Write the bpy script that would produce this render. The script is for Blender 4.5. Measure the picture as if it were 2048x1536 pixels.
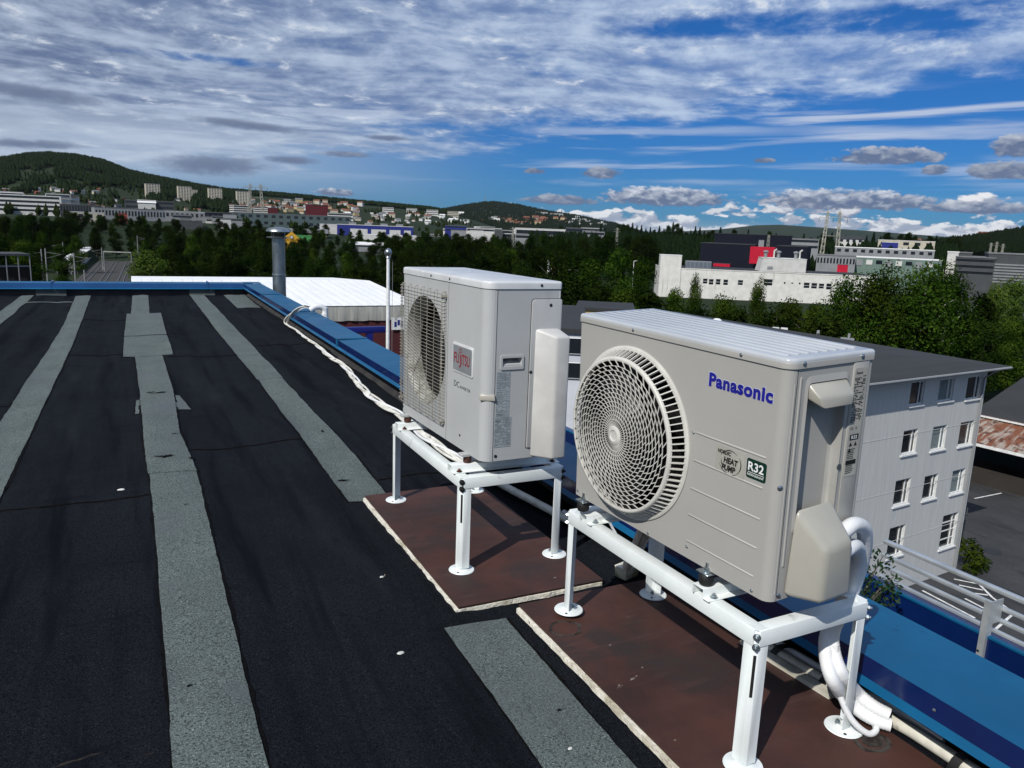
import bpy, bmesh, math, random
from math import sin, cos, tan, pi, radians, sqrt, atan2, exp, floor
from mathutils import Vector, Matrix, noise

scene = bpy.context.scene
for _o in list(bpy.data.objects):
    bpy.data.objects.remove(_o)
COL = scene.collection
R = random.Random(7)

# ------------------------------------------------------------------ camera
FPX = 1540.0
CAM_YAW, CAM_PITCH, CAM_ROLL, CAM_H = radians(26.33), radians(11.29), radians(2.18), 1.486
_f = Vector((sin(CAM_YAW) * cos(CAM_PITCH), cos(CAM_YAW) * cos(CAM_PITCH), -sin(CAM_PITCH)))
_r0 = Vector((cos(CAM_YAW), -sin(CAM_YAW), 0))
_u0 = _r0.cross(_f)
_r = _r0 * cos(CAM_ROLL) + _u0 * sin(CAM_ROLL)
_u = -_r0 * sin(CAM_ROLL) + _u0 * cos(CAM_ROLL)
CAM_O = Vector((0, 0, CAM_H))
cam_data = bpy.data.cameras.new("camera")
cam_data.sensor_width = 36.0
cam_data.lens = FPX / 2048 * 36.0
cam_data.clip_start = 0.05
cam_data.clip_end = 60000
cam = bpy.data.objects.new("camera", cam_data)
COL.objects.link(cam)
cam.matrix_world = Matrix(((_r.x, _u.x, -_f.x, 0), (_r.y, _u.y, -_f.y, 0), (_r.z, _u.z, -_f.z, CAM_H), (0, 0, 0, 1)))
scene.camera = cam

def ray(x, y): return _f + _r * ((x - 1024) / FPX) - _u * ((y - 768) / FPX)
def atZ(x, y, z): d = ray(x, y); return CAM_O + d * ((z - CAM_H) / d.z)
def atD(x, y, dist): return CAM_O + ray(x, y) * dist          # photo point at a forward distance in metres
def atX(x, y, X): d = ray(x, y); return CAM_O + d * (X / d.x)
def atY(x, y, Y): d = ray(x, y); return CAM_O + d * (Y / d.y)
def azel(x, y):
    d = ray(x, y).normalized()
    return math.degrees(atan2(d.x, d.y)), math.degrees(math.asin(d.z))

# ------------------------------------------------------------------ light
SUN_AZ, SUN_EL = radians(239.0), radians(42.0)     # compass bearing of the sun (clockwise from +Y), elevation
SKY_STRENGTH = 0.055
SUN_STRENGTH = 4.6
EXPOSURE = 0.0
sun_data = bpy.data.lights.new("sun", 'SUN')
sun_data.energy = SUN_STRENGTH
sun_data.angle = radians(0.55)
sun_data.color = (1.0, 0.965, 0.91)
sun = bpy.data.objects.new("sun", sun_data)
COL.objects.link(sun)
to_sun = Vector((sin(SUN_AZ) * cos(SUN_EL), cos(SUN_AZ) * cos(SUN_EL), sin(SUN_EL)))
sun.rotation_euler = to_sun.to_track_quat('Z', 'Y').to_euler()
sun.location = (0, 0, 60)
vs = scene.view_settings
scene.display_settings.display_device = 'sRGB'
vs.view_transform = 'Standard'
vs.look = 'None'
vs.exposure = EXPOSURE
vs.gamma = 1.0
vs.use_curve_mapping = False

# ------------------------------------------------------------------ node helper
class NT:
    def __init__(s, tree): s.t = tree; s.n = tree.nodes; s.l = tree.links
    def new(s, typ, **kw):
        nd = s.n.new(typ)
        for k, v in kw.items(): setattr(nd, k, v)
        return nd
    def put(s, sock, v):
        if hasattr(v, 'is_linked') or isinstance(v, bpy.types.NodeSocket): s.l.new(v, sock)
        else: sock.default_value = v
    def m(s, op, a, b=0.0, c=0.0, clamp=False):
        nd = s.new('ShaderNodeMath', operation=op); nd.use_clamp = clamp
        s.put(nd.inputs[0], a); s.put(nd.inputs[1], b); s.put(nd.inputs[2], c)
        return nd.outputs[0]
    def smooth(s, v, a, b, lo=0.0, hi=1.0):
        nd = s.new('ShaderNodeMapRange', interpolation_type='SMOOTHSTEP')
        s.put(nd.inputs[0], v); s.put(nd.inputs[1], a); s.put(nd.inputs[2], b); s.put(nd.inputs[3], lo); s.put(nd.inputs[4], hi)
        return nd.outputs[0]
    def lin(s, v, a, b, lo=0.0, hi=1.0):
        nd = s.new('ShaderNodeMapRange'); nd.clamp = True
        s.put(nd.inputs[0], v); s.put(nd.inputs[1], a); s.put(nd.inputs[2], b); s.put(nd.inputs[3], lo); s.put(nd.inputs[4], hi)
        return nd.outputs[0]
    def noise(s, vec, scale, detail=4.0, rough=0.55, dist=0.0, dim='3D', w=0.0):
        nd = s.new('ShaderNodeTexNoise', noise_dimensions=dim)
        if vec is not None: s.l.new(vec, nd.inputs['Vector'])
        nd.inputs['Scale'].default_value = scale; nd.inputs['Detail'].default_value = detail
        nd.inputs['Roughness'].default_value = rough; nd.inputs['Distortion'].default_value = dist
        if dim == '4D': nd.inputs['W'].default_value = w
        return nd.outputs['Fac']
    def comb(s, x, y, z=0.0):
        nd = s.new('ShaderNodeCombineXYZ'); s.put(nd.inputs[0], x); s.put(nd.inputs[1], y); s.put(nd.inputs[2], z)
        return nd.outputs[0]
    def mix(s, fac, a, b, mode='MIX'):
        nd = s.new('ShaderNodeMix', data_type='RGBA', blend_type=mode)
        s.put(nd.inputs[0], fac)
        for i, v in ((6, a), (7, b)):
            if isinstance(v, (tuple, list)): v = tuple(v) if len(v) == 4 else (*v, 1)
            s.put(nd.inputs[i], v)
        return nd.outputs[2]

# ------------------------------------------------------------------ world: physical sky with procedural clouds
world = bpy.data.worlds.new("World")
scene.world = world
world.use_nodes = True
def build_world():
    t = NT(world.node_tree); t.n.clear()
    out = t.new('ShaderNodeOutputWorld'); bg = t.new('ShaderNodeBackground')
    sky = t.new('ShaderNodeTexSky', sky_type='NISHITA')
    sky.sun_disc = False; sky.sun_elevation = SUN_EL; sky.sun_rotation = SUN_AZ
    sky.altitude = 100; sky.air_density = 1.0; sky.dust_density = 0.3; sky.ozone_density = 2.5
    tc = t.new('ShaderNodeTexCoord'); sp = t.new('ShaderNodeSeparateXYZ'); t.l.new(tc.outputs['Generated'], sp.inputs[0])
    X, Y, Z = sp.outputs
    # azimuth relative to the view heading and elevation, degrees
    c, s_ = cos(CAM_YAW), sin(CAM_YAW)
    xr = t.m('SUBTRACT', t.m('MULTIPLY', X, c), t.m('MULTIPLY', Y, s_))
    yr = t.m('ADD', t.m('MULTIPLY', X, s_), t.m('MULTIPLY', Y, c))
    U = t.m('MULTIPLY', t.m('ARCTAN2', xr, yr), 180 / pi)
    V = t.m('MULTIPLY', t.m('ARCSINE', Z), 180 / pi)
    Vc = t.m('MAXIMUM', V, 0.0)
    def uv(x, y):
        a, e = azel(x, y); return a - math.degrees(CAM_YAW), e
    L = t.m('LOGARITHM', t.m('ADD', Vc, 2.2), math.e)
    # --- deeper, more saturated blue than the raw sky (clear northern air)
    skyc = t.mix(1.0, sky.outputs[0], (0.16, 0.62, 1.30), 'MULTIPLY')
    skyc = t.mix(t.smooth(V, 14.0, 1.0), skyc, t.mix(1.0, skyc, (1.0, 0.88, 0.92), 'MULTIPLY'))
    k = 1.0 / SKY_STRENGTH
    def cl(r, g, b): return (r * k, g * k, b * k)
    # --- high sheet of broken cloud: soft cells drawn out into bands
    wob = t.noise(t.comb(t.m('MULTIPLY', U, 0.05), t.m('MULTIPLY', L, 2.0), 0.0), 1.1, 1, 0.5)
    nv2 = t.comb(t.m('ADD', t.m('MULTIPLY', U, 0.075), t.m('MULTIPLY', wob, 0.5)), t.m('ADD', t.m('ADD', t.m('MULTIPLY', L, 3.6), t.m('MULTIPLY', wob, 0.9)), t.m('MULTIPLY', U, 0.012)), 3.7)
    big = t.noise(nv2, 1.35, 7, 0.58, 0.1)
    nv4 = t.comb(t.m('MULTIPLY', U, 0.115), t.m('ADD', t.m('MULTIPLY', L, 4.2), t.m('MULTIPLY', wob, 0.6)), 8.2)
    fine = t.noise(nv4, 3.4, 8, 0.62, 0.15)
    bl0, bl1 = uv(0, 322)[1], uv(2048, 150)[1]
    u0, u1 = uv(0, 322)[0], uv(2048, 150)[0]
    edge = t.lin(U, u0, u1, bl0 - 0.6, bl1 + 0.1)
    above = t.m('SUBTRACT', V, edge)
    cov = t.m('ADD', t.lin(above, -2.6, 2.4, -0.22, 0.20), t.lin(U, -34.0, 26.0, 0.06, -0.055))
    # two narrow gaps where the blue shows through
    for (gx, gy, ga, gb, gs) in ((400, 117, 170, 10, 0.19), (1650, 45, 420, 22, 0.15), (1950, 60, 140, 18, 0.13)):
        uc, vc = uv(gx, gy); ee = t.m('ADD', t.m('POWER', t.m('DIVIDE', t.m('SUBTRACT', U, uc), ga / FPX * 57.3), 2.0), t.m('POWER', t.m('DIVIDE', t.m('SUBTRACT', V, vc), gb / FPX * 57.3), 2.0))
        cov = t.m('SUBTRACT', cov, t.m('MULTIPLY', t.smooth(ee, 1.6, 0.0), gs))
    dens = t.m('ADD', t.m('ADD', t.m('MULTIPLY', big, 0.70), t.m('MULTIPLY', fine, 0.34)), cov)
    a1 = t.smooth(dens, 0.455, 0.68)
    sh = t.noise(nv2, 2.7, 5, 0.60, 0.2)
    bands = t.noise(t.comb(t.m('MULTIPLY', U, 0.022), t.m('ADD', t.m('MULTIPLY', L, 7.5), t.m('MULTIPLY', wob, 1.2)), 2.2), 1.6, 4, 0.55)
    shv = t.m('ADD', t.m('ADD', t.m('MULTIPLY', sh, 0.34), t.m('MULTIPLY', fine, 0.36)), t.m('MULTIPLY', bands, 0.30))
    shf = t.smooth(shv, 0.39, 0.62)
    left = t.lin(U, -34.0, 20.0, 0.0, 1.0)
    dark = t.mix(left, cl(0.125, 0.17, 0.29), cl(0.18, 0.29, 0.55))
    lite = t.mix(left, cl(0.42, 0.50, 0.635), cl(0.50, 0.62, 0.81))
    c1 = t.mix(shf, dark, lite)
    hot = t.m('MULTIPLY', t.smooth(fine, 0.55, 0.72), t.smooth(big, 0.62, 0.42))
    c1 = t.mix(t.m('MULTIPLY', hot, 0.9), c1, cl(0.76, 0.80, 0.86))
    col = t.mix(t.m('MULTIPLY', a1, 0.95), skyc, c1)
    # --- long thin veils below the sheet
    nv3 = t.comb(t.m('MULTIPLY', U, 0.035), t.m('ADD', t.m('MULTIPLY', V, 0.55), t.m('MULTIPLY', U, -0.012)), 9.1)
    veil = t.noise(nv3, 2.0, 4, 0.55, 0.3)
    band = t.m('MULTIPLY', t.smooth(V, 2.0, 5.0), t.smooth(V, 10.5, 7.5))
    a2 = t.m('MULTIPLY', t.m('MULTIPLY', t.smooth(veil, 0.50, 0.70), band), 0.62)
    col = t.mix(a2, col, cl(0.50, 0.58, 0.74))
    lv = t.m('MULTIPLY', t.m('MULTIPLY', t.smooth(U, 2.0, -26.0), t.smooth(V, 0.5, 3.5)), t.smooth(V, 7.6, 5.2))
    col = t.mix(t.m('MULTIPLY', lv, 0.62), col, cl(0.47, 0.56, 0.69))
    # --- cumulus rows above the horizon
    def cum(off, du, dv, sc, seed):
        v_ = t.m('ADD', V, dv)
        vec = t.comb(t.m('MULTIPLY', t.m('ADD', U, du), 0.30 * sc), t.m('MULTIPLY', v_, 0.62 * sc), seed)
        return t.noise(vec, 1.0, 5, 0.56, 0.15)
    for (vb, vt, ua, ub, thr, sc, seed, alpha) in (
            (0.10, 2.1, -9.0, 0.0, 0.395, 1.2, 5.5, 0.95), (1.55, 3.9, -3.0, 7.0, 0.545, 0.95, 21.3, 1.0)):
        d0 = cum(0, 0, 0, sc, seed); d1 = cum(0, -0.30, 0.34, sc, seed); 
        shape = t.m('MULTIPLY', t.smooth(V, vb - 0.25, vb + 0.12), t.smooth(V, vt + 0.5, vt - 1.3))
        ug = t.smooth(U, ua, ub)
        dd = t.m('ADD', d0, t.m('ADD', t.m('MULTIPLY', t.m('SUBTRACT', shape, 1.0), 0.28), t.m('MULTIPLY', t.m('SUBTRACT', ug, 1.0), 0.2)))
        a = t.m('MULTIPLY', t.m('MULTIPLY', t.smooth(dd, thr, thr + 0.055), t.m('MULTIPLY', t.smooth(V, vb - 0.25, vb + 0.05), t.smooth(V, vt + 0.6, vt - 0.1))), alpha)
        lit = t.smooth(t.m('SUBTRACT', d0, d1), -0.045, 0.075)
        hgt = t.lin(V, vb, vt, 0.0, 0.55)
        cc = t.mix(t.m('MULTIPLY', t.m('ADD', t.m('MULTIPLY', lit, 0.8), hgt), 0.85, clamp=True), cl(0.17, 0.23, 0.37), cl(0.84, 0.85, 0.88))
        col = t.mix(a, col, cc)
    # --- single clouds seen in the photograph: (x, y, half width, half height, darkness, seed)
    puffn = t.noise(t.comb(t.m('MULTIPLY', U, 1.1), t.m('MULTIPLY', V, 2.2), 4.4), 1.0, 5, 0.6, 0.3)
    def puff(x, y, hw, hh, br, seed, flat=False, slope=0.0):
        uc, vc = uv(x, y); ah = hw / FPX * 57.3; bh = hh / FPX * 57.3
        du = t.m('SUBTRACT', U, uc); dv = t.m('SUBTRACT', t.m('SUBTRACT', V, vc), t.m('MULTIPLY', du, slope))
        dq = dv if flat else t.m('MULTIPLY', dv, t.lin(dv, -0.1 * bh, 0.0, 1.7, 1.0))
        e = t.m('ADD', t.m('POWER', t.m('DIVIDE', du, ah), 2.0), t.m('POWER', t.m('DIVIDE', dq, bh), 2.0))
        n0 = puffn
        dens = t.m('ADD', t.m('MULTIPLY', t.m('SUBTRACT', 1.0, e), 0.8), t.m('MULTIPLY', t.m('SUBTRACT', n0, 0.47), 0.9 if flat else 1.9))
        a = t.smooth(dens, 0.0, 0.9 if flat else 0.38)
        top = t.m('ADD', t.m('MULTIPLY', t.m('DIVIDE', dv, bh), 0.45), t.m('MULTIPLY', t.m('SUBTRACT', n0, 0.45), 2.4), clamp=True)
        if flat: top = t.m('MULTIPLY', top, 0.35)
        d_, l_ = (0.13, 0.175, 0.29), (0.30 + br, 0.34 + br, 0.42 + br)
        return a, t.mix(top, cl(*d_), cl(*l_))
    for p in ((425, 330, 112, 22, 0.0, 1.0, True, 0.02), (1775, 316, 92, 20, 0.22, 2.0), (1202, 348, 42, 14, 0.18, 3.0),
              (1072, 343, 24, 7, 0.05, 4.0), (1872, 342, 24, 11, 0.1, 5.0), (2010, 345, 62, 18, 0.12, 6.0), (2035, 296, 40, 24, 0.2, 7.0),
              (672, 386, 40, 10, 0.48, 8.0), (1120, 402, 75, 13, 0.16, 9.0), (60, 288, 95, 9, 0.0, 10.0, True, 0.03),
              (1330, 398, 130, 24, 0.50, 11.0), (1690, 405, 165, 24, 0.46, 12.0), (1950, 418, 90, 14, 0.3, 13.0), (1525, 322, 22, 6, 0.0, 14.0), (70, 186, 130, 14, 0.0, 15.0, True, -0.06), (490, 250, 120, 10, 0.0, 16.0, True, -0.05), (775, 276, 50, 7, 0.0, 17.0, True), (690, 308, 60, 7, 0.32, 18.0, True), (580, 320, 60, 9, 0.05, 19.0, True)):
        a, cc = puff(*p)
        col = t.mix(t.m('MULTIPLY', a, 0.95), col, cc)
    # streaks at the right, low contrails
    for (xa, ya, xb, yb, th, al) in ((1480, 243, 2060, 214, 0.33, 0.75), (1560, 262, 2060, 262, 0.5, 0.45), (1000, 262, 1500, 262, 0.42, 0.40)):
        (ua, va), (ub, vb_) = uv(xa, ya), uv(xb, yb)
        s1 = (vb_ - va) / (ub - ua)
        dv = t.m('SUBTRACT', V, t.m('ADD', t.m('MULTIPLY', t.m('SUBTRACT', U, ua), s1), va))
        n0 = veil
        dv = t.m('ADD', dv, t.m('MULTIPLY', t.m('SUBTRACT', n0, 0.5), 1.1))
        a = t.m('MULTIPLY', t.smooth(t.m('ABSOLUTE', dv), th, th * 0.15), t.m('MULTIPLY', t.smooth(U, ua, ua + 5), t.smooth(U, ub + 8, ub - 3)))
        col = t.mix(t.m('MULTIPLY', a, al), col, cl(0.58, 0.65, 0.78))
    # pale band right on the horizon
    col = t.mix(t.m('MULTIPLY', t.smooth(V, 1.3, 0.0), 0.45), col, cl(0.60, 0.67, 0.76))
    t.l.new(col, bg.inputs['Color']); bg.inputs['Strength'].default_value = SKY_STRENGTH
    t.l.new(bg.outputs[0], out.inputs['Surface'])
build_world()
# ------------------------------------------------------------------ materials
MATS = {}
def material(name, color, rough=0.6, metal=0.0, color2=None, scale=6.0, detail=5.0, contrast=(0.35, 0.65), speck=None, bump=None,
             spec=0.5, coords='Object', stretch=(1, 1, 1), stain=None, coat=0.0, rvar=0.0):
    """procedural principled material; speck=(scale, colour, lo, hi); bump=(scale, strength, distance); stain=(scale, colour, lo, hi, stretch)"""
    if name in MATS: return MATS[name]
    m = bpy.data.materials.new(name); m.use_nodes = True
    t = NT(m.node_tree); t.n.clear()
    out = t.new('ShaderNodeOutputMaterial'); b = t.new('ShaderNodeBsdfPrincipled')
    t.l.new(b.outputs[0], out.inputs['Surface'])
    tc = t.new('ShaderNodeTexCoord'); mp = t.new('ShaderNodeMapping'); t.l.new(tc.outputs[coords], mp.inputs[0])
    mp.inputs['Scale'].default_value = stretch
    v = mp.outputs[0]
    c2 = color2 if color2 else tuple(min(1, x * 0.82) for x in color)
    n = t.noise(v, scale, detail, 0.6)
    col = t.mix(t.smooth(n, *contrast), color, c2)
    if speck:
        sets = [speck] if not isinstance(speck[0], (tuple, list)) else speck
        for sp in sets:
            ns = t.noise(v, sp[0], 2.0, 0.7)
            col = t.mix(t.smooth(ns, sp[2], sp[3]), col, sp[1])
    if stain:
        sets = [stain] if not isinstance(stain[0], (tuple, list)) else stain
        for st in sets:
            mp2 = t.new('ShaderNodeMapping'); t.l.new(tc.outputs[coords], mp2.inputs[0]); mp2.inputs['Scale'].default_value = st[4] if len(st) > 4 else (1, 1, 1)
            ns = t.noise(mp2.outputs[0], st[0], 6.0, 0.62, 0.3)
            col = t.mix(t.smooth(ns, st[2], st[3]), col, st[1])
    t.l.new(col, b.inputs['Base Color'])
    b.inputs['Roughness'].default_value = rough; b.inputs['Metallic'].default_value = metal
    b.inputs['Specular IOR Level'].default_value = spec
    if rvar:
        t.l.new(t.lin(t.noise(v, scale * 0.7, 4, 0.6), 0.3, 0.7, max(0.02, rough - rvar), min(1, rough + rvar)), b.inputs['Roughness'])
    if coat: b.inputs['Coat Weight'].default_value = coat; b.inputs['Coat Roughness'].default_value = 0.12
    if bump:
        bp = t.new('ShaderNodeBump'); bp.inputs['Strength'].default_value = bump[1]; bp.inputs['Distance'].default_value = bump[2]
        t.l.new(t.noise(v, bump[0], 3.0, 0.6), bp.inputs['Height']); t.l.new(bp.outputs[0], b.inputs['Normal'])
    MATS[name] = m
    return m

# ------------------------------------------------------------------ mesh builder
class MB:
    def __init__(s): s.v = []; s.f = []
    def add(s, vs, fs):
        o = len(s.v); s.v += [tuple(p) for p in vs]; s.f += [tuple(i + o for i in f) for f in fs]; return s
    def box(s, x0, x1, y0, y1, z0, z1):
        return s.add([(x0, y0, z0), (x1, y0, z0), (x1, y1, z0), (x0, y1, z0), (x0, y0, z1), (x1, y0, z1), (x1, y1, z1), (x0, y1, z1)],
                     [(0, 3, 2, 1), (4, 5, 6, 7), (0, 1, 5, 4), (1, 2, 6, 5), (2, 3, 7, 6), (3, 0, 4, 7)])
    def hexa(s, p): # 8 points, bottom ring then top ring
        return s.add(p, [(0, 3, 2, 1), (4, 5, 6, 7), (0, 1, 5, 4), (1, 2, 6, 5), (2, 3, 7, 6), (3, 0, 4, 7)])
    def prism(s, prof, a0, a1, axis='y'):
        n = len(prof)
        def P(q, a):
            return {'y': (q[0], a, q[1]), 'x': (a, q[0], q[1]), 'z': (q[0], q[1], a)}[axis]
        vs = [P(q, a0) for q in prof] + [P(q, a1) for q in prof]
        fs = [(i, (i + 1) % n, n + (i + 1) % n, n + i) for i in range(n)] + [tuple(range(n - 1, -1, -1)), tuple(range(n, 2 * n))]
        return s.add(vs, fs)
    def bar(s, p0, p1, w, h, up=(0, 0, 1)):
        p0, p1 = Vector(p0), Vector(p1); d = (p1 - p0).normalized(); up = Vector(up)
        if abs(d.dot(up)) > 0.98: up = Vector((1, 0, 0))
        a = d.cross(up).normalized() * (w / 2); b = a.cross(d).normalized() * (h / 2)
        return s.hexa([p0 - a - b, p0 + a - b, p1 + a - b, p1 - a - b, p0 - a + b, p0 + a + b, p1 + a + b, p1 - a + b])
    def tube(s, pts, r, n=8, cap=True, closed=False, rf=None):
        pts = [Vector(p) for p in pts]; m = len(pts); o = len(s.v); prev = None
        for i, p in enumerate(pts):
            if closed: d = pts[(i + 1) % m] - pts[i - 1]
            else: d = pts[min(i + 1, m - 1)] - pts[max(i - 1, 0)]
            d.normalize()
            if prev is None:
                a = d.orthogonal().normalized()
                if abs(d.z) < 0.9: a = Vector((0, 0, 1)).cross(d).normalized()
            else: a = (prev - d * prev.dot(d)).normalized()
            prev = a; b = d.cross(a)
            rr = rf(i / (m - 1)) if rf else (r[i] if isinstance(r, (list, tuple)) else r)
            for k in range(n):
                an = 2 * pi * k / n; s.v.append(tuple(p + a * (cos(an) * rr) + b * (sin(an) * rr)))
        for i in range(m if closed else m - 1):
            j = (i + 1) % m
            for k in range(n):
                s.f.append((o + i * n + k, o + i * n + (k + 1) % n, o + j * n + (k + 1) % n, o + j * n + k))
        if cap and not closed:
            s.f.append(tuple(o + k for k in range(n - 1, -1, -1))); s.f.append(tuple(o + (m - 1) * n + k for k in range(n)))
        return s
    def cyl(s, p0, p1, r, n=12): return s.tube([p0, p1], r, n)
    def lathe(s, prof, n=24, axis='z', c=(0, 0, 0), cap=True):
        o = len(s.v); m = len(prof)
        for (rr, h) in prof:
            for k in range(n):
                an = 2 * pi * k / n; a, b = rr * cos(an), rr * sin(an)
                q = {'z': (a, b, h), 'x': (h, a, b), 'y': (b, h, a)}[axis]
                s.v.append((q[0] + c[0], q[1] + c[1], q[2] + c[2]))
        for i in range(m - 1):
            for k in range(n): s.f.append((o + i * n + k, o + i * n + (k + 1) % n, o + (i + 1) * n + (k + 1) % n, o + (i + 1) * n + k))
        if cap:
            s.f.append(tuple(o + k for k in range(n - 1, -1, -1))); s.f.append(tuple(o + (m - 1) * n + k for k in range(n)))
        return s
    def mesh(s, name, mat=None, bevel=0, seg=2, smooth=False, angle=40):
        me = bpy.data.meshes.new(name)
        me.from_pydata(s.v, [], s.f)
        bm = bmesh.new(); bm.from_mesh(me)
        bmesh.ops.recalc_face_normals(bm, faces=bm.faces)
        if bevel:
            es = [e for e in bm.edges if len(e.link_faces) == 2 and e.calc_face_angle(0) > radians(25)]
            bmesh.ops.bevel(bm, geom=es, offset=bevel, segments=seg, affect='EDGES', profile=0.5, clamp_overlap=True)
        if smooth or bevel:
            for f in bm.faces: f.smooth = True
            for e in bm.edges:
                e.smooth = not (len(e.link_faces) == 2 and e.calc_face_angle(0) > radians(angle))
        bm.to_mesh(me); bm.free()
        if mat: me.materials.append(mat)
        return me
    def build(s, name, mat, parent=None, loc=(0, 0, 0), rz=0.0, **kw):
        return link(name, s.mesh(name, mat, **kw), parent, loc, rz)

def link(name, me, parent=None, loc=(0, 0, 0), rz=0.0):
    o = bpy.data.objects.new(name, me); COL.objects.link(o)
    o.location = loc; o.rotation_euler = (0, 0, rz)
    if parent: o.parent = parent
    return o
def tag(o, label=None, cat=None, group=None, kind=None):
    if label: o['label'] = label
    if cat: o['category'] = cat
    if group: o['group'] = group
    if kind: o['kind'] = kind
    return o
def thing(name, label, cat, loc=(0, 0, 0), rz=0.0, group=None):
    o = link(name, None, None, loc, rz); o.empty_display_size = 0.1
    return tag(o, label, cat, group)
def struct(o): o['kind'] = 'structure'; return o
def copy_tree(o, parent=None):
    c = o.copy(); COL.objects.link(c); c.parent = parent
    for ch in list(o.children): copy_tree(ch, c)
    return c

_text_cache = {}
def text_mesh(body, width=None, height=None, bold=0.0, extrude=0.0006, shear=0.0, spacing=1.0):
    """flat lettering, lower left corner at 0,0; scaled to the width (and height) asked for"""
    cu = bpy.data.curves.new("lettering", 'FONT'); cu.body = body; cu.size = 1.0; cu.offset = bold; cu.shear = shear
    cu.space_character = spacing; cu.resolution_u = 3
    ob = bpy.data.objects.new("lettering", cu); COL.objects.link(ob)
    me = bpy.data.meshes.new_from_object(ob)
    bpy.data.objects.remove(ob); bpy.data.curves.remove(cu)
    xs = [v.co.x for v in me.vertices]; ys = [v.co.y for v in me.vertices]
    x0, x1, y0, y1 = min(xs), max(xs), min(ys), max(ys)
    if width is None: sx = height / (y1 - y0); sy = sx
    else:
        sx = width / (x1 - x0); sy = sx if height is None else height / (y1 - y0)
    for v in me.vertices: v.co = Vector(((v.co.x - x0) * sx, (v.co.y - y0) * sy, 0))
    return me
def place_flat(me, origin, right, up):
    """map a flat xy mesh to the plane given by right/up"""
    right, up, origin = Vector(right), Vector(up), Vector(origin)
    nrm = right.cross(up)
    for v in me.vertices: v.co = origin + right * v.co.x + up * v.co.y + nrm * v.co.z
    return me
def quad_label(origin, right, up, w, h, r=0.0, n=4, th=0.0008):
    """thin rounded plate lying on a plane"""
    right, up, origin = Vector(right).normalized(), Vector(up).normalized(), Vector(origin); nrm = right.cross(up)
    pts = []
    if r > 0:
        for cx, cy, a0 in ((w - r, h - r, 0), (r, h - r, pi / 2), (r, r, pi), (w - r, r, 3 * pi / 2)):
            for k in range(n + 1):
                a = a0 + pi / 2 * k / n; pts.append((cx + r * cos(a), cy + r * sin(a)))
    else: pts = [(0, 0), (w, 0), (w, h), (0, h)]
    m = len(pts); mb = MB()
    bot = [origin + right * p[0] + up * p[1] for p in pts]; top = [p + nrm * th for p in bot]
    return mb.add(bot + top, [tuple(range(m, 2 * m)), tuple(range(m - 1, -1, -1))] + [(i, (i + 1) % m, m + (i + 1) % m, m + i) for i in range(m)])
# ------------------------------------------------------------------ roof deck of the building we stand on
M_felt = material("black_roof_felt", (0.0098, 0.0122, 0.0160), 0.95, color2=(0.0066, 0.0083, 0.0112), scale=1.3, contrast=(0.3, 0.7), coords='Object',
                  speck=[(115, (0.0035, 0.0042, 0.0062), 0.50, 0.62), (190, (0.030, 0.034, 0.040), 0.59, 0.68), (330, (0.085, 0.09, 0.10), 0.67, 0.74)],
                  stain=[(2.3, (0.0030, 0.0038, 0.0058), 0.47, 0.70, (2.6, 0.18, 1)), (1.1, (0.0155, 0.018, 0.0225), 0.55, 0.75, (2.6, 0.4, 1)), (3.5, (0.0045, 0.005, 0.008), 0.6, 0.72, (0.5, 2.0, 1))], bump=(260, 1.0, 0.005), spec=0.05)  # long dark streaks along the sheets colour in the felt's folds
M_strip = material("grey_mineral_felt", (0.108, 0.134, 0.127), 0.95, color2=(0.084, 0.104, 0.100), scale=2.5, contrast=(0.3, 0.7),
                   speck=[(120, (0.034, 0.042, 0.043), 0.49, 0.60), (200, (0.28, 0.325, 0.31), 0.59, 0.68)], bump=(260, 0.9, 0.004), spec=0.25,
                   stain=[(7.0, (0.012, 0.013, 0.015), 0.70, 0.76, (0.6, 2.0, 1)), (1.2, (0.085, 0.10, 0.105), 0.5, 0.7)])
M_bit = material("bitumen", (0.0022, 0.0022, 0.0026), 0.85, color2=(0.005, 0.0045, 0.0045), scale=30, bump=(60, 0.6, 0.006), spec=0.06)
M_upst = material("parapet_felt", (0.012, 0.012, 0.014), 0.8, color2=(0.03, 0.028, 0.026), scale=4, speck=(300, (0.06, 0.06, 0.062), 0.62, 0.72), bump=(200, 0.5, 0.003))
M_blue = material("blue_sheet_metal", (0.0010, 0.078, 0.180), 0.45, color2=(0.001, 0.066, 0.155), scale=3, spec=0.28, rvar=0.06,
                  stain=[(5.0, (0.002, 0.035, 0.10), 0.66, 0.70, (1, 1, 1)), (1.5, (0.003, 0.098, 0.21), 0.5, 0.72)], bump=(9, 0.12, 0.004))
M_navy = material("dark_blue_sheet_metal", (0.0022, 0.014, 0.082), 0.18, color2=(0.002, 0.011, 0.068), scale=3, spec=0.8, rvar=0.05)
M_render = material("grey_facade", (0.25, 0.25, 0.25), 0.85, scale=1.5)

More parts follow.
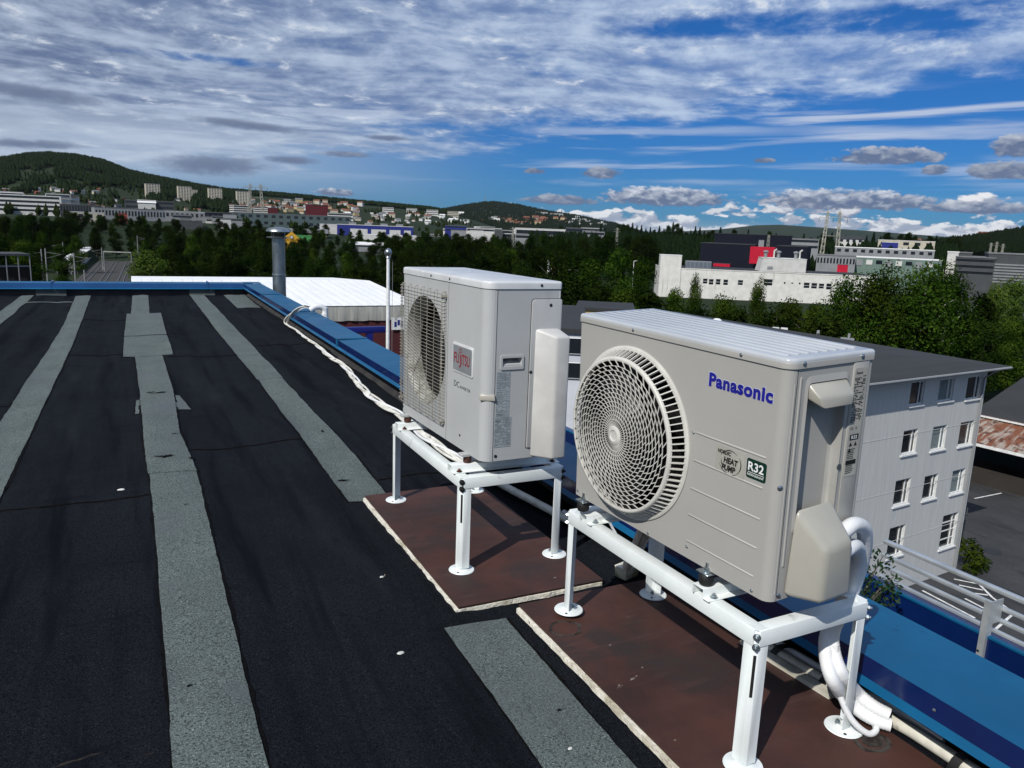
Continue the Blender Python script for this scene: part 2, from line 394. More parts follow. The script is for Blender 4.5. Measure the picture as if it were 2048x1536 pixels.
def roof_z(x, y):
    z = 0.0035 * sin(x * 7.4 + 0.8 * sin(y * 0.55)) * (0.6 + 0.4 * sin(y * 0.31 + x * 2))
    z += 0.0062 * noise.noise(Vector((x * 4.2, y * 0.42, 1.3))) + 0.0040 * noise.noise(Vector((x * 9.0, y * 0.8, 4.1)))
    z += 0.0050 * noise.noise(Vector((x * 1.2, y * 1.1, 7.7)))
    r = noise.noise(Vector((x * 1.6 + 3, y * 1.9, 11.0)))
    z += 0.004 * max(0, 0.12 - abs(r)) / 0.12 * (0.5 + 0.5 * sin(y * 3.0))
    return z * 2.1
RX0, RX1, RY0, RY1 = -11.0, 2.14, -4.0, 16.32
def grid(x0, x1, y0, y1, nx, ny, zf):
    mb = MB()
    for j in range(ny + 1):
        for i in range(nx + 1):
            x = x0 + (x1 - x0) * i / nx; y = y0 + (y1 - y0) * j / ny
            mb.v.append((x, y, zf(x, y)))
    for j in range(ny):
        for i in range(nx):
            a = j * (nx + 1) + i; mb.f.append((a, a + 1, a + nx + 2, a + nx + 1))
    return mb
roof = link("flat_roof", None); struct(roof)
tag(roof, "black felt flat roof with grey felt strips under the two units", None)
def sm(me):
    for p in me.polygons: p.use_smooth = True
# felt sheets one metre wide between the grey seams, each with its own sheet
sheet_edges = [-11, -9.35, -8.4, -7.45, -6.5, -5.55, -4.6, -3.65, -2.7, -1.73, -0.80, 0.14, 1.10, 2.14]
seams_y = {10: [4.39, 9.3, 12.5], 11: [8.95, 12.9], 9: [6.8, 11.5], 12: [7.0, 12.2]}
for i in range(len(sheet_edges) - 1):
    a, b = sheet_edges[i], sheet_edges[i + 1]
    fine = b > -2
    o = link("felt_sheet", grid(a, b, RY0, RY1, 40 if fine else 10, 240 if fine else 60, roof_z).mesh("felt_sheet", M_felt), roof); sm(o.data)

def ribbon(name, left, right, mat, dz, parent, rag=0.006, seed=0, step=0.05, nx=6, ends=0.0):
    """strip lying on the roof; left/right are lists of (x, y) from near to far"""
    rr = random.Random(seed)
    def interp(pts, y):
        if y <= pts[0][1]: return pts[0][0]
        for (xa, ya), (xb, yb) in zip(pts, pts[1:]):
            if ya <= y <= yb: return xa + (xb - xa) * (y - ya) / max(1e-6, yb - ya)
        return pts[-1][0]
    y0, y1 = left[0][1], left[-1][1]
    n = max(4, int((y1 - y0) / step)); mb = MB()
    for j in range(n + 1):
        y = y0 + (y1 - y0) * j / n
        l = interp(left, y) + rag * noise.noise(Vector((seed * 3.1, y * 2.1, 0))) + rag * 0.9 * noise.noise(Vector((seed * 1.7, y * 17.0, 2)))
        r = interp(right, y) + rag * noise.noise(Vector((seed * 5.3 + 9, y * 2.1, 0))) + rag * 0.9 * noise.noise(Vector((seed * 1.7 + 5, y * 17.0, 2)))
        for i in range(nx + 1):
            x = l + (r - l) * i / nx
            yy = y + (ends * noise.noise(Vector((x * 9, seed, 3))) if j in (0, n) else 0)
            mb.v.append((x, yy, roof_z(x, yy) + dz + 0.0015 * noise.noise(Vector((x * 5, yy * 3, seed)))))
    for j in range(n):
        for i in range(nx):
            a = j * (nx + 1) + i; mb.f.append((a, a + 1, a + nx + 2, a + nx + 1))
    # edges turned down so that the felt has thickness
    base = len(mb.v); m = nx + 1
    ring = [i for i in range(m)] + [j * m + nx for j in range(1, n + 1)] + [n * m + i for i in range(nx - 1, -1, -1)] + [j * m for j in range(n - 1, 0, -1)]
    for k in ring: x, y, z = mb.v[k]; mb.v.append((x, y, z - dz - 0.012))
    L = len(ring)
    for k in range(L): mb.f.append((ring[k], base + k, base + (k + 1) % L, ring[(k + 1) % L]))
    o = link(name, mb.mesh(name, mat, smooth=True, angle=50), parent)
    return o
def felt_strip(left, right, seed, dz=0.006, bleed=0.012, rag=0.005):
    o = ribbon("felt_strip", left, right, M_strip, dz, roof, rag, seed, ends=0.01)
    y0, y1 = left[0][1], left[-1][1]
    lb = [(x - bleed * 0.75, y) for x, y in left]; rb = [(x + bleed, y) for x, y in right]
    lb[0] = (lb[0][0], y0 - bleed * 0.6); rb[0] = (rb[0][0], y0 - bleed * 0.6); 
    ribbon("bitumen_edge", lb, rb, M_bit, dz * 0.45, o, rag * 2.4, seed + 50)
    return o
S = felt_strip
S([(0.03, -3.9), (0.03, 2.2), (0.03, 3.96), (0.025, 4.80)], [(0.27, -3.9), (0.265, 2.1), (0.27, 3.9), (0.28, 4.80)], 1)
S([(0.018, 4.77), (0.005, 5.74), (0.0, 7.18)], [(0.283, 4.77), (0.235, 5.7), (0.262, 7.18)], 2, dz=0.011)
S([(0.0, 7.15), (-0.03, 9.2)], [(0.26, 7.15), (0.24, 9.2)], 3, dz=0.007)
S([(-0.14, 9.10), (-0.14, 10.64)], [(0.35, 9.10), (0.35, 10.64)], 4, dz=0.010)
S([(-0.14, 10.70), (-0.12, 13.2)], [(0.345, 10.70), (0.36, 13.2)], 5, dz=0.010)
S([(-0.06, 13.15), (-0.03, 16.3)], [(0.20, 13.15), (0.24, 16.3)], 6)
S([(-0.045, 6.42), (-0.03, 6.92)], [(0.02, 6.42), (0.02, 6.92)], 7, dz=0.004)
S([(0.24, 6.45), (0.24, 6.95)], [(0.355, 6.45), (0.30, 6.95)], 8, dz=0.004)
S([(-0.92, -3.9), (-0.92, 5.0), (-0.90, 7.5), (-0.88, 12), (-0.97, 16.3)], [(-0.69, -3.9), (-0.69, 4.6), (-0.68, 6.4), (-0.67, 8.3), (-0.67, 10.5), (-0.72, 16.3)], 9)
S([(-1.84, -3.9), (-1.82, 16.3)], [(-1.60, -3.9), (-1.62, 16.3)], 10)
S([(0.99, 3.95), (1.0, 4.66), (1.02, 7.52)], [(1.225, 3.97), (1.25, 4.87), (1.24, 7.6)], 11, dz=0.005)
S([(1.01, 7.50), (0.98, 10.6), (0.97, 16.3)], [(1.245, 7.55), (1.25, 10.8), (1.23, 16.3)], 12, dz=0.009)
S([(0.965, -3.9), (0.965, 1.7), (0.98, 2.47)], [(1.21, -3.9), (1.21, 1.6), (1.235, 2.49)], 13)
for k, x in enumerate((-2.78, -3.72, -4.66, -5.6, -6.54)): S([(x, -3.9), (x, 16.3)], [(x + 0.24, -3.9), (x + 0.24, 16.3)], 20 + k)
S([(1.58, 13.9), (1.60, 16.3)], [(1.96, 13.8), (2.0, 16.3)], 30, dz=0.004)
S([(-1.62, 14.93), (-1.62, 15.06)], [(-0.95, 14.93), (-0.95, 15.06)], 31, dz=0.012)
# dark lap joints across the sheets
for sx0, sx1, yy, sd in ((-0.67, 0.02, 4.39, 1), (0.29, 1.0, 8.94, 2), (-0.68, -0.14, 12.48, 3), (-0.68, -0.14, 9.3, 4), (1.25, 1.95, 9.6, 5), (-1.6, -0.92, 6.9, 6), (1.24, 1.9, 4.28, 7), (0.27, 1.0, 5.25, 8)):
    mb = MB(); n = 16
    for i in range(n + 1):
        x = sx0 + (sx1 - sx0) * i / n; y = yy + 0.03 * noise.noise(Vector((x * 3, sd, 0))) + (0.02 * i / n)
        w = 0.008 + 0.006 * noise.noise(Vector((x * 8, sd, 5)))
        mb.v += [(x, y - w, roof_z(x, y) + 0.0015), (x, y, roof_z(x, y) + 0.006), (x, y + w * 2, roof_z(x, y) + 0.0015)]
    for i in range(n): mb.f += [(3 * i, 3 * i + 3, 3 * i + 4, 3 * i + 1), (3 * i + 1, 3 * i + 4, 3 * i + 5, 3 * i + 2)]
    link("lap_joint", mb.mesh("lap_joint", M_bit), roof)
# body of the building below the roof
struct(MB().box(-11.2, 2.25, -4.2, 16.62, -18.0, -0.06).build("building_wall", M_render))

# ------------------------------------------------------------------ parapets with blue sheet metal caps
def cap_profile(inner, outer, sgn=1):
    # cross-section (x, z) of the folded cap, going round
    return [(inner - 0.020, 0.148), (inner - 0.004, 0.156), (inner, 0.232), (outer, 0.240), (outer + 0.004, 0.120), (outer - 0.006, 0.120), (outer - 0.008, 0.226), (inner + 0.008, 0.222), (inner + 0.004, 0.150), (inner - 0.018, 0.143)]
par = thing("parapet", "low parapet with blue metal capping along the right roof edge", "parapet")
MB().box(2.13, 2.27, -4.0, 16.3, -0.05, 0.219).build("upstand", M_upst, par)
MB().prism([(2.02, 0.006), (2.128, 0.085), (2.128, -0.04), (2.02, -0.04)], 4.4, 16.28).build("felt_fillet", M_upst, par)
IN, OUT = 1.985, 2.31
joints = [-4.0, -2.3, 0.35, 3.0, 5.7, 8.4, 11.15, 13.9, 16.3]
for a, b in zip(joints, joints[1:]):
    c = MB()
    # face (darker blue) and top are one folded sheet: separate sub-parts, one material each
    c.add([(IN, a + .004, .232), (OUT, a + .004, .240), (OUT, b - .004, .240), (IN, b - .004, .232)], [(0, 1, 2, 3)])
    c.add([(OUT, a + .004, .240), (OUT + .004, a + .004, .10), (OUT + .004, b - .004, .10), (OUT, b - .004, .240)], [(0, 1, 2, 3)])
    o = c.build("cap_top", M_blue, par)
    f_ = MB().add([(IN, a + .004, .2318), (IN - .003, a + .004, .166), (IN - .003, b - .004, .166), (IN, b - .004, .2318)], [(0, 1, 2, 3)])
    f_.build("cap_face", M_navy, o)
    l_ = MB().add([(IN - .003, a + .004, .1658), (IN - .024, a + .004, .146), (IN - .024, b - .004, .146), (IN - .003, b - .004, .1658)], [(0, 1, 2, 3)])
    l_.add([(IN - .024, a + .004, .146), (IN - .002, a + .004, .140), (IN - .002, b - .004, .140), (IN - .024, b - .004, .146)], [(0, 1, 2, 3)])
    l_.build("drip_lip", M_blue, o)
for b in joints[1:-1]:   # standing seams over each joint
    s_ = MB().box(IN - 0.002, OUT + 0.006, b - 0.045, b + 0.03, 0.2425, 0.2465); s_.box(IN - 0.0065, IN - 0.002, b - 0.045, b + 0.03, 0.165, 0.2465)
    s_.build("cap_seam", M_blue, par)
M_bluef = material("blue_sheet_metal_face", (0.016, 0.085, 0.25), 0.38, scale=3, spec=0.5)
parf = thing("parapet", "low parapet with blue metal capping along the far roof edge", "parapet")
MB().box(-11.0, 2.20, 16.35, 16.6, -0.05, 0.219).build("upstand", M_upst, parf)
FY = 16.30; fj = [-11.0, -9.3, -6.65, -4.0, -1.34, 1.32, 1.985]
for a, b in zip(fj, fj[1:]):
    c = MB().add([(a + .003, FY, .232), (b - .003, FY, .232), (b - .003, FY + .33, .240), (a + .003, FY + .33, .240)], [(0, 1, 2, 3)])
    c.add([(a + .003, FY + .33, .240), (b - .003, FY + .33, .240), (b - .003, FY + .334, .10), (a + .003, FY + .334, .10)], [(0, 1, 2, 3)])
    o = c.build("cap_top", M_blue, parf)
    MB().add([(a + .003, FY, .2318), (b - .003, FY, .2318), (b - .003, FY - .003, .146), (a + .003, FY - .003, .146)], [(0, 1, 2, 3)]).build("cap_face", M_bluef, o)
    MB().add([(a + .003, FY - .003, .1458), (b - .003, FY - .003, .1458), (b - .003, FY - .026, .126), (a + .003, FY - .026, .126)], [(0, 1, 2, 3)]).build("drip_lip", M_blue, o)
for b in fj[1:-1]:
    MB().box(b - .012, b + .012, FY - .008, FY + .335, .2425, .262).build("cap_seam", M_bluef, parf)
for x0, x1 in ((-1.60, -1.12), (0.97, 1.44), (-4.3, -3.9)):
    MB().box(x0, x1, 16.325, 16.346, 0.0, 0.118).build("felt_patch", M_strip, parf)
# corner plate where the caps meet
MB().box(IN - .004, OUT + .008, 16.26, 16.64, .2425, .2465).build("corner_plate", M_blue, parf)

# ------------------------------------------------------------------ ventilation pipe behind the parapet corner
M_zinc = material("galvanised_sheet", (0.38, 0.41, 0.42), 0.33, 0.9, color2=(0.24, 0.27, 0.28), scale=7, rvar=0.12, stretch=(1, 1, 0.3), bump=(14, 0.15, 0.01))
ch = thing("flue_pipe", "galvanised flue pipe with domed rain cap beyond the parapet corner", "flue pipe", (2.62, 15.95, 0))
MB().lathe([(0.128, -3.0), (0.128, 0.42)], 28).build("lower_pipe", M_zinc, ch, smooth=True)
MB().lathe([(0.134, 0.42), (0.138, 0.44), (0.134, 0.46)], 28).build("pipe_collar", M_zinc, ch, smooth=True)
MB().lathe([(0.124, 0.46), (0.124, 1.16)], 28).build("upper_pipe", M_zinc, ch, smooth=True)
MB().lathe([(0.124, 1.15), (0.225, 1.165), (0.228, 1.18), (0.126, 1.19)], 28, cap=False).build("lower_flange", M_zinc, ch, smooth=True, angle=60)
for k in range(4):
    a = pi / 4 + k * pi / 2; MB().box(-0.012, 0.012, -0.002, 0.002, 1.18, 1.29).build("cap_strut", M_zinc, ch, (0.15 * cos(a), 0.15 * sin(a), 0), a)
MB().lathe([(0.13, 1.20), (0.13, 1.255)], 24).build("inner_ring", material("dark_ring", (0.02, 0.02, 0.02), 0.7), ch, smooth=True)  # plain dark grey ring between flange and rain cap
MB().lathe([(0.232, 1.285), (0.225, 1.31), (0.19, 1.345), (0.12, 1.368), (0.05, 1.376), (0.002, 1.377)], 28).build("rain_cap", M_zinc, ch, smooth=True, angle=60)
# ------------------------------------------------------------------ boards the stands rest on
M_ply = material("red_brown_plywood", (0.066, 0.025, 0.017), 0.66, color2=(0.032, 0.015, 0.012), scale=3.0, contrast=(0.3, 0.7), spec=0.35,
                 stretch=(1, 1, 1), stain=[(2.2, (0.028, 0.019, 0.017), 0.50, 0.66), (9.0, (0.060, 0.029, 0.024), 0.52, 0.76, (0.35, 2.2, 1)),
                 (2.0, (0.10, 0.085, 0.075), 0.66, 0.76), (30, (0.16, 0.13, 0.11), 0.735, 0.765)], bump=(40, 0.25, 0.003), rvar=0.1)
M_plye = material("plywood_edge", (0.045, 0.032, 0.018), 0.8, color2=(0.018, 0.013, 0.009), scale=30, stretch=(1, 1, 6))
M_foam = material("weathered_foam", (0.70, 0.67, 0.58), 0.85, color2=(0.42, 0.38, 0.28), scale=9, contrast=(0.42, 0.68), stain=(40, (0.05, 0.045, 0.03), 0.66, 0.72), bump=(50, 0.8, 0.01))
def rough_box(mb, x0, x1, y0, y1, z0, z1, amp, seed, n=60):
    """slab with slightly chewed long sides"""
    top = []; 
    def side(ax, bx, k): return [(ax[0] + (bx[0] - ax[0]) * i / k, ax[1] + (bx[1] - ax[1]) * i / k) for i in range(k)]
    per = side((x0, y0), (x1, y0), n // 2) + side((x1, y0), (x1, y1), n) + side((x1, y1), (x0, y1), n // 2) + side((x0, y1), (x0, y0), n)
    cx, cy = (x0 + x1) / 2, (y0 + y1) / 2; P = []
    for i, (x, y) in enumerate(per):
        d = amp * noise.noise(Vector((x * 14, y * 14, seed))) + amp * 0.7 * noise.noise(Vector((x * 40, y * 40, seed + 3)))
        P.append((x + d * (1 if x > cx else -1), y + d * (1 if y > cy else -1)))
    m = len(P)
    return mb.add([(x, y, z0) for x, y in P] + [(x, y, z1) for x, y in P],
                  [tuple(range(m - 1, -1, -1)), tuple(range(m, 2 * m))] + [(i, (i + 1) % m, m + (i + 1) % m, m + i) for i in range(m)])
def board(label, x0, x1, y0, y1, seed, zt=0.032, rz=0):
    t = thing("plywood_board", label, "board", (0, 0, 0), rz)
    rough_box(MB(), x0 - .009, x1 - .006, y0 - .004, y1 - .006, 0.001, 0.0208, 0.006, seed).build("foam_layer", M_foam, t)
    rough_box(MB(), x0 + .004, x1, y0, y1, 0.0215, zt - .003, 0.0015, seed + 7).build("board_edge", M_plye, t)
    rough_box(MB(), x0, x1, y0 - .003, y1, zt - .0028, zt, 0.0015, seed + 9).build("board_face", M_ply, t)
    return t
board("reddish brown plywood board under the stand of the older unit with wire guard", 1.075, 1.745, 2.575, 3.94, 1)
board("reddish brown plywood board under the nearer stand with white hoses", 1.305, 2.00, 0.60, 2.505, 4)
BZ = 0.032

# ------------------------------------------------------------------ white steel stands
M_white = material("white_powder_coat", (0.72, 0.76, 0.75), 0.42, color2=(0.64, 0.68, 0.67), scale=4, spec=0.4, stain=[(9, (0.42, 0.44, 0.43), 0.64, 0.74), (60, (0.34, 0.33, 0.31), 0.74, 0.78)], bump=(240, 0.06, 0.001))
M_bolt = material("zinc_bolt", (0.45, 0.50, 0.52), 0.3, 0.95, scale=30)
M_black = material("black_rubber", (0.008, 0.008, 0.008), 0.6, scale=20)
M_hole = material("slot_shadow", (0.004, 0.004, 0.004), 0.9)
M_rust = material("rusty_bolt", (0.09, 0.025, 0.012), 0.8, color2=(0.03, 0.012, 0.008), scale=60)
def hexbolt(mb, c, ax, r=0.009, l=0.008):
    c = Vector(c); a = Vector(ax)
    mb.tube([c, c + a * 0.002], r * 1.45, 12); mb.tube([c + a * 0.002, c + a * (0.002 + l)], r, 6); mb.tube([c + a * (0.002 + l), c + a * (0.004 + l * 1.6)], r * 0.5, 8)
    return mb
def stand(label, loc, hx, hy, top, old, lifted=None, rz=0.0):
    t = thing("steel_stand", label, "stand", (loc[0], loc[1], BZ), rz)
    w, th, ch = 0.046, 0.003, 0.012
    H = top
    for sx in (-1, 1):
        for sy in (-1, 1):
            # folded leg: angle section with a flattened corner that faces outwards
            def P(a, b): return (sx * (hx - a), sy * (hy - b))
            prof = [P(0, w), P(0, ch), P(ch, 0), P(w, 0), P(w, th), P(ch + th * .4, th), P(th, ch + th * .4), P(th, w)]
            z0 = 0.012 if (sx, sy) != lifted else 0.028
            leg = MB().prism(prof, z0, H - 0.004, 'z').build("leg", M_white, t, bevel=0.0008, seg=1)
            # slot and bolts on the flattened corner
            d = Vector((sx, sy, 0)).normalized(); e = Vector((-sy * sx, 1, 0)) ; e = Vector((d.y, -d.x, 0))
            cc = Vector((sx * (hx - ch / 2), sy * (hy - ch / 2), 0)) + d * 0.0012
            sb = MB(); sb.hexa([cc - e * .004 + Vector((0, 0, z)) + d * q for z, q in ((H - .20, -.001),)] + [cc + e * .004 + Vector((0, 0, H - .20)) - d * .001, cc + e * .004 + Vector((0, 0, H - .20)) + d * .0006, cc - e * .004 + Vector((0, 0, H - .20)) + d * .0006,
                     cc - e * .004 + Vector((0, 0, H - .075)) - d * .001, cc + e * .004 + Vector((0, 0, H - .075)) - d * .001, cc + e * .004 + Vector((0, 0, H - .075)) + d * .0006, cc - e * .004 + Vector((0, 0, H - .075)) + d * .0006])
            sb.build("slot", M_hole, leg)
            for z in (H - 0.020, H - 0.050):
                hexbolt(MB(), cc + Vector((0, 0, z)), d, 0.0075 if not old else 0.009, 0.007).build("bolt", M_bolt if not old else M_black, leg, smooth=True)
            fc = (sx * (hx - 0.018), sy * (hy - 0.018), 0)
            fp = MB().lathe([(0.054, z0 - .012), (0.056, z0 - .010), (0.054, z0 - .007), (0.030, z0 - .0065), (0.027, z0 - .004), (0.001, z0 - .004)], 28, c=fc).build("foot_plate", M_white, t, smooth=True)
            MB().box(fc[0] - .016, fc[0] + .016, fc[1] - .016, fc[1] + .016, z0 - .0036, z0 - .001).build("foot_tab", M_white, fp)
            for k in (0, 1):
                a = 0.8 + k * pi; MB().cyl((fc[0] + .041 * cos(a), fc[1] + .041 * sin(a), z0 - .0064), (fc[0] + .041 * cos(a), fc[1] + .041 * sin(a), z0 - .0058), .005, 10).build("foot_hole", M_hole, fp)
            hexbolt(MB(), (fc[0] - sx * .012, fc[1] - sy * .012, z0 + .006), (-sx, 0, 0), .006, .005).build("foot_bolt", M_bolt, fp, smooth=True)
            if (sx, sy) == lifted:
                MB().lathe([(0.036, 0.0005), (0.034, z0 - .013)], 20, c=fc).build("rubber_pad", M_black, t, smooth=True)
    # four folded beams (angle sections with a top flange)
    bh, fw = 0.048, 0.044
    for sx in (-1, 1):
        x = sx * (hx + 0.0025)
        prof = [(x, H - bh), (x, H), (x - sx * fw, H), (x - sx * fw, H - .003), (x - sx * .003, H - .003), (x - sx * .003, H - bh)]
        MB().prism(prof, -hy + .010, hy - .010, 'y').build("beam", M_white, t, bevel=0.0012, seg=2)
    for sy in (-1, 1):
        y = sy * (hy + 0.0025)
        prof = [(y, H - bh), (y, H - .0005), (y - sy * fw, H - .0005), (y - sy * fw, H - .0035), (y - sy * .003, H - .0035), (y - sy * .003, H - bh)]
        MB().prism(prof, -hx + .010, hx - .010, 'x').build("beam", M_white, t, bevel=0.0012, seg=2)
    # corner plates closing the frame
    for sx in (-1, 1):
        for sy in (-1, 1):
            MB().hexa([(sx * (hx - a), sy * (hy - b), z) for z in (H - .0022, H + .0008) for a, b in ((0.002, .012), (.012, .002), (.046, .004), (.004, .046))]).build("corner_plate", M_white, t)
    return t
def mount_rail(t, y, hx, z, old, ends):
    """hat-shaped rail across the stand; returns the height of its top"""
    h, w = 0.030, 0.048
    prof = [(y - w, z), (y - w, z + .003), (y - w / 2, z + .003), (y - w / 2, z + h), (y + w / 2, z + h), (y + w / 2, z), (y + w / 2 - .003, z), (y + w / 2 - .003, z + h - .003), (y - w / 2 + .003, z + h - .003), (y - w / 2 + .003, z)]
    r = MB().prism(prof, -hx - .012, hx + .012, 'x').build("mounting_rail", M_white, t, bevel=0.0012, seg=2)
    for sx in (-1, 1):
        hexbolt(MB(), (sx * (hx - .02), y - w * .72, z + .003), (0, 0, 1), .0085, .006).build("rail_bolt", M_bolt if not old else M_rust, r, smooth=True)
    return r
ST_H = 0.455 - BZ
FUJ_YAW, PAN_YAW = radians(1.2), radians(2.6)
s1 = stand("white steel stand carrying the older unit with the square wire guard", (1.445, 3.347), 0.248, 0.485, ST_H, True)
for y in (-0.375, 0.375): mount_rail(s1, y, 0.248, ST_H + .001, True, 0)
s2 = stand("newer white steel stand nearest the camera carrying the round grille unit", (1.667, 1.896), 0.222, 0.492, ST_H, False, lifted=(-1, 1), rz=radians(1.2))
for y in (-0.262, 0.365): mount_rail(s2, y, 0.222, ST_H + .001, False, 0)

# ------------------------------------------------------------------ heat pump units
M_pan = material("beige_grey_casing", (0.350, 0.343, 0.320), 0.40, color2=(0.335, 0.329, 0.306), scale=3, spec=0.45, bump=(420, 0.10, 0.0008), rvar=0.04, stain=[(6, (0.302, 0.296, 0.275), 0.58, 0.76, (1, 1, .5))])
M_lid = material("sky_tinted_lid", (0.40, 0.42, 0.44), 0.22, color2=(0.36, 0.38, 0.40), scale=5, spec=0.6, rvar=0.08, stain=[(30, (0.10, 0.10, 0.10), 0.735, 0.76), (4, (0.34, 0.35, 0.36), 0.55, 0.7)])  # sky reflection put into the lid's paler, bluer base colour
M_cover = material("cover_plastic", (0.36, 0.348, 0.300), 0.35, color2=(0.33, 0.318, 0.275), scale=5, spec=0.5, coat=0.15)
M_grille = material("grille_plastic", (0.56, 0.55, 0.505), 0.42, scale=8, spec=0.45)
M_fan = material("dark_fan", (0.012, 0.012, 0.013), 0.5)
M_cav = material("fan_cavity", (0.006, 0.006, 0.006), 0.8)
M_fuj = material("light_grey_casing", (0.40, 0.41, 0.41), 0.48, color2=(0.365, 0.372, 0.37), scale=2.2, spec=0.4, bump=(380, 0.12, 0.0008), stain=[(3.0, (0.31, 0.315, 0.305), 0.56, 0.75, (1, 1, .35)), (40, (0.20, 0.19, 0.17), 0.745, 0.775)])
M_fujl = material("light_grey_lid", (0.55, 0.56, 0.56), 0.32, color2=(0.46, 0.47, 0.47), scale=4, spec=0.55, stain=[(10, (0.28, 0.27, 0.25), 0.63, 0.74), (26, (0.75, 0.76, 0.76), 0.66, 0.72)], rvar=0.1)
M_wire = material("wire_guard", (0.33, 0.315, 0.27), 0.5, color2=(0.20, 0.185, 0.145), scale=12, metal=0.2)
M_duct = material("weathered_duct", (0.34, 0.34, 0.31), 0.6, color2=(0.15, 0.145, 0.12), scale=9, contrast=(0.4, 0.7), stain=(22, (0.05, 0.045, 0.035), 0.6, 0.72))
M_seam = material("panel_gap", (0.02, 0.02, 0.02), 0.9)

def bool_diff(me, cutters):
    a = bpy.data.objects.new("tmp", me); COL.objects.link(a); bs = []
    for c in cutters:
        b = bpy.data.objects.new("tmpc", c); COL.objects.link(b); bs.append(b)
        md = a.modifiers.new("b", 'BOOLEAN'); md.operation = 'DIFFERENCE'; md.object = b; md.solver = 'EXACT'
    dg = bpy.context.evaluated_depsgraph_get(); dg.update()
    res = bpy.data.meshes.new_from_object(a.evaluated_get(dg))
    bpy.data.objects.remove(a)
    for b in bs: bpy.data.objects.remove(b)
    return res
def flat_big(me, area=0.004):
    for p in me.polygons: p.use_smooth = p.area < area
def rounded_rect(x0, x1, y0, y1, r, n=7):
    """r = radii at (x0,y0), (x1,y0), (x1,y1), (x0,y1)"""
    pts = []
    for (cx, cy, a0, rr) in ((x0, y0, pi, r[0]), (x1, y0, 1.5 * pi, r[1]), (x1, y1, 0, r[2]), (x0, y1, .5 * pi, r[3])):
        ox = cx + (rr if cx == x0 else -rr); oy = cy + (rr if cy == y0 else -rr)
        for k in range(n + 1): a = a0 + pi / 2 * k / n; pts.append((ox + rr * cos(a), oy + rr * sin(a)))
    return pts
def lid_mesh(mb, prof, z0, z1, edge=0.008, n=4):
    """cap with rounded upper edge: stacked insets of the outline"""
    cx = sum(p[0] for p in prof) / len(prof); cy = sum(p[1] for p in prof) / len(prof); m = len(prof); o = len(mb.v)
    rings = [(0, z0)] + [(edge * (1 - cos(pi / 2 * k / n)), z1 - edge + edge * sin(pi / 2 * k / n)) for k in range(n + 1)]
    for ins, z in rings:
        for i, p in enumerate(prof):
            a, b = Vector(prof[i - 1]), Vector(prof[(i + 1) % m]); tng = (b - a).normalized(); nr = Vector((tng.y, -tng.x))
            mb.v.append((p[0] - nr.x * ins, p[1] - nr.y * ins, z))
    for k in range(len(rings) - 1):
        for i in range(m): mb.f.append((o + k * m + i, o + k * m + (i + 1) % m, o + (k + 1) * m + (i + 1) % m, o + (k + 1) * m + i))
    mb.f.append(tuple(o + (len(rings) - 1) * m + i for i in range(m))); mb.f.append(tuple(o + i for i in range(m - 1, -1, -1)))
    return mb
def screw(parent, c, ax, r=0.006, mat=None):
    c = Vector(c); a = Vector(ax)
    mb = MB().tube([c - a * .0005, c + a * .0012], r * 1.15, 12); mb.tube([c + a * .0012, c + a * .0028], [r, r * .55], 12)
    return mb.build("screw", mat or M_bolt, parent, smooth=True)
def arc_pts(cy, cz, r, a0, a1, n, x): return [(x, cy + r * cos(a0 + (a1 - a0) * k / n), cz + r * sin(a0 + (a1 - a0) * k / n)) for k in range(n + 1)]

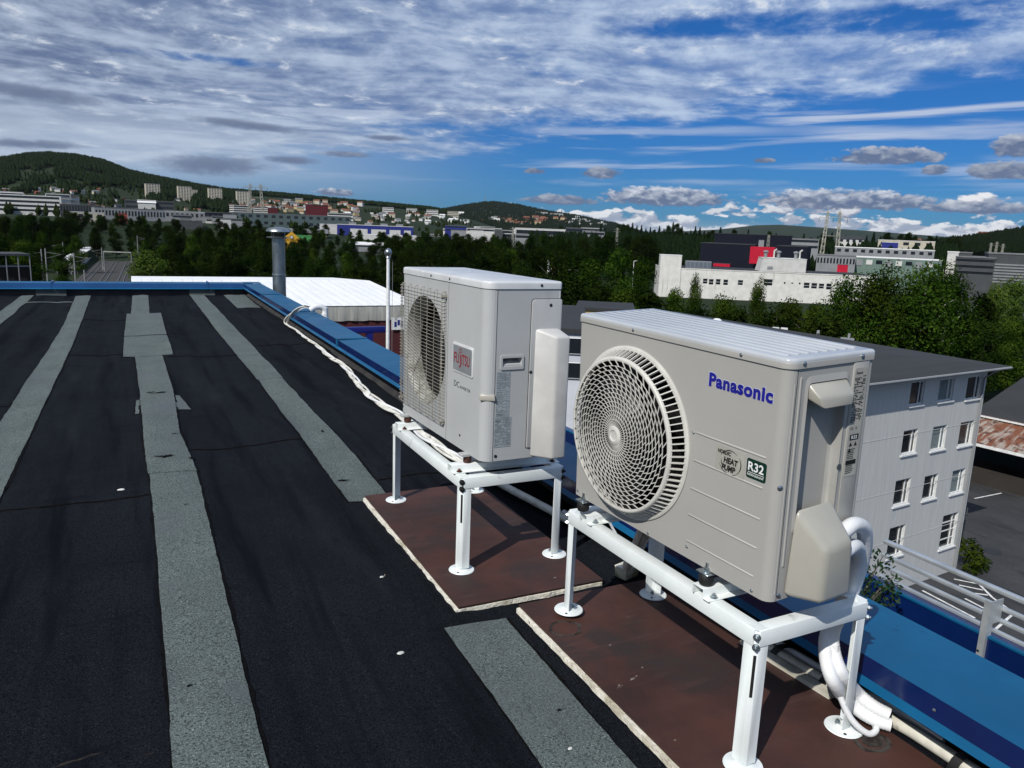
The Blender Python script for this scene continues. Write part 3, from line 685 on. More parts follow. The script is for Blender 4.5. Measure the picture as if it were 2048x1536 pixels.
def make_pan():
    W, H, D = 0.918, 0.668, 0.325
    t = thing("heat_pump", "beige heat pump outdoor unit with round swirl grille, nearest the camera", "heat pump", (1.613, 1.869, 0.543), radians(3.0))
    t.rotation_euler = (radians(0.86), radians(-2.1), radians(3.72))
    fx, bx = -D / 2, D / 2; ny, fy = -W / 2, W / 2
    prof = rounded_rect(fx, bx, ny, fy, (0.030, 0.008, 0.008, 0.012))
    body = MB().prism(prof, 0.0, H - .024, 'z').mesh("casing", M_pan)
    gy, gz, gr = fy - 0.300, 0.312, 0.282      # grille centre in local y / z, outer radius
    hole = MB().lathe([(gr - .012, fx - .05), (gr - .012, fx + .16)], 64, 'x', (0, gy, gz)).mesh("c")
    # recess on the service side below the hood
    rec = MB().box(fx + .072, fx + .222, ny - .02, ny + .028, 0.20, 0.598).mesh("c", bevel=0.012)
    me = bool_diff(body, [hole, rec]); flat_big(me)
    me.materials.clear(); me.materials.append(M_pan)
    casing = link("casing", me, t)
    MB().lathe([(gr - .011, fx + .155), (0.001, fx + .155)], 48, 'x', (0, gy, gz)).build("fan_cavity", M_cav, t)
    MB().lathe([(gr - .0125, fx + .002), (gr - .0125, fx + .156)], 64, 'x', (0, gy, gz), cap=False).build("cavity_wall", M_cav, t, smooth=True)
    # lid with lengthwise ribs
    lp = rounded_rect(fx - .004, bx + .004, ny - .004, fy + .004, (0.034, 0.012, 0.012, 0.016))
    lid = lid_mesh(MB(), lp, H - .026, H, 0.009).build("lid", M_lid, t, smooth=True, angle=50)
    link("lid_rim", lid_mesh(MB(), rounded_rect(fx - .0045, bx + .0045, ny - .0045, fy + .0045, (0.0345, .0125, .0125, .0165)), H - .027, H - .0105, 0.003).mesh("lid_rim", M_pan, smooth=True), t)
    for k in range(8):
        x = fx + .035 + k * (D - .07) / 7
        rb = MB(); pr = [(x - .009, H - .001), (x - .005, H + .0028), (x + .005, H + .0028), (x + .009, H - .001)]
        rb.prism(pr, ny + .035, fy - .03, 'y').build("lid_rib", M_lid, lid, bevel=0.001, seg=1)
    for y in (ny + .16, fy - .30): screw(lid, (fx - .005, y, H - .016), (-1, 0, 0), .0045)
    for x in (fx + .045, bx - .055): screw(lid, (x, ny - .0055, H - .014), (0, -1, 0), .0055)
    # --- round grille: drum of slats round the rim, domed face of rings and staggered bars
    g = link("fan_grille", None, t, (0, gy, gz)); 
    def ring(r, x, rad, nm, n=72, sq=None):
        mb = MB()
        if sq:      # rectangular section
            mb.lathe([(r - sq[0], x - sq[1]), (r + sq[0], x - sq[1]), (r + sq[0], x + sq[1]), (r - sq[0], x + sq[1]), (r - sq[0], x - sq[1])], n, 'x', cap=False)
        else: mb.tube([(x, r * cos(2 * pi * k / n), r * sin(2 * pi * k / n)) for k in range(n)], rad, 6, closed=True)
        return mb.build(nm, M_grille, g, smooth=True, angle=50)
    MB().lathe([(gr + .004, fx + .0005), (gr + .004, fx - .004), (gr - .002, fx - .0075), (gr - .010, fx - .0075), (gr - .010, fx + .003)], 96, 'x', cap=False).build("grille_flange", M_grille, g, smooth=True, angle=35)
    rf, xf = gr - .034, fx - .047          # face radius and its forward offset
    MB().lathe([(rf + .007, xf + .006), (rf + .006, xf - .002), (rf - .001, xf - .005), (rf - .006, xf - .003), (rf - .006, xf + .005)], 96, 'x', cap=False).build("grille_rim", M_grille, g, smooth=True, angle=60)
    slat = MB(); a0 = 0.0
    slat.hexa([(fx - .005, gr - .012, -.0017), (fx - .005, gr - .004, -.0017), (fx - .005, gr - .004, .0017), (fx - .005, gr - .012, .0017),
               (xf + .002, rf - .002, -.0015), (xf - .001, rf + .006, -.0015), (xf - .001, rf + .006, .0015), (xf + .002, rf - .002, .0015)])
    sme = slat.mesh("rim_slat", M_grille)
    NS = 84
    for k in range(NS):
        o = link("rim_slat", sme, g); o.rotation_euler = (2 * pi * k / NS, 0, 0)
    hub_r = 0.026; NR = 14
    radii = [hub_r + .012 + (rf - .008 - hub_r - .012) * (i / (NR)) for i in range(NR + 1)]
    def dome(r): return xf - .004 - .010 * (1 - (r / rf) ** 2)
    for i in range(1, NR): ring(radii[i], dome(radii[i]), 0.0, "grille_ring", 80, sq=(.0009, .0011))
    MB().lathe([(hub_r + .005, dome(0) + .006), (hub_r + .006, dome(0) - .001), (hub_r, dome(0) - .0045), (hub_r * .72, dome(0) - .005), (hub_r * .66, dome(0) - .003), (hub_r * .5, dome(0) - .0025), (.001, dome(0) - .0025)], 40, 'x').build("grille_hub", M_grille, g, smooth=True, angle=50)
    NB = 42
    for i in range(NR):
        r0, r1 = (hub_r + .002 if i == 0 else radii[i]), radii[i + 1] if i < NR - 1 else rf - .003
        mb = MB(); ph = -0.5 * (2 * pi / NB) * i - 0.028 * i * i * 0.55
        for k in range(NB):
            a = 2 * pi * k / NB + ph; tw = -0.30 * (2 * pi / NB)
            p0 = Vector((dome(r0), r0 * cos(a - tw), r0 * sin(a - tw))); p1 = Vector((dome(r1), r1 * cos(a + tw), r1 * sin(a + tw)))
            mb.bar(p0, p1, .0016 + .0012 * i / NR, .0021, (1, 0, 0))
        o = mb.build("grille_bars", M_grille, g); o['kind'] = 'stuff'
    # fan behind the grille
    fan = MB().lathe([(.06, fx + .02), (.055, fx + .05), (.06, fx + .10)], 24, 'x').build("fan_hub", M_fan, t, (0, gy, gz), smooth=True)
    for k in range(3):
        mb = MB(); n = 8; a0 = 2 * pi * k / 3
        for i in range(n + 1):
            r = .05 + (.25 - .05) * i / n; sp = 0.75 - 0.15 * i / n; sw = 0.5 * (i / n)
            mb.v += [(fx + .035, r * cos(a0 + sw), r * sin(a0 + sw)), (fx + .065, r * cos(a0 + sw + sp * .5), r * sin(a0 + sw + sp * .5)), (fx + .10, r * cos(a0 + sw + sp), r * sin(a0 + sw + sp))]
        for i in range(n): mb.f += [(3 * i, 3 * i + 3, 3 * i + 4, 3 * i + 1), (3 * i + 1, 3 * i + 4, 3 * i + 5, 3 * i + 2)]
        mb.build("fan_blade", M_fan, fan, smooth=True)
    # --- pressed grooves, seams and screws on the front
    F = lambda s, z: (fx, fy - s, z)           # s measured from the far end of the front
    for s0, s1_, z in ((.606, .868, .396), (.603, .865, .311), (.599, .866, .223), (.597, .864, .139), (.596, .862, .055)):
        mb = MB(); pr = [(fx + .001, z - .0055), (fx - .0022, z - .0015), (fx - .0022, z + .0010), (fx + .001, z + .0035)]
        mb.prism(pr, fy - s1_, fy - s0, 'y').build("pressed_groove", M_pan, casing, bevel=0.0006, seg=1)
    MB().box(fx + .030, fx + .0315, ny - .0006, ny + .001, .0, H - .026).build("panel_gap", M_seam, casing)
    MB().prism([(fx + .040, ny + .001), (fx + .042, ny - .003), (fx + .046, ny - .003), (fx + .048, ny + .001)], .10, H - .05, 'z').build("pressed_bead", M_pan, casing)
    MB().prism([(fx + .022, ny + .006), (fx + .0235, ny - .001), (fx + .0265, ny - .001), (fx + .029, ny + .004)], .02, .60, 'z').build("pressed_bead", M_pan, casing)
    for s, z in ((.596, .393), (.60, .035), (.86, .012), (.02, .018), (.42, .008)): screw(casing, (fx - .0003, fy - s, z), (-1, 0, 0), .0042)
    for x, z in ((fx + .012, .325), (fx + .036, .016)): screw(casing, (x, ny - .0003 + (.006 if x < fx + .02 else 0), z), (-.5, -.86, 0), .0065)
    # --- hood over the valve recess
    hd = MB(); x0, x1 = fx + .075, fx + .228
    hd.hexa([(x0, ny + .004, .556), (x0 + .018, ny - .040, .536), (x1 - .022, ny - .040, .536), (x1 - .008, ny + .004, .556),
             (x0 - .002, ny + .004, .602), (x0 + .004, ny - .034, .566), (x1 - .010, ny - .034, .566), (x1 - .004, ny + .004, .602)])
    hd.build("valve_hood", M_cover, t, bevel=0.007, seg=3)
    fr = rounded_rect(fx + .062, fx + .232, .185, .618, (.012, .012, .022, .022))
    inn = rounded_rect(fx + .071, fx + .223, .196, .600, (.012, .012, .012, .012))
    m = len(fr); mb = MB().add([(p[0], ny - .0002, p[1]) for p in fr] + [(p[0], ny - .004, p[1]) for p in inn] , [(i, (i + 1) % m, m + (i + 1) % m, m + i) for i in range(m)])
    mb.add([(p[0], ny - .004, p[1]) for p in inn] + [(p[0], ny + .004, p[1]) for p in inn], [(i, (i + 1) % m, m + (i + 1) % m, m + i) for i in range(m)])
    mb.build("recess_frame", M_pan, casing)
    # --- pipe cover
    cv = MB(); a0, a1 = fx + .050, fx + .246
    cv.hexa([(a0, ny - .002, .010), (fx + .112, ny - .080, .004), (a1 - .012, ny - .080, .004), (a1, ny - .002, .010),
             (a0 + .014, ny - .002, .262), (fx + .114, ny - .080, .160), (a1 - .026, ny - .080, .168), (a1 - .034, ny - .002, .266)])
    cov = cv.build("pipe_cover", M_cover, t, bevel=0.016, seg=4)
    # screw boss at the recess and narrow rib with rating label
    MB().box(fx + .243, fx + .305, ny - .0032, ny + .001, .04, .640).build("rating_rib", M_pan, casing, bevel=0.003, seg=2)
    MB().lathe([(.009, 0), (.007, .003), (.004, .0035)], 12, 'y').build("screw_hole", M_bolt, casing, (fx + .226, ny - .004, .352), smooth=True)
    # --- lettering
    M_ink = material("blue_lettering", (0.012, 0.012, 0.235), 0.4, scale=8); M_white_l = material("white_print", (0.80, 0.82, 0.80), 0.5); M_blk = material("black_print", (0.006, 0.006, 0.006), 0.5)
    M_lab = material("silver_label", (0.40, 0.39, 0.345), 0.35, scale=8); M_grn = material("dark_green_label", (0.004, 0.030, 0.020), 0.4, scale=8)
    Rv, Uv = (0, -1, 0), (0, 0, 1)
    def put(body, s, z, w, h, mat, nm, par_, bold=.02, dx=.0009, **kw):
        me = place_flat(text_mesh(body, w, h, bold, **kw), (fx - dx, fy - s, z), Rv, Uv); me.materials.append(mat); return link(nm, me, par_)
    sh = place_flat(text_mesh("Panasonic", .235, .0435, .062, spacing=1.08), (fx - .0006, fy - .641, .5415), Rv, Uv); sh.materials.append(material("lettering_outline", (0.5, 0.52, 0.62), 0.4)); 
    o = put("Panasonic", .643, .5425, .231, .0405, M_ink, "brand_lettering", t, .046, .0012, spacing=1.08); tag(o, "dark blue lettering reading Panasonic"); del o['label']; link("lettering_edge", sh, o)
    lb = quad_label((fx - .0002, fy - .690, .309), Rv, Uv, .108, .078, .003).build("heat_pump_label", M_lab, t)
    for (a0_, a1_, rr) in ((radians(50), radians(160), .033), (radians(200), radians(320), .036), (radians(-45), radians(40), .035), (radians(175), radians(250), .029)):
        mb = MB(); n = 18
        for k in range(n + 1):
            a = a0_ + (a1_ - a0_) * k / n; wv = .0012 * sin(pi * k / n) + .0003
            for q in (rr - wv, rr + wv): mb.v.append((fx - .0013, fy - .746 - q * cos(a) * 1.15, .347 + q * sin(a)))
        for k in range(n): mb.f.append((2 * k, 2 * k + 1, 2 * k + 3, 2 * k + 2))
        mb.build("label_swirl", M_blk, lb)
    for body, s, z, w, h in (("NORDIC", .698, .364, .050, .012), ("HEAT", .722, .341, .054, .018), ("PUMP", .716, .319, .052, .018)):
        q = put(body, s - .001, z - .001, w + .002, h + .002, M_lab, "label_text_halo", lb, .06, .0016, shear=.15)
        put(body, s, z, w, h, M_blk, "label_text", lb, .045, .0019, shear=.15)
    gb = quad_label((fx - .0003, fy - .806, .326), Rv, Uv, .068, .054, .006).build("refrigerant_label", M_grn, t)
    quad_label((fx - .0011, fy - .8085, .3285), Rv, Uv, .063, .049, .005, th=.0001).build("label_border", M_grn, gb)
    put("R32", .812, .347, .054, .025, M_white_l, "label_text", gb, .02, .0018)
    quad_label((fx - .0011, fy - .812, .342), Rv, Uv, .056, .0012, th=.0005).build("label_rule", M_white_l, gb)
    put("REFRIGERANT", .811, .333, .057, .0062, M_white_l, "label_text", gb, .01, .0018)
    # rating plate on the side: rows of fine print and symbols
    Rs = (1, 0, 0); X0 = fx + .250
    rl = quad_label((X0 - .002, ny - .0033, .318), Rs, Uv, .050, .305, .004).build("rating_plate", M_lab, t)
    def puts(body, x, z, w, h, mat=M_blk, par_=rl, **kw):
        me = place_flat(text_mesh(body, w, h, **kw), (X0 + x, ny - .0046, z), Rs, Uv); me.materials.append(mat); return link("label_text", me, par_)
    puts("Panasonic", .004, .606, .026, .007, bold=.02)
    rr = random.Random(5); z = .598
    rows = MB()
    while z > .470:
        x = .0
        while x < .040:
            w = rr.uniform(.003, .012)
            if rr.random() < .72: rows.add([(X0 + x, ny - .0046, z), (X0 + min(.044, x + w), ny - .0046, z), (X0 + min(.044, x + w), ny - .0046, z + .0024), (X0 + x, ny - .0046, z + .0024)], [(0, 1, 2, 3)])
            x += w + .0015
        z -= rr.choice((.0042, .0042, .0065))
    z = .395
    while z > .325:
        if not (.352 < z < .366):
            rows.add([(X0 + .002, ny - .0046, z), (X0 + rr.uniform(.02, .042), ny - .0046, z), (X0 + .03, ny - .0046, z + .002), (X0 + .002, ny - .0046, z + .002)], [(0, 1, 2, 3)])
        z -= .0052
    o = rows.build("fine_print", M_blk, rl); o['kind'] = 'stuff'
    puts("CE  X", .002, .452, .030, .007)
    bp = MB().add([(X0 + .006, ny - .0046, .422), (X0 + .042, ny - .0046, .422), (X0 + .042, ny - .0046, .438), (X0 + .006, ny - .0046, .438)], [(0, 1, 2, 3)]).build("label_panel", M_blk, rl)
    me = place_flat(text_mesh("R32", .024, .010, .02), (X0 + .012, ny - .0049, .425), Rs, Uv); me.materials.append(M_white_l); link("label_text", me, rl)
    for (x, z) in ((.006, .405), (.026, .405), (.004, .388)):
        MB().add([(X0 + x, ny - .0046, z), (X0 + x + .013, ny - .0046, z), (X0 + x + .0065, ny - .0046, z + .012)], [(0, 1, 2)]).build("warning_symbol", M_blk, rl)
    MB().add([(X0, ny - .0046, .352), (X0 + .042, ny - .0046, .352), (X0 + .042, ny - .0046, .365), (X0, ny - .0046, .365)], [(0, 1, 2, 3)]).build("label_panel", M_blk, rl)
    # feet with rubber dampers on the rails
    for y in (-0.275 + .043, 0.355 + .043):
        for sx in (-1, 1):
            fb = MB().box(sx * .165 - .02, sx * .165 + .02, y - .025, y + .025, -.008, -.004)
            f_ = fb.build("mounting_foot", M_bolt, t, bevel=.001, seg=1)
            MB().lathe([(.020, -.042), (.022, -.036), (.022, -.014), (.018, -.0082)], 20, c=(sx * .165, y, 0)).build("rubber_damper", M_black, f_, smooth=True)
            mb = MB().lathe([(.016, -.004), (.016, -.0015), (.010, -.001)], 16, c=(sx * .165, y, 0)); mb.tube([(sx * .165, y, -.001), (sx * .165, y, .007)], .0095, 6); mb.tube([(sx * .165, y, .007), (sx * .165, y, .022)], .005, 8)
            mb.build("foot_bolt", M_bolt, f_, smooth=True)
            MB().box(sx * .165 + .012, sx * .165 + .0135, y - .02, y + .02, -.004, .018).build("foot_bracket", M_bolt, f_)
            MB().box(min(sx * .15, sx * .11), max(sx * .15, sx * .11), y - .024, y + .024, -.0065, .002).build("foot_plate", M_black, f_)
    return t
pan = make_pan()

def make_fuj():
    W, H, D = 0.99, 0.753, 0.348
    t = thing("heat_pump", "light grey older heat pump outdoor unit with square wire fan guard", "heat pump", (1.426, 3.316, 0.530), radians(1.75))
    fx, bx = -D / 2, D / 2; ny, fy = -W / 2, W / 2
    prof = rounded_rect(fx, bx, ny, fy, (0.045, 0.010, 0.010, 0.030))
    gy, gz, gr = fy - .315, .372, .262
    body = MB().prism(prof, 0, H - .030, 'z').mesh("casing", M_fuj)
    hole = MB().lathe([(gr, fx - .03), (gr, fx + .002), (gr * .90, fx + .09), (gr * .90, fx + .22)], 64, 'x', (0, gy, gz)).mesh("c", M_duct)
    han = MB().hexa([(fx + .078, ny - .02, .402), (fx + .170, ny - .02, .402), (fx + .165, ny + .045, .43), (fx + .083, ny + .045, .43),
                     (fx + .078, ny - .02, .440), (fx + .170, ny - .02, .440), (fx + .165, ny + .045, .440), (fx + .083, ny + .045, .440)]).mesh("c")
    me = bool_diff(body, [hole, han]); flat_big(me)
    casing = link("casing", me, t)
    MB().lathe([(gr - .001, fx + .001), (gr * .95, fx + .018), (gr * .905, fx + .045), (gr * .895, fx + .075)], 64, 'x', (0, gy, gz), cap=False).build("bell_mouth", M_duct, t, smooth=True)
    MB().lathe([(gr * .893, fx + .075), (gr * .893, fx + .20)], 64, 'x', (0, gy, gz), cap=False).build("cavity_wall", M_cav, t, smooth=True)
    MB().lathe([(gr * .895, fx + .198), (.001, fx + .198)], 40, 'x', (0, gy, gz)).build("fan_cavity", M_cav, t)
    fan = MB().lathe([(.055, fx + .09), (.065, fx + .10), (.065, fx + .15)], 24, 'x').build("fan_hub", M_fan, t, (0, gy, gz), smooth=True)
    for k in range(3):
        mb = MB(); n = 8; a0 = 2 * pi * k / 3 + .4
        for i in range(n + 1):
            r = .05 + (.215 - .05) * i / n; sp = .9
            for q, xx in ((0, fx + .10), (.5, fx + .125), (1, fx + .16)): mb.v.append((xx, r * cos(a0 + sp * q), r * sin(a0 + sp * q)))
        for i in range(n): mb.f += [(3 * i, 3 * i + 3, 3 * i + 4, 3 * i + 1), (3 * i + 1, 3 * i + 4, 3 * i + 5, 3 * i + 2)]
        mb.build("fan_blade", M_fan, fan, smooth=True)
    lp = rounded_rect(fx - .004, bx + .004, ny - .004, fy + .004, (0.049, 0.014, 0.014, 0.034))
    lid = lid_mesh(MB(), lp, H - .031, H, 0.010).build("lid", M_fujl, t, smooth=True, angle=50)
    for y in (fy - .02, fy - .40, fy - .62): screw(lid, (fx - .0045, y, H - .018), (-1, 0, 0), .005, M_black)
    screw(lid, (bx - .10, ny - .0045, H - .016), (0, -1, 0), .005, M_black)
    # wire guard: horizontal wires bent back into the panel at both ends, upright wires behind them
    g = link("wire_guard", None, t); z0, z1 = .072, .664; y0, y1 = fy - .588, fy - .024
    out = fx - .022; N = 37
    hw = MB().tube([(fx + .002, y1 + .004, 0), (out + .010, y1 + .004, 0), (out, y1 - .006, 0), (out, y0 + .008, 0), (out + .010, y0, 0), (fx + .002, y0, 0)], .0015, 6).mesh("guard_wire", M_wire, smooth=True)
    for k in range(N): link("guard_wire", hw, g, (0, 0, z0 + (z1 - z0) * k / (N - 1)))
    vw = MB().tube([(fx + .002, 0, z0 - .012), (out + .012, 0, z0 - .012), (out + .004, 0, z0 - .003), (out + .004, 0, z1 + .003), (out + .012, 0, z1 + .012), (fx + .002, 0, z1 + .012)], .0017, 6).mesh("guard_wire", M_wire, smooth=True)
    for y in (y0 + .010, y0 + .022, y0 + .11, y0 + .195, y0 + .28, y0 + .365, y0 + .45, y0 + .535, y1 - .012): link("guard_wire", vw, g, (0, y, 0))
    for y, z in ((y0 + .004, z0 + .01), (y0 + .004, z1 - .01), (y1 - .01, z0 + .01)): MB().cyl((fx - .026, y, z), (fx, y, z), .006, 10).build("guard_clip", M_wire, g, smooth=True)
    # panel gaps
    MB().box(fx - .0006, fx + .001, fy - .6045, fy - .603, .0, H - .033).build("panel_gap", M_seam, casing)
    MB().box(fx + .0475, fx + .0495, ny - .0006, ny + .001, .0, H - .033).build("panel_gap", M_seam, casing)
    # service panel and pipe cover
    MB().prism(rounded_rect(fx + .207, bx + .003, .045, .680, (.004, .004, .010, .016)), ny - .006, ny + .002, 'y').build("service_panel", M_fuj, t, bevel=.002, seg=2)
    MB().prism(rounded_rect(fx + .2045, bx + .004, .042, .6825, (.004, .004, .010, .016)), ny - .0012, ny + .001, 'y').build("panel_gap", M_seam, casing)
    screw(casing, (fx + .295, ny - .006, .655), (0, -1, 0), .006, M_black); screw(casing, (fx + .212, ny - .006, .375), (0, -1, 0), .006, M_black); screw(casing, (fx + .062, ny - .0005, .022), (0, -1, 0), .006, M_black)
    screw(casing, (fx - .0005, fy - .76, .06), (-1, 0, 0), .005, M_black); screw(casing, (fx - .0005, fy - .03, .03), (-1, 0, 0), .005, M_black)
    cv = MB(); c0, c1, ins = fx + .222, bx + .010, ny - .005
    cv.hexa([(c0, ins, .006), (c0 + .070, ins - .075, .004), (c1, ins - .075, .004), (c1 + .002, ins, .006), (c0, ins, .560), (c0 + .070, ins - .072, .530), (c1, ins - .072, .530), (c1 - .02, ins, .560)])
    cv.build("pipe_cover", material("pale_cover", (0.55, 0.545, 0.525), 0.45, scale=4, stain=(16, (0.33, 0.32, 0.30), 0.68, 0.76)), t, bevel=.010, seg=3)
    # recessed handle frame
    mb = MB(); a = rounded_rect(fx + .070, fx + .178, .390, .450, (.006,) * 4, 3); b = rounded_rect(fx + .079, fx + .169, .403, .439, (.003,) * 4, 3); m = len(a)
    mb.add([(p[0], ny - .0002, p[1]) for p in a] + [(p[0], ny - .005, p[1]) for p in a] + [(p[0], ny - .005, p[1]) for p in b] + [(p[0], ny + .004, p[1]) for p in b], [(j * m + i, j * m + (i + 1) % m, (j + 1) * m + (i + 1) % m, (j + 1) * m + i) for j in range(3) for i in range(m)])
    mb.build("handle_frame", M_fuj, t)
    MB().box(fx + .080, fx + .168, ny + .043, ny + .044, .404, .438).build("handle_back", M_cav, t)
    # latch at the corner
    MB().hexa([(fx - .012, ny + .022, .262), (fx + .046, ny - .014, .262), (fx + .056, ny + .002, .262), (fx + .004, ny + .044, .262), (fx - .008, ny + .024, .288), (fx + .044, ny - .010, .288), (fx + .054, ny + .004, .290), (fx + .006, ny + .044, .290)]).build("corner_latch", M_cover, t, bevel=.004, seg=2)
    # badge and lettering
    Rv, Uv = (0, -1, 0), (0, 0, 1)
    M_badge = material("badge_silver", (0.30, 0.32, 0.34), 0.35, 0.3); M_badgeb = material("badge_border", (0.60, 0.61, 0.60), 0.4); M_red = material("red_lettering", (0.26, 0.006, 0.006), 0.5, scale=9, color2=(0.21, 0.006, 0.006)); M_dk = material("dark_teal_print", (0.02, 0.05, 0.06), 0.5)
    bd = MB().prism([(p[0], p[1]) for p in rounded_rect(fy - .882, fy - .668, .336, .466, (.010,) * 4, 4)], fx - .004, fx + .001, 'x').build("brand_badge", M_badgeb, t, bevel=.0015, seg=2)
    quad_label((fx - .0042, fy - .678, .346), Rv, Uv, .194, .110, .006).build("badge_face", M_badge, bd)
    def put(body, s, z, w, h, mat, nm, par_, dx, **kw):
        me = place_flat(text_mesh(body, w, h, **kw), (fx - dx, fy - s, z), Rv, Uv); me.materials.append(mat); return link(nm, me, par_)
    put("FU", .690, .378, .052, .046, M_red, "brand_lettering", bd, .0056, bold=.012); put("ITSU", .771, .378, .082, .046, M_red, "brand_lettering", bd, .0056, bold=.012)
    put("J", .745, .362, .019, .060, M_red, "brand_lettering", bd, .0056, bold=.012)
    for dy, dz in ((-.0085, .004), (.0085, .0)):       # the infinity mark over the J
        mb = MB(); n = 20
        for k in range(n + 1):
            a = 2 * pi * k / n
            for q in (.0075, .0098): mb.v.append((fx - .0058, fy - .757 + dy + q * cos(a), .436 + dz * .5 + q * sin(a) * 1.05))
        for k in range(n): mb.f.append((2 * k, 2 * k + 1, 2 * k + 3, 2 * k + 2))
        mb.build("badge_mark", M_red, bd)
    put("DC", .683, .270, .060, .026, M_dk, "print", t, .0006, bold=.005); put("INVERTER", .752, .270, .106, .013, M_dk, "print", t, .0006, bold=.01)
    # rating labels on the side
    Rs = (1, 0, 0); M_rl = material("grey_rating_label", (0.30, 0.34, 0.36), 0.4, scale=20); M_pr = material("label_print", (0.09, 0.105, 0.115), 0.5)
    rr = random.Random(11)
    for (x, z, w, h) in ((fx + .055, .185, .064, .197), (fx + .052, .060, .078, .128)):
        lb = quad_label((x, ny - .0004, z), Rs, Uv, w, h).build("rating_label", M_rl, t)
        mb = MB(); zz = z + h - .008
        while zz > z + .006:
            xx = x + .003
            while xx < x + w - .006:
                ww = rr.uniform(.003, .014)
                if rr.random() < .75: mb.add([(xx, ny - .0016, zz), (min(x + w - .003, xx + ww), ny - .0016, zz), (min(x + w - .003, xx + ww), ny - .0016, zz + .0013), (xx, ny - .0016, zz + .0013)], [(0, 1, 2, 3)])
                xx += ww + .0015
            zz -= rr.choice((.0042, .0042, .008)) if h > .15 else .0040
        o = mb.build("fine_print", M_pr, lb); o['kind'] = 'stuff'
        me = place_flat(text_mesh("CE X", .026, .008), (x + .004, ny - .0018, z + .012 if h > .15 else z + h - .02), Rs, Uv); me.materials.append(M_pr); link("label_text", me, lb)
    for y in (-.34, .41):
        for sx in (-1, 1):
            f_ = MB().box(sx * .17 - .035, sx * .17 + .035, y - .02, y + .02, -.012, .0).build("mounting_foot", M_fuj, t, bevel=.001, seg=1)
            MB().lathe([(.018, -.040), (.018, -.0125)], 16, c=(sx * .17, y, 0)).build("rubber_damper", M_rust, f_, smooth=True)
    return t
fuj = make_fuj()
# ------------------------------------------------------------------ hoses, cables and conduits on the roof
M_hose = material("white_insulation_hose", (0.70, 0.71, 0.71), 0.6, color2=(0.62, 0.63, 0.63), scale=7, bump=(150, 0.35, 0.003))
M_tape = material("taped_bundle", (0.66, 0.65, 0.60), 0.6, color2=(0.50, 0.49, 0.44), scale=8, stain=(16, (0.03, 0.027, 0.022), 0.63, 0.66), bump=(26, 0.5, 0.01))
M_cond = material("dirty_white_conduit", (0.62, 0.60, 0.52), 0.5, color2=(0.40, 0.38, 0.31), scale=6, stain=(24, (0.08, 0.075, 0.06), 0.62, 0.74, (1, .5, 1)))
def smooth_path(pts, n=8):
    pts = [Vector(p) for p in pts]; out = []
    for i in range(len(pts) - 1):
        p0, p1, p2, p3 = pts[max(i - 1, 0)], pts[i], pts[i + 1], pts[min(i + 2, len(pts) - 1)]
        for k in range(n):
            s = k / n
            out.append(0.5 * ((2 * p1) + (p2 - p0) * s + (2 * p0 - 5 * p1 + 4 * p2 - p3) * s * s + (3 * p1 - p0 - 3 * p2 + p3) * s ** 3))
    out.append(pts[-1]); return out
def hose(name, label, pts, r, mat, ribs=True, cat="hose", n=12, par_=None, res=10):
    pp = smooth_path(pts, res)
    if ribs:   # corrugated surface: resample densely and modulate the radius
        q = [pp[0]]; acc = 0
        for a, b in zip(pp, pp[1:]):
            L = (b - a).length; k = max(1, int(L / 0.0032))
            for i in range(1, k + 1): q.append(a + (b - a) * (i / k))
        pp = q; rad = [r * (1 + (0.035 if i % 2 else -0.02)) for i in range(len(pp))]
    else: rad = r
    o = MB().tube(pp, rad, n).build(name, mat, par_, smooth=True, angle=80)
    if label: tag(o, label, cat)
    return o
ex = 1.838
h1 = [atY(1660, 1085, 1.375), atY(1688, 1062, 1.375), atY(1709, 1049, 1.385), atY(1728, 1060, 1.41), atY(1728, 1100, 1.44), atY(1715, 1150, 1.47), atY(1697, 1200, 1.485), atY(1667, 1258, 1.485), atY(1666, 1300, 1.47), atY(1682, 1345, 1.43), atZ(1712, 1384, .125), atZ(1745, 1412, .098), atZ(1778, 1430, .085)]
h2 = [atY(1660, 1120, 1.365), atY(1690, 1102, 1.365), atY(1708, 1092, 1.385), atY(1717, 1106, 1.42), atY(1707, 1150, 1.46), atY(1690, 1195, 1.49), atY(1656, 1262, 1.495), atY(1652, 1312, 1.47), atY(1666, 1362, 1.43), atZ(1698, 1404, .095), atZ(1738, 1434, .066), atZ(1782, 1450, .060)]
hose("insulated_hose", "upper white insulated hose looping out of the pipe cover down to the board", h1, .0212, M_hose)
hose("insulated_hose", "lower white insulated hose beside the loop, running down inside the stand leg", h2, .0205, M_hose)
hose("drain_tube", "thin white tube curling on the board beside the rear foot plate", [(1.840, 1.46, .30), (1.845, 1.44, .18), (1.868, 1.40, .09), (1.91, 1.365, .045), (1.955, 1.37, .043), (1.972, 1.41, .05), (1.968, 1.44, .07)], .0095, M_hose, False, "tube")
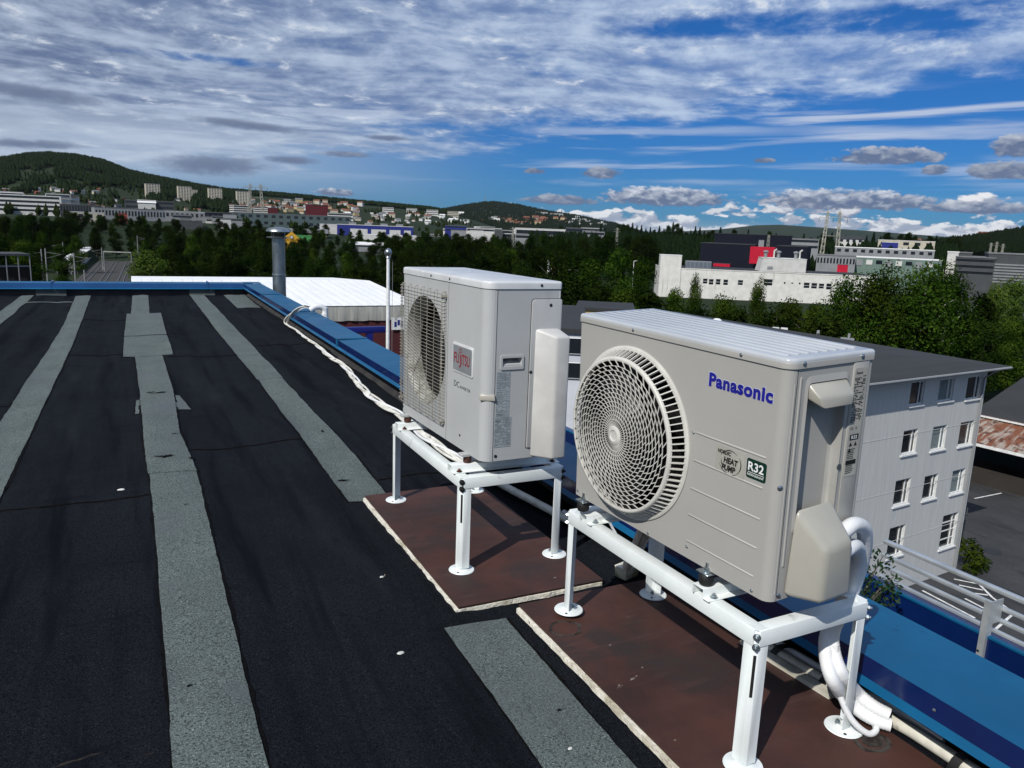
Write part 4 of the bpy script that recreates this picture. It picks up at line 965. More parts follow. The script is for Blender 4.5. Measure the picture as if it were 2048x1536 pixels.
# conduit pair along the parapet, strapped to a pale batten
def conduit(label, pts, r, mat): return hose("conduit", label, pts, r, mat, False, "conduit", res=6)
c1 = conduit("white conduit along the parapet foot behind the nearer stand", [(2.070, 0.3, .030), (2.066, 1.21, .033), (2.05, 1.40, .036), (2.005, 1.75, .040), (1.990, 1.95, .045), (2.0, 2.3, .045), (1.985, 2.7, .045), (1.93, 3.3, .04), (1.86, 3.80, .04), (1.82, 4.2, .04)], .021, M_cond)
c2 = conduit("second white conduit nearest the parapet behind the nearer stand", [(2.118, 1.26, .035), (2.09, 1.42, .040), (2.045, 1.76, .046), (2.028, 1.97, .05), (2.03, 2.3, .05), (2.01, 2.7, .05), (1.965, 3.3, .045)], .017, M_hose)
for y, x in ((1.60, 2.03), (1.80, 2.005), (1.155, 2.068), (2.6, 1.995)):
    mb = MB(); n = 10
    for k in range(n + 1):
        a = pi * k / n; 
        for yy in (-.014, .014): mb.v.append((x + .012 - .052 * cos(a), y + yy + .02 * cos(a), max(.004, .012 + .064 * sin(a))))
    for k in range(n): mb.f.append((2 * k, 2 * k + 1, 2 * k + 3, 2 * k + 2))
    mb.build("conduit_strap", M_black, c1, smooth=True)
MB().hexa([(1.955, 1.55, .033), (1.992, 1.55, .033), (1.962, 1.93, .033), (1.925, 1.93, .033), (1.955, 1.55, .048), (1.992, 1.55, .048), (1.962, 1.93, .048), (1.925, 1.93, .048)]).build("batten", M_cond, c1)
# taped bundle from the far elbow along the parapet
bp = smooth_path([(2.215, 10.86, .285), (2.12, 10.84, .325), (2.02, 10.90, .275), (1.945, 11.15, .14), (1.93, 11.2, .05), (1.975, 10.7, .03), (1.955, 10.0, .032), (1.950, 9.2, .034), (1.915, 8.5, .03), (1.912, 7.8, .034), (1.83, 7.0, .03), (1.78, 6.35, .034), (1.80, 5.9, .03), (1.822, 5.55, .034), (1.80, 5.0, .032), (1.81, 4.5, .034), (1.82, 4.15, .036)], 14)
tb = thing("cable_bundle", "white taped cable bundle running along the roof beside the parapet", "cables")
rr = random.Random(3)
MB().tube(bp, [0.015 * (1 + .40 * noise.noise(Vector((p.y * 4.2, 0, 0))) + .14 * noise.noise(Vector((p.y * 13, 4, 0)))) * (0.45 if p.z > .06 else 1) for p in bp], 10).build("taped_sleeve", M_tape, tb, smooth=True, angle=80)
for k in range(3):
    off = [Vector((.024 * sin(4.7 * p.y + k * 2.1) + .01 * sin(1.1 * p.y), 0, .012 * cos(4.3 * p.y + k * 2.1) + .006)) for p in bp]
    MB().tube([p + o_ for p, o_ in zip(bp, off)], .0095, 6).build("cable", M_tape if k else M_hose, tb, smooth=True, angle=80)
MB().tube([p + Vector((.0, .02, .022)) for p in bp[4:34]], .011, 6).build("cable", M_black, tb, smooth=True)
el = thing("conduit_elbow", "white plastic conduit elbow bending over the blue parapet cap", "conduit")
MB().tube(smooth_path([(2.19, 10.86, .285), (2.26, 10.86, .33), (2.34, 10.86, .335), (2.395, 10.86, .29), (2.40, 10.86, .16), (2.40, 10.86, -1.5)], 8), .042, 14).build("elbow_pipe", M_hose, el, smooth=True)
MB().tube([(2.395, 10.86, .24), (2.40, 10.86, .17)], .047, 14).build("pipe_sleeve", M_hose, el, smooth=True)
# slack cables hanging below the nearer unit
sc = thing("hanging_cables", "loose grey cables and taped hose hanging under the nearer unit behind the front beam", "cables")
for k, (dx, r, m_) in enumerate(((0, .012, M_tape), (.026, .015, M_duct), (.052, .008, M_tape))):
    MB().tube(smooth_path([(1.66 + dx, 2.20, .53), (1.66 + dx, 2.21 - k * .01, .44), (1.68 + dx, 2.27, .34), (1.74 + dx, 2.40, .20), (1.84 + dx * .5, 2.55, .08), (1.94, 2.66, .04)], 6), r, 8).build("cable", m_, sc, smooth=True)
jb = thing("junction_box", "small weathered beige junction box lying on the roof behind the boards", "junction box", (1.885, 2.60, .012), .3)
MB().box(-.045, .045, -.032, .032, 0, .045).build("box_body", material("aged_plastic", (0.46, 0.42, 0.31), 0.6, color2=(0.24, 0.20, 0.11), scale=18), jb, bevel=.004)
MB().box(-.047, .047, -.034, .034, .0455, .053).build("box_lid", M_cond, jb, bevel=.003)
MB().tube(smooth_path([(.03, .02, .05), (.05, .05, .09), (.03, .10, .16), (-.02, .12, .25)], 6), .006, 6).build("cable", M_hose, jb, smooth=True)
# litter on the felt
M_leaf = material("pale_debris", (0.62, 0.62, 0.58), 0.7)
for k, (x, y, s, lab) in enumerate(((-.12, 4.54, .013, "pale oval leaf lying on the black felt left of the middle strip"), (.78, 2.38, .009, "small white crumb on the black felt in front of the boards"), (1.07, 1.69, .005, "small white crumb on the grey felt strip at the bottom edge"), (.885, 2.97, .006, "pale scuffed flake on the black felt beside the far board"))):
    mb = MB(); n = 10; z = roof_z(x, y) + (.008 if k == 2 else .003)
    P = [(x + s * 1.3 * cos(2 * pi * i / n) * (1 + .3 * rr.random()), y + s * .8 * sin(2 * pi * i / n) * (1 + .3 * rr.random())) for i in range(n)]
    mb.add([(a, b, z) for a, b in P] + [((a - x) * .7 + x, (b - y) * .7 + y, z + .004) for a, b in P], [tuple(range(n, 2 * n)), tuple(range(n - 1, -1, -1))] + [(i, (i + 1) % n, n + (i + 1) % n, n + i) for i in range(n)])
    tag(mb.build("leaf" if k == 0 else "debris", M_leaf), lab, "leaf" if k == 0 else "debris")

# ------------------------------------------------------------------ marks of wear: scuffs, tears and stains with shapes of their own
def blot(name, mat, parent, c, rx, ry, z, seed, n=26, rough=.5, ang=0.0, inner=0.0):
    """thin ragged patch (or ring) lying on a surface"""
    mb = MB(); P = []; Q = []
    for i in range(n):
        a = 2 * pi * i / n; k = 1 + rough * noise.noise(Vector((cos(a) * 1.6, sin(a) * 1.6, seed))) + rough * .7 * noise.noise(Vector((cos(a) * 5, sin(a) * 5, seed + 9)))
        x, y = rx * k * cos(a), ry * k * sin(a); P.append((c[0] + x * cos(ang) - y * sin(ang), c[1] + x * sin(ang) + y * cos(ang)))
        Q.append((c[0] + inner * (x * cos(ang) - y * sin(ang)), c[1] + inner * (x * sin(ang) + y * cos(ang))))
    zf = z if callable(z) else (lambda x, y: z)
    if inner: mb.add([(x, y, zf(x, y)) for x, y in P] + [(x, y, zf(x, y)) for x, y in Q], [(i, (i + 1) % n, n + (i + 1) % n, n + i) for i in range(n)])
    else: mb.add([(x, y, zf(x, y)) for x, y in P], [tuple(range(n))])
    return link(name, mb.mesh(name, mat), parent)
M_scuff = material("pale_scuff", (0.22, 0.19, 0.165), 0.9, color2=(0.06, 0.035, 0.03), scale=60, contrast=(0.4, 0.6), spec=0.1)
M_grime = material("grey_grime", (0.055, 0.05, 0.045), 0.9, color2=(0.022, 0.018, 0.016), scale=40, contrast=(0.4, 0.6), spec=0.1)
M_sand = material("brown_silt", (0.030, 0.026, 0.023), 0.95, color2=(0.012, 0.012, 0.014), scale=35, contrast=(0.4, 0.62), spec=0.05)
bd2 = [o for o in bpy.data.objects if o.name.startswith("plywood_board") and "nearer" in o.get('label', '')][0]; bd1 = [o for o in bpy.data.objects if o.name.startswith("plywood_board") and "older" in o.get('label', '')][0]
zb = BZ + .0006
for k, (px, py, rx, ry, ang) in enumerate(((1240, 1372, .014, .005, .5), (1268, 1356, .020, .004, .3), (1285, 1335, .004, .003, 0), (1350, 1480, .005, .003, .2), (1220, 1290, .006, .003, .4))):
    c = atZ(px, py, zb); blot("scuff_mark", M_scuff, bd2, (c.x, c.y), rx, ry, zb, k, 20, .9, ang)
c = atZ(1742, 1482, zb); blot("grime_ring", M_grime, bd2, (c.x, c.y), .060, .052, zb, 31, 40, .12, 0, .72); blot("grime_spot", M_grime, bd2, (c.x + .004, c.y), .036, .030, zb, 33, 30, .3)
c = atZ(1131, 1257, zb); blot("grime_ring", M_grime, bd2, (c.x, c.y), .064, .060, zb, 41, 40, .16, 0, .80)
for px, py, rx in ((1110, 1155, .008), (1080, 1110, .004), (905, 1060, .005)):
    c = atZ(px, py, zb); blot("scuff_mark", M_scuff, bd1, (c.x, c.y), rx, rx * .5, zb, px, 16, .9)
# tears in the grey strips and silt on the felt
for k, (px, py, rx, ry, up) in enumerate(((330, 915, .050, .022, .0165), (383, 918, .014, .040, .0165), (686, 958, .030, .014, .0105), (322, 788, .055, .012, .0165), (300, 786, .03, .014, .0165), (372, 1012, .010, .006, .0105), (378, 1372, .010, .006, .0105), (350, 870, .02, .008, .0165), (645, 862, .012, .02, .0105), (1118, 1420, .008, .005, .0105))):
    c = atZ(px, py, .01); blot("felt_tear", M_bit, roof, (c.x, c.y), rx, ry, (lambda u: (lambda x, y: roof_z(x, y) + u))(up), 50 + k, 30, 1.0)
for k, (px, py, rx, ry, ang) in enumerate(((150, 1520, .055, .006, .1), (300, 1508, .016, .006, 0), (768, 1158, .014, .004, .9))):
    c = atZ(px, py, .0); blot("silt_mark", M_sand if k < 2 else M_scuff, roof, (c.x, c.y), rx, ry, lambda x, y: roof_z(x, y) + .0022, 80 + k, 30, 1.0, ang)
# screws and dents of the parapet capping
for k in range(9):
    y = -.6 + k * .9; x = IN - .0038
    MB().lathe([(.0052, 0), (.0052, .0015), (.003, .003)], 8, 'x').build("cap_screw", M_bolt, par, (x - .002, y + .02 * sin(k * 7), .196), smooth=True).rotation_euler = (0, pi, 0)
# ------------------------------------------------------------------ ground, terrain and far hills
GZ = -18.0
def _curve(pts):
    q = [azel(x, y) for x, y in pts]
    return sorted(q)
def _interp(c, a):
    if a <= c[0][0]: return c[0][1]
    if a >= c[-1][0]: return c[-1][1]
    for (a0, e0), (a1, e1) in zip(c, c[1:]):
        if a0 <= a <= a1: s = (a - a0) / (a1 - a0); return e0 + (e1 - e0) * s
RIDGES = [  # skyline in the photograph, start of the slope, crest distance, bumpiness
    (_curve([(-400, 330), (-100, 326), (0, 324), (55, 317), (100, 315), (150, 318), (205, 327), (260, 347), (310, 359), (350, 366), (450, 383), (550, 390), (640, 399), (750, 409), (860, 418), (905, 426), (960, 440), (1010, 458)]), 620, 3300),
    (_curve([(760, 450), (850, 428), (900, 419), (940, 412), (985, 407), (1035, 413), (1090, 425), (1150, 434), (1230, 450), (1290, 468), (1330, 480)]), 3200, 6200),
    (_curve([(1200, 480), (1300, 466), (1440, 459), (1510, 451), (1560, 450), (1650, 456), (1760, 464), (1880, 473), (2000, 480), (2200, 486), (2600, 480)]), 5200, 10500),
    (_curve([(1780, 500), (1860, 484), (1910, 477), (1960, 472), (2000, 466), (2048, 458), (2150, 450), (2500, 440)]), 700, 1900),
    (_curve([(1050, 474), (1150, 466), (1190, 458), (1260, 455), (1340, 456), (1420, 462), (1480, 470), (1560, 474), (1640, 477), (1700, 477), (1780, 481), (1850, 486), (1900, 494)]), 330, 900),
]
def sstep(a, b, x):
    t = max(0, min(1, (x - a) / (b - a))); return t * t * (3 - 2 * t)
_base = [(azel(x, 450)[0], k) for x, k in ((-600, 16), (0, 17), (450, 16), (600, 12), (760, 9), (1000, 8), (1300, 9), (1500, 9), (1800, 10), (2100, 11))]
def terrain_z(az, d):
    z = GZ + (_interp(_base, az) * sstep(345, 620, d) if -40 < az < 80 else 8 * sstep(345, 900, d))
    for i, (c, d0, dr) in enumerate(RIDGES):
        if az < c[0][0] - 8 or az > c[-1][0] + 8: fade = 0
        else: fade = min(sstep(c[0][0] - 8, c[0][0], az) if c[0][0] > -20 else 1, 1 - sstep(c[-1][0], c[-1][0] + 8, az))
        if not fade: continue
        hr = CAM_H + dr * tan(radians(_interp(c, az)))
        if i == 4: hr -= 15          # trees on this low ridge make its skyline
        if i == 0 or i == 3: hr -= 9
        s = sstep(d0, dr, d) if d < dr else 1 - 0.8 * sstep(dr, dr * 1.9, d)
        hh = (hr - GZ) * s * fade
        if d > d0: hh += (noise.noise(Vector((az * .35, d * .0016, i))) * 0.05 * max(0, hr - GZ) + 2.0 * noise.noise(Vector((az * 2.2, d * .01, 3)))) * s * fade * (1 - sstep(dr * .7, dr, d))
        z = max(z, GZ + hh)
    return z
def zxy(x, y): return terrain_z(math.degrees(atan2(x, y)), sqrt(x * x + y * y))
def on_land(px, py, dmin=40):
    """where the sight line through a photo point meets the terrain"""
    d = ray(px, py); hl = sqrt(d.x * d.x + d.y * d.y); az = math.degrees(atan2(d.x, d.y)); t = dmin; prev = dmin
    while t < 14000:
        if CAM_H + d.z / hl * t <= terrain_z(az, t):
            lo, hi = prev, t
            for _ in range(14):
                mid = (lo + hi) / 2
                if CAM_H + d.z / hl * mid <= terrain_z(az, mid): hi = mid
                else: lo = mid
            return CAM_O + d * (hi / hl)
        prev = t; t *= 1.015
    return None
M_land = material("valley_land", (0.014, 0.023, 0.010), 0.95, color2=(0.022, 0.032, 0.013), scale=0.006, detail=8, coords='Object', stain=[(0.03, (0.012, 0.022, 0.009), 0.48, 0.62), (0.002, (0.045, 0.06, 0.022), 0.62, 0.72)], spec=0.1)
azs = [-180 + 4 * i for i in range(40)]; azs = [a for a in azs if a < -24]
a = -24.0
while a < 92: azs.append(a); a += 0.3
while a < 180: azs.append(a); a += 4
ds = [2.5, 25, 60, 110, 180, 260, 340]
while ds[-1] < 11500: ds.append(ds[-1] * 1.045)
ds += [12500]
mb = MB()
for d in ds:
    for az in azs:
        r_ = radians(az); mb.v.append((d * sin(r_), d * cos(r_), terrain_z(az, d) - (0.05 if d < 300 else 0)))
na = len(azs)
for j in range(len(ds) - 1):
    for i in range(na):
        k = (i + 1) % na; mb.f.append((j * na + i, j * na + k, (j + 1) * na + k, (j + 1) * na + i))
land = link("ground", mb.mesh("ground", M_land, smooth=True, angle=60)); struct(land)

# yard behind the building
M_asph = material("asphalt_yard", (0.045, 0.046, 0.048), 0.85, color2=(0.034, 0.035, 0.037), scale=0.35, detail=8, stain=[(0.5, (0.024, 0.025, 0.027), 0.52, 0.66, (1, .3, 1)), (2.2, (0.06, 0.06, 0.06), 0.62, 0.72)], speck=(6, (0.02, 0.02, 0.02), 0.62, 0.7), bump=(8, 0.4, 0.05), spec=0.3)
yard = MB().add([(3, -40, GZ + .004), (120, -40, GZ + .004), (120, 58, GZ + .004), (3, 58, GZ + .004)], [(0, 1, 2, 3)]).build("yard", M_asph); struct(yard)
M_line = material("white_road_paint", (0.72, 0.72, 0.70), 0.7, color2=(0.5, 0.5, 0.48), scale=3)
def ground_line(p0, p1, w=.14):
    a, b = atZ(*p0, GZ + .010), atZ(*p1, GZ + .010); d = (b - a).normalized(); n = Vector((-d.y, d.x, 0)) * w / 2
    MB().add([a - n, b - n, b + n, a + n], [(0, 1, 2, 3)]).build("painted_line", M_line, yard)
for l in (((1845, 1181), (1950, 1236)), ((1949, 997), (2003, 986)), ((1908, 1158), (1958, 1168)), ((1958, 1168), (1985, 1195)), ((1918, 1170), (1966, 1180)), ((1922, 1183), (1976, 1190)), ((1985, 1195), (2028, 1226)), ((1906, 1173), (1985, 1212)), ((2028, 1226), (1980, 1268)), ((1930, 1197), (2000, 1233))):
    ground_line(*l)
mc = atZ(1985, 1103, GZ + .012); MB().lathe([(.55, 0), (.55, .012), (.42, .013), (.41, .004), (.001, .004)], 28, c=mc).build("manhole_cover", material("cast_iron", (.02, .02, .02), .6), yard, smooth=True)
for p in ((1848, 1100),): pass

# ------------------------------------------------------------------ trees
def leaf_mat(name, c1, c2):
    m = bpy.data.materials.new(name); m.use_nodes = True; t = NT(m.node_tree); t.n.clear()
    out = t.new('ShaderNodeOutputMaterial'); b = t.new('ShaderNodeBsdfDiffuse'); tr = t.new('ShaderNodeBsdfTranslucent'); mx = t.new('ShaderNodeMixShader'); mx.inputs[0].default_value = .22
    oi = t.new('ShaderNodeObjectInfo'); geo = t.new('ShaderNodeNewGeometry')
    n = t.noise(geo.outputs['Position'], 0.55, 3, 0.6)
    c = t.mix(t.smooth(n, .35, .68), c1, c2)
    hs = t.new('ShaderNodeHueSaturation'); t.l.new(c, hs.inputs['Color'])
    t.l.new(t.lin(oi.outputs['Random'], 0, 1, .482, .515), hs.inputs['Hue']); t.l.new(t.lin(t.m('FRACT', t.m('MULTIPLY', oi.outputs['Random'], 7.3)), 0, 1, .65, 1.25), hs.inputs['Value'])
    for x in (b, tr): t.l.new(hs.outputs[0], x.inputs['Color'])
    t.l.new(b.outputs[0], mx.inputs[1]); t.l.new(tr.outputs[0], mx.inputs[2]); t.l.new(mx.outputs[0], out.inputs['Surface'])
    return m
M_lfd = leaf_mat("dark_foliage", (0.0060, 0.0140, 0.0026), (0.020, 0.036, 0.0055))
M_lfm = leaf_mat("mid_foliage", (0.0120, 0.0300, 0.0036), (0.048, 0.082, 0.0095))
M_lfl = leaf_mat("light_foliage", (0.038, 0.075, 0.011), (0.080, 0.120, 0.022))
M_con = leaf_mat("conifer_foliage", (0.008, 0.020, 0.008), (0.014, 0.030, 0.010))
M_bark = material("grey_bark", (0.10, 0.09, 0.08), 0.9, color2=(0.05, 0.045, 0.04), scale=6)
M_birch = material("birch_bark", (0.48, 0.46, 0.42), 0.8, color2=(0.10, 0.09, 0.08), scale=5, stretch=(1, 1, 3))
def crown_mesh(name, mat, seed, w, h, z0, n, leaf, lobes=16, droop=0.0):
    """leaf-sized faces spread over uneven lobes that fill a crown of width w from z0 to h"""
    rr = random.Random(seed); mb = MB(); L = []
    for k in range(lobes):
        f = (k + .5) / lobes; z = z0 + (h - z0) * (f ** .9); env = sin(pi * min(1, .12 + .80 * f) ** .85) ** .8
        a = rr.uniform(0, 2 * pi); q = rr.uniform(.15, .62) * env * w / 2
        L.append((Vector((q * cos(a), q * sin(a), z)), rr.uniform(.19, .34) * w * (.55 + .5 * env) * .9))
    L.append((Vector((rr.uniform(-.1, .1) * w, rr.uniform(-.1, .1) * w, h - .12 * w)), .15 * w))
    tot = sum(r * r for _, r in L)
    for c, r in L:
        m = int(n * r * r / tot)
        for _ in range(m):
            v = Vector((rr.gauss(0, 1), rr.gauss(0, 1), rr.gauss(0, 1))).normalized(); q = r * (rr.random() ** .33) * rr.uniform(.75, 1.12)
            p = c + Vector((v.x * q, v.y * q, v.z * q * .85)); p.z -= droop * rr.random() * (abs(v.x) + abs(v.y))
            if p.z < z0 * .8: p.z = z0 * .8 + rr.random() * .5
            s = leaf * rr.uniform(.55, 1.3)
            nrm = (v * .8 + Vector((rr.gauss(0, 1), rr.gauss(0, 1), rr.gauss(0, 1) + .4)) * .65).normalized(); t1 = nrm.orthogonal().normalized(); t1 = Matrix.Rotation(rr.uniform(0, 2 * pi), 3, nrm) @ t1; t2 = nrm.cross(t1)
            o = len(mb.v); mb.v += [tuple(p - t1 * s), tuple(p - t2 * s * .5), tuple(p + t1 * s), tuple(p + t2 * s * .5 + nrm * s * .25)]; mb.f.append((o, o + 1, o + 2, o + 3))
    zm = sorted(q[2] for q in mb.v)[int(len(mb.v) * .9995)]; k = h / zm
    mb.v = [(q[0], q[1], q[2] * k) for q in mb.v]
    me = bpy.data.meshes.new(name); me.from_pydata(mb.v, [], mb.f); me.materials.append(mat); return me
def trunk_mesh(name, mat, seed, h, r, limbs, spread, z0):
    rr = random.Random(seed); mb = MB(); mb.tube([(0, 0, -1), (0.05 * h * .1, 0, h * .3), (rr.uniform(-.3, .3), rr.uniform(-.3, .3), h * .6), (rr.uniform(-.5, .5), rr.uniform(-.5, .5), h * .95)], [r * 1.2, r, r * .6, r * .12], 7)
    for k in range(limbs):
        z = z0 + (h * .75 - z0) * k / limbs; a = rr.uniform(0, 2 * pi); l = spread * rr.uniform(.6, 1)
        mb.tube([(0, 0, z), (l * .5 * cos(a), l * .5 * sin(a), z + l * .45), (l * cos(a), l * sin(a), z + l * .85)], [r * .38, r * .25, r * .06], 5)
    return mb.mesh(name, mat, smooth=True, angle=80)
def conifer_mesh(name, seed, h, w, n):
    rr = random.Random(seed); mb = MB()
    for k in range(n):
        f = rr.random() ** .75; z = h * (.08 + .92 * (1 - f)); rad = w / 2 * f * rr.uniform(.35, 1.0); a = rr.uniform(0, 2 * pi); s = rr.uniform(.35, .75)
        p = Vector((rad * cos(a), rad * sin(a), z)); d = Vector((cos(a), sin(a), -.45)).normalized(); t2 = Vector((-sin(a), cos(a), 0))
        o = len(mb.v); mb.v += [tuple(p - d * s), tuple(p - t2 * s * .45), tuple(p + d * s), tuple(p + t2 * s * .45)]; mb.f.append((o, o + 1, o + 2, o + 3))
    me = bpy.data.meshes.new(name); me.from_pydata(mb.v, [], mb.f); me.materials.append(M_con); return me
# unit trees, 15 m tall; every copy shares these meshes and is scaled
TREES = {}
for key, mat, w, z0, n, lf, dr in (('dark0', M_lfd, 10, 2.0, 9000, .23, .3), ('dark1', M_lfd, 8.5, 1.8, 8000, .23, .2), ('dark2', M_lfd, 12, 2.2, 10000, .24, .3), ('mid0', M_lfm, 9.5, 2.0, 11000, .20, .3), ('mid1', M_lfm, 8, 1.5, 10000, .20, .4), ('light0', M_lfl, 9.5, 1.2, 12000, .19, .3),
                              ('birch0', M_lfm, 9.5, 2.6, 16000, .15, 1.4), ('birch1', M_lfm, 8.5, 3.0, 15000, .15, 1.5)):
    sd = sum(map(ord, key))
    TREES[key] = (crown_mesh("crown", mat, sd, w, 15, z0, n, lf, 18, dr), trunk_mesh("trunk", M_birch if 'birch' in key else M_bark, sd, 15, .22, 7, w * .36, 3.5))
for i in range(3):
    TREES['fir%d' % i] = (conifer_mesh("crown", 60 + i, 15, 5.5 + i * .7, 1500), trunk_mesh("trunk", M_bark, 70 + i, 14, .18, 0, 1, 2))
def tree(kind, p, h, label, group=None, wide=1.0, name=None, base=None):
    cr, tr = TREES[kind]
    t = thing(name or ("birch_tree" if 'birch' in kind else "spruce_tree" if 'fir' in kind else "leafy_tree"), label, "tree", (p[0], p[1], p[2]), R.uniform(0, 6.28), group)
    s = h / 15.0; t.scale = (s * wide, s * wide, s)
    link("crown", cr, t); link("trunk", tr, t)
    return t
def tree_px(kind, x, ytop, d, label, group=None, wide=1.0):
    """tree standing on the land at forward distance d whose top reaches photo height ytop"""
    p = atD(x, ytop, d); z = zxy(p.x, p.y); return tree(kind, (p.x, p.y, z), max(4, p.z - z), label, group, wide)
L_BELT, G_BELT = "dark leafy tree in the dense belt behind the white hall", "trees of the dark belt behind the hall"
rr = random.Random(21)
def zone(x):
    for lim, w in ((60, "at the left edge"), (170, "behind the catenary masts"), (330, "beside the tracks"), (430, "midway between the tracks and the flue pipe"), (520, "just left of the flue pipe"), (600, "behind the flue pipe"), (690, "right of the flue pipe"), (760, "left of the flagpole"), (830, "behind the flagpole"), (930, "above the older unit's wire guard"), (1040, "above the older unit's lid"), (1140, "above the older unit's right end"), (1240, "right of the older unit"), (1320, "left of the concrete building"), (1420, "above the stair tower"), (1500, "above the left end of the navy block"), (1580, "above the crimson box"), (1640, "left of the large lattice pylon"), (1740, "right of the large lattice pylon")):
        if x < lim: return w
    return "towards the right edge"
# belt behind the white hall and railway: rows of increasing distance; tops follow the outline seen in the photograph
def belt_top(x):
    pts = [(-250, 428), (0, 425), (90, 422), (150, 432), (210, 448), (260, 462), (300, 470), (345, 458), (390, 447), (450, 450), (520, 455), (560, 478), (620, 470), (690, 476), (740, 492), (800, 470), (860, 474), (900, 468), (960, 468), (1020, 474), (1080, 468), (1140, 470), (1200, 466), (1260, 462), (1330, 470), (1400, 480), (1500, 490)]
    for (a, ya), (b, yb) in zip(pts, pts[1:]):
        if a <= x <= b: return ya + (yb - ya) * (x - a) / (b - a)
    return 480
x = -260
while x < 1330:
    if not (165 < x < 300): tree_px(rr.choice(('dark0', 'dark1', 'dark2')), x + rr.uniform(-8, 8), belt_top(x) + rr.uniform(-3, 9), rr.uniform(290, 360), "dark tree, back row, " + zone(x), G_BELT, rr.uniform(.95, 1.3))
    x += 27
x = 292
while x < 1130:
    tree_px(rr.choice(('dark0', 'dark1', 'dark2', 'dark0', 'mid1')), x + rr.uniform(-9, 9), belt_top(x) + rr.uniform(5, 30), rr.uniform(205, 260), "dark tree, middle row, " + zone(x), G_BELT, rr.uniform(.9, 1.25))
    x += 33
x = 300
while x < 1180:
    tree_px(rr.choice(('dark0', 'dark1', 'dark2')), x + rr.uniform(-9, 9), belt_top(x) + rr.uniform(26, 58), rr.uniform(150, 185), "dark tree, front row, " + zone(x), G_BELT, rr.uniform(.95, 1.3))
    x += 37
for x, y, d in ((-60, 470, 170), (-10, 468, 175), (20, 480, 180), (60, 492, 190), (118, 486, 205), (150, 470, 250), (190, 455, 330), (230, 462, 340), (262, 474, 345), (290, 478, 300), (85, 462, 250), (30, 452, 250), (120, 455, 300), (330, 490, 200), (355, 505, 190)):
    tree_px(rr.choice(('dark0', 'dark1', 'mid1')), x, y, d, "dark tree %s the railway, %s" % ("beyond" if d > 240 else "before", zone(x)), "trees beside the railway", 1.15)
x = 165
while x < 1010:
    tree_px(rr.choice(('dark0', 'dark1', 'dark2', 'mid1')), x + rr.uniform(-8, 8), (444 if x < 330 else 452 if x < 560 else 468) + rr.uniform(0, 11), rr.uniform(385, 470), "small dark tree before the sheds, " + zone(x), "farthest tree row before the sheds", rr.uniform(1.0, 1.5))
    x += 21
for _ in range(95):
    x = rr.uniform(120, 1010); dd = ray(x, 460); az = atan2(dd.x, dd.y); d = rr.uniform(430, 540) if x < 560 else rr.uniform(470, 600); z = terrain_z(math.degrees(az), d)
    tree(rr.choice(('dark0', 'dark1', 'dark2', 'mid1')), (d * sin(az), d * cos(az), z), rr.uniform(5.5, 9.5), "small tree on the bank, " + zone(x), "trees on the bank below the far sheds", rr.uniform(1.2, 1.7))
tree_px('light0', 295, 500, 128, "bright green rounded tree beside the railway tracks", None, 1.25)
tree_px('mid0', 45, 478, 160, "mid green bushy tree left of the catenary masts", None, 1.1)
# trees round the pale concrete building at the right
for k, (kind, x, y, d, w, lab) in enumerate((
        ('mid0', 1238, 494, 150, 1.0, "light topped leafy tree left of the concrete building's stair tower"), ('mid1', 1180, 512, 140, 1.1, "leafy tree behind the lid of the older unit"),
        ('mid0', 1290, 512, 150, .9, "leafy tree between the parked cars and the stair tower"), ('dark0', 1150, 540, 100, 1.0, "dark tree right of the older unit"),
        ('birch0', 1392, 545, 100, .40, "tall slim birch before the left windows of the concrete building"), ('mid1', 1350, 574, 98, .8, "small leafy tree before the stair tower"),
        ('birch1', 1520, 551, 92, .45, "pointed birch before the middle of the concrete building"), ('mid0', 1448, 588, 95, .8, "rounded tree below the row of four windows"),
        ('dark1', 1300, 580, 92, 1.2, "dark tree rising above the left end of the nearer unit's lid"), ('mid1', 1245, 575, 95, 1.1, "bushy tree left above the nearer unit's lid"), ('dark2', 1205, 560, 105, 1.0, "wide dark tree above the yellow building"),
        ('mid0', 1585, 596, 86, .9, "leafy tree below the vents of the concrete building"), ('mid1', 1630, 604, 84, .9, "small tree left of the big birches"),
        ('birch0', 1700, 545, 80, .85, "left one of the big birches right of the concrete building"), ('birch1', 1772, 524, 76, .95, "tallest big birch in the group at the right"), ('birch0', 1850, 526, 74, 1.0, "big birch in the middle of the right hand group"), ('birch1', 1905, 520, 80, .95, "big birch at the right end of the group"),
        ('light0', 1998, 562, 108, .75, "pale green tree at the right edge behind the grey cladding"), ('light0', 2035, 552, 112, .8, "pale green tree cut by the right edge"), ('dark1', 1965, 585, 102, .9, "dark tree between the birches and the pale tree"),
        ('dark0', 1740, 592, 80, .9, "dark tree low between the birches"), ('mid1', 1820, 590, 80, .9, "leafy tree low in front of the big birches"), ('dark2', 1900, 604, 84, .8, "wide dark tree low in front of the right birches"), ('dark1', 1975, 640, 98, 1.0, "dark tree above the grey roof at the right"), ('mid0', 2035, 632, 100, 1.0, "leafy tree above the grey roof at the right edge"), ('dark0', 2110, 600, 104, 1.0, "dark tree beyond the right edge"),
        ('dark0', 1660, 610, 72, .95, "dark tree above the grey chimney"), ('dark2', 1560, 612, 76, 1.0, "dark wide tree above the lid's right half"), ('dark1', 1480, 612, 80, 1.1, "dark tree above the middle of the nearer lid"), ('dark0', 1400, 606, 84, 1.1, "dark tree above the left half of the nearer lid"), ('dark2', 1335, 610, 82, 1.0, "dark wide tree right behind the yellow building"))):
    tree_px(kind, x, y, d, lab, "trees round the concrete building", w)
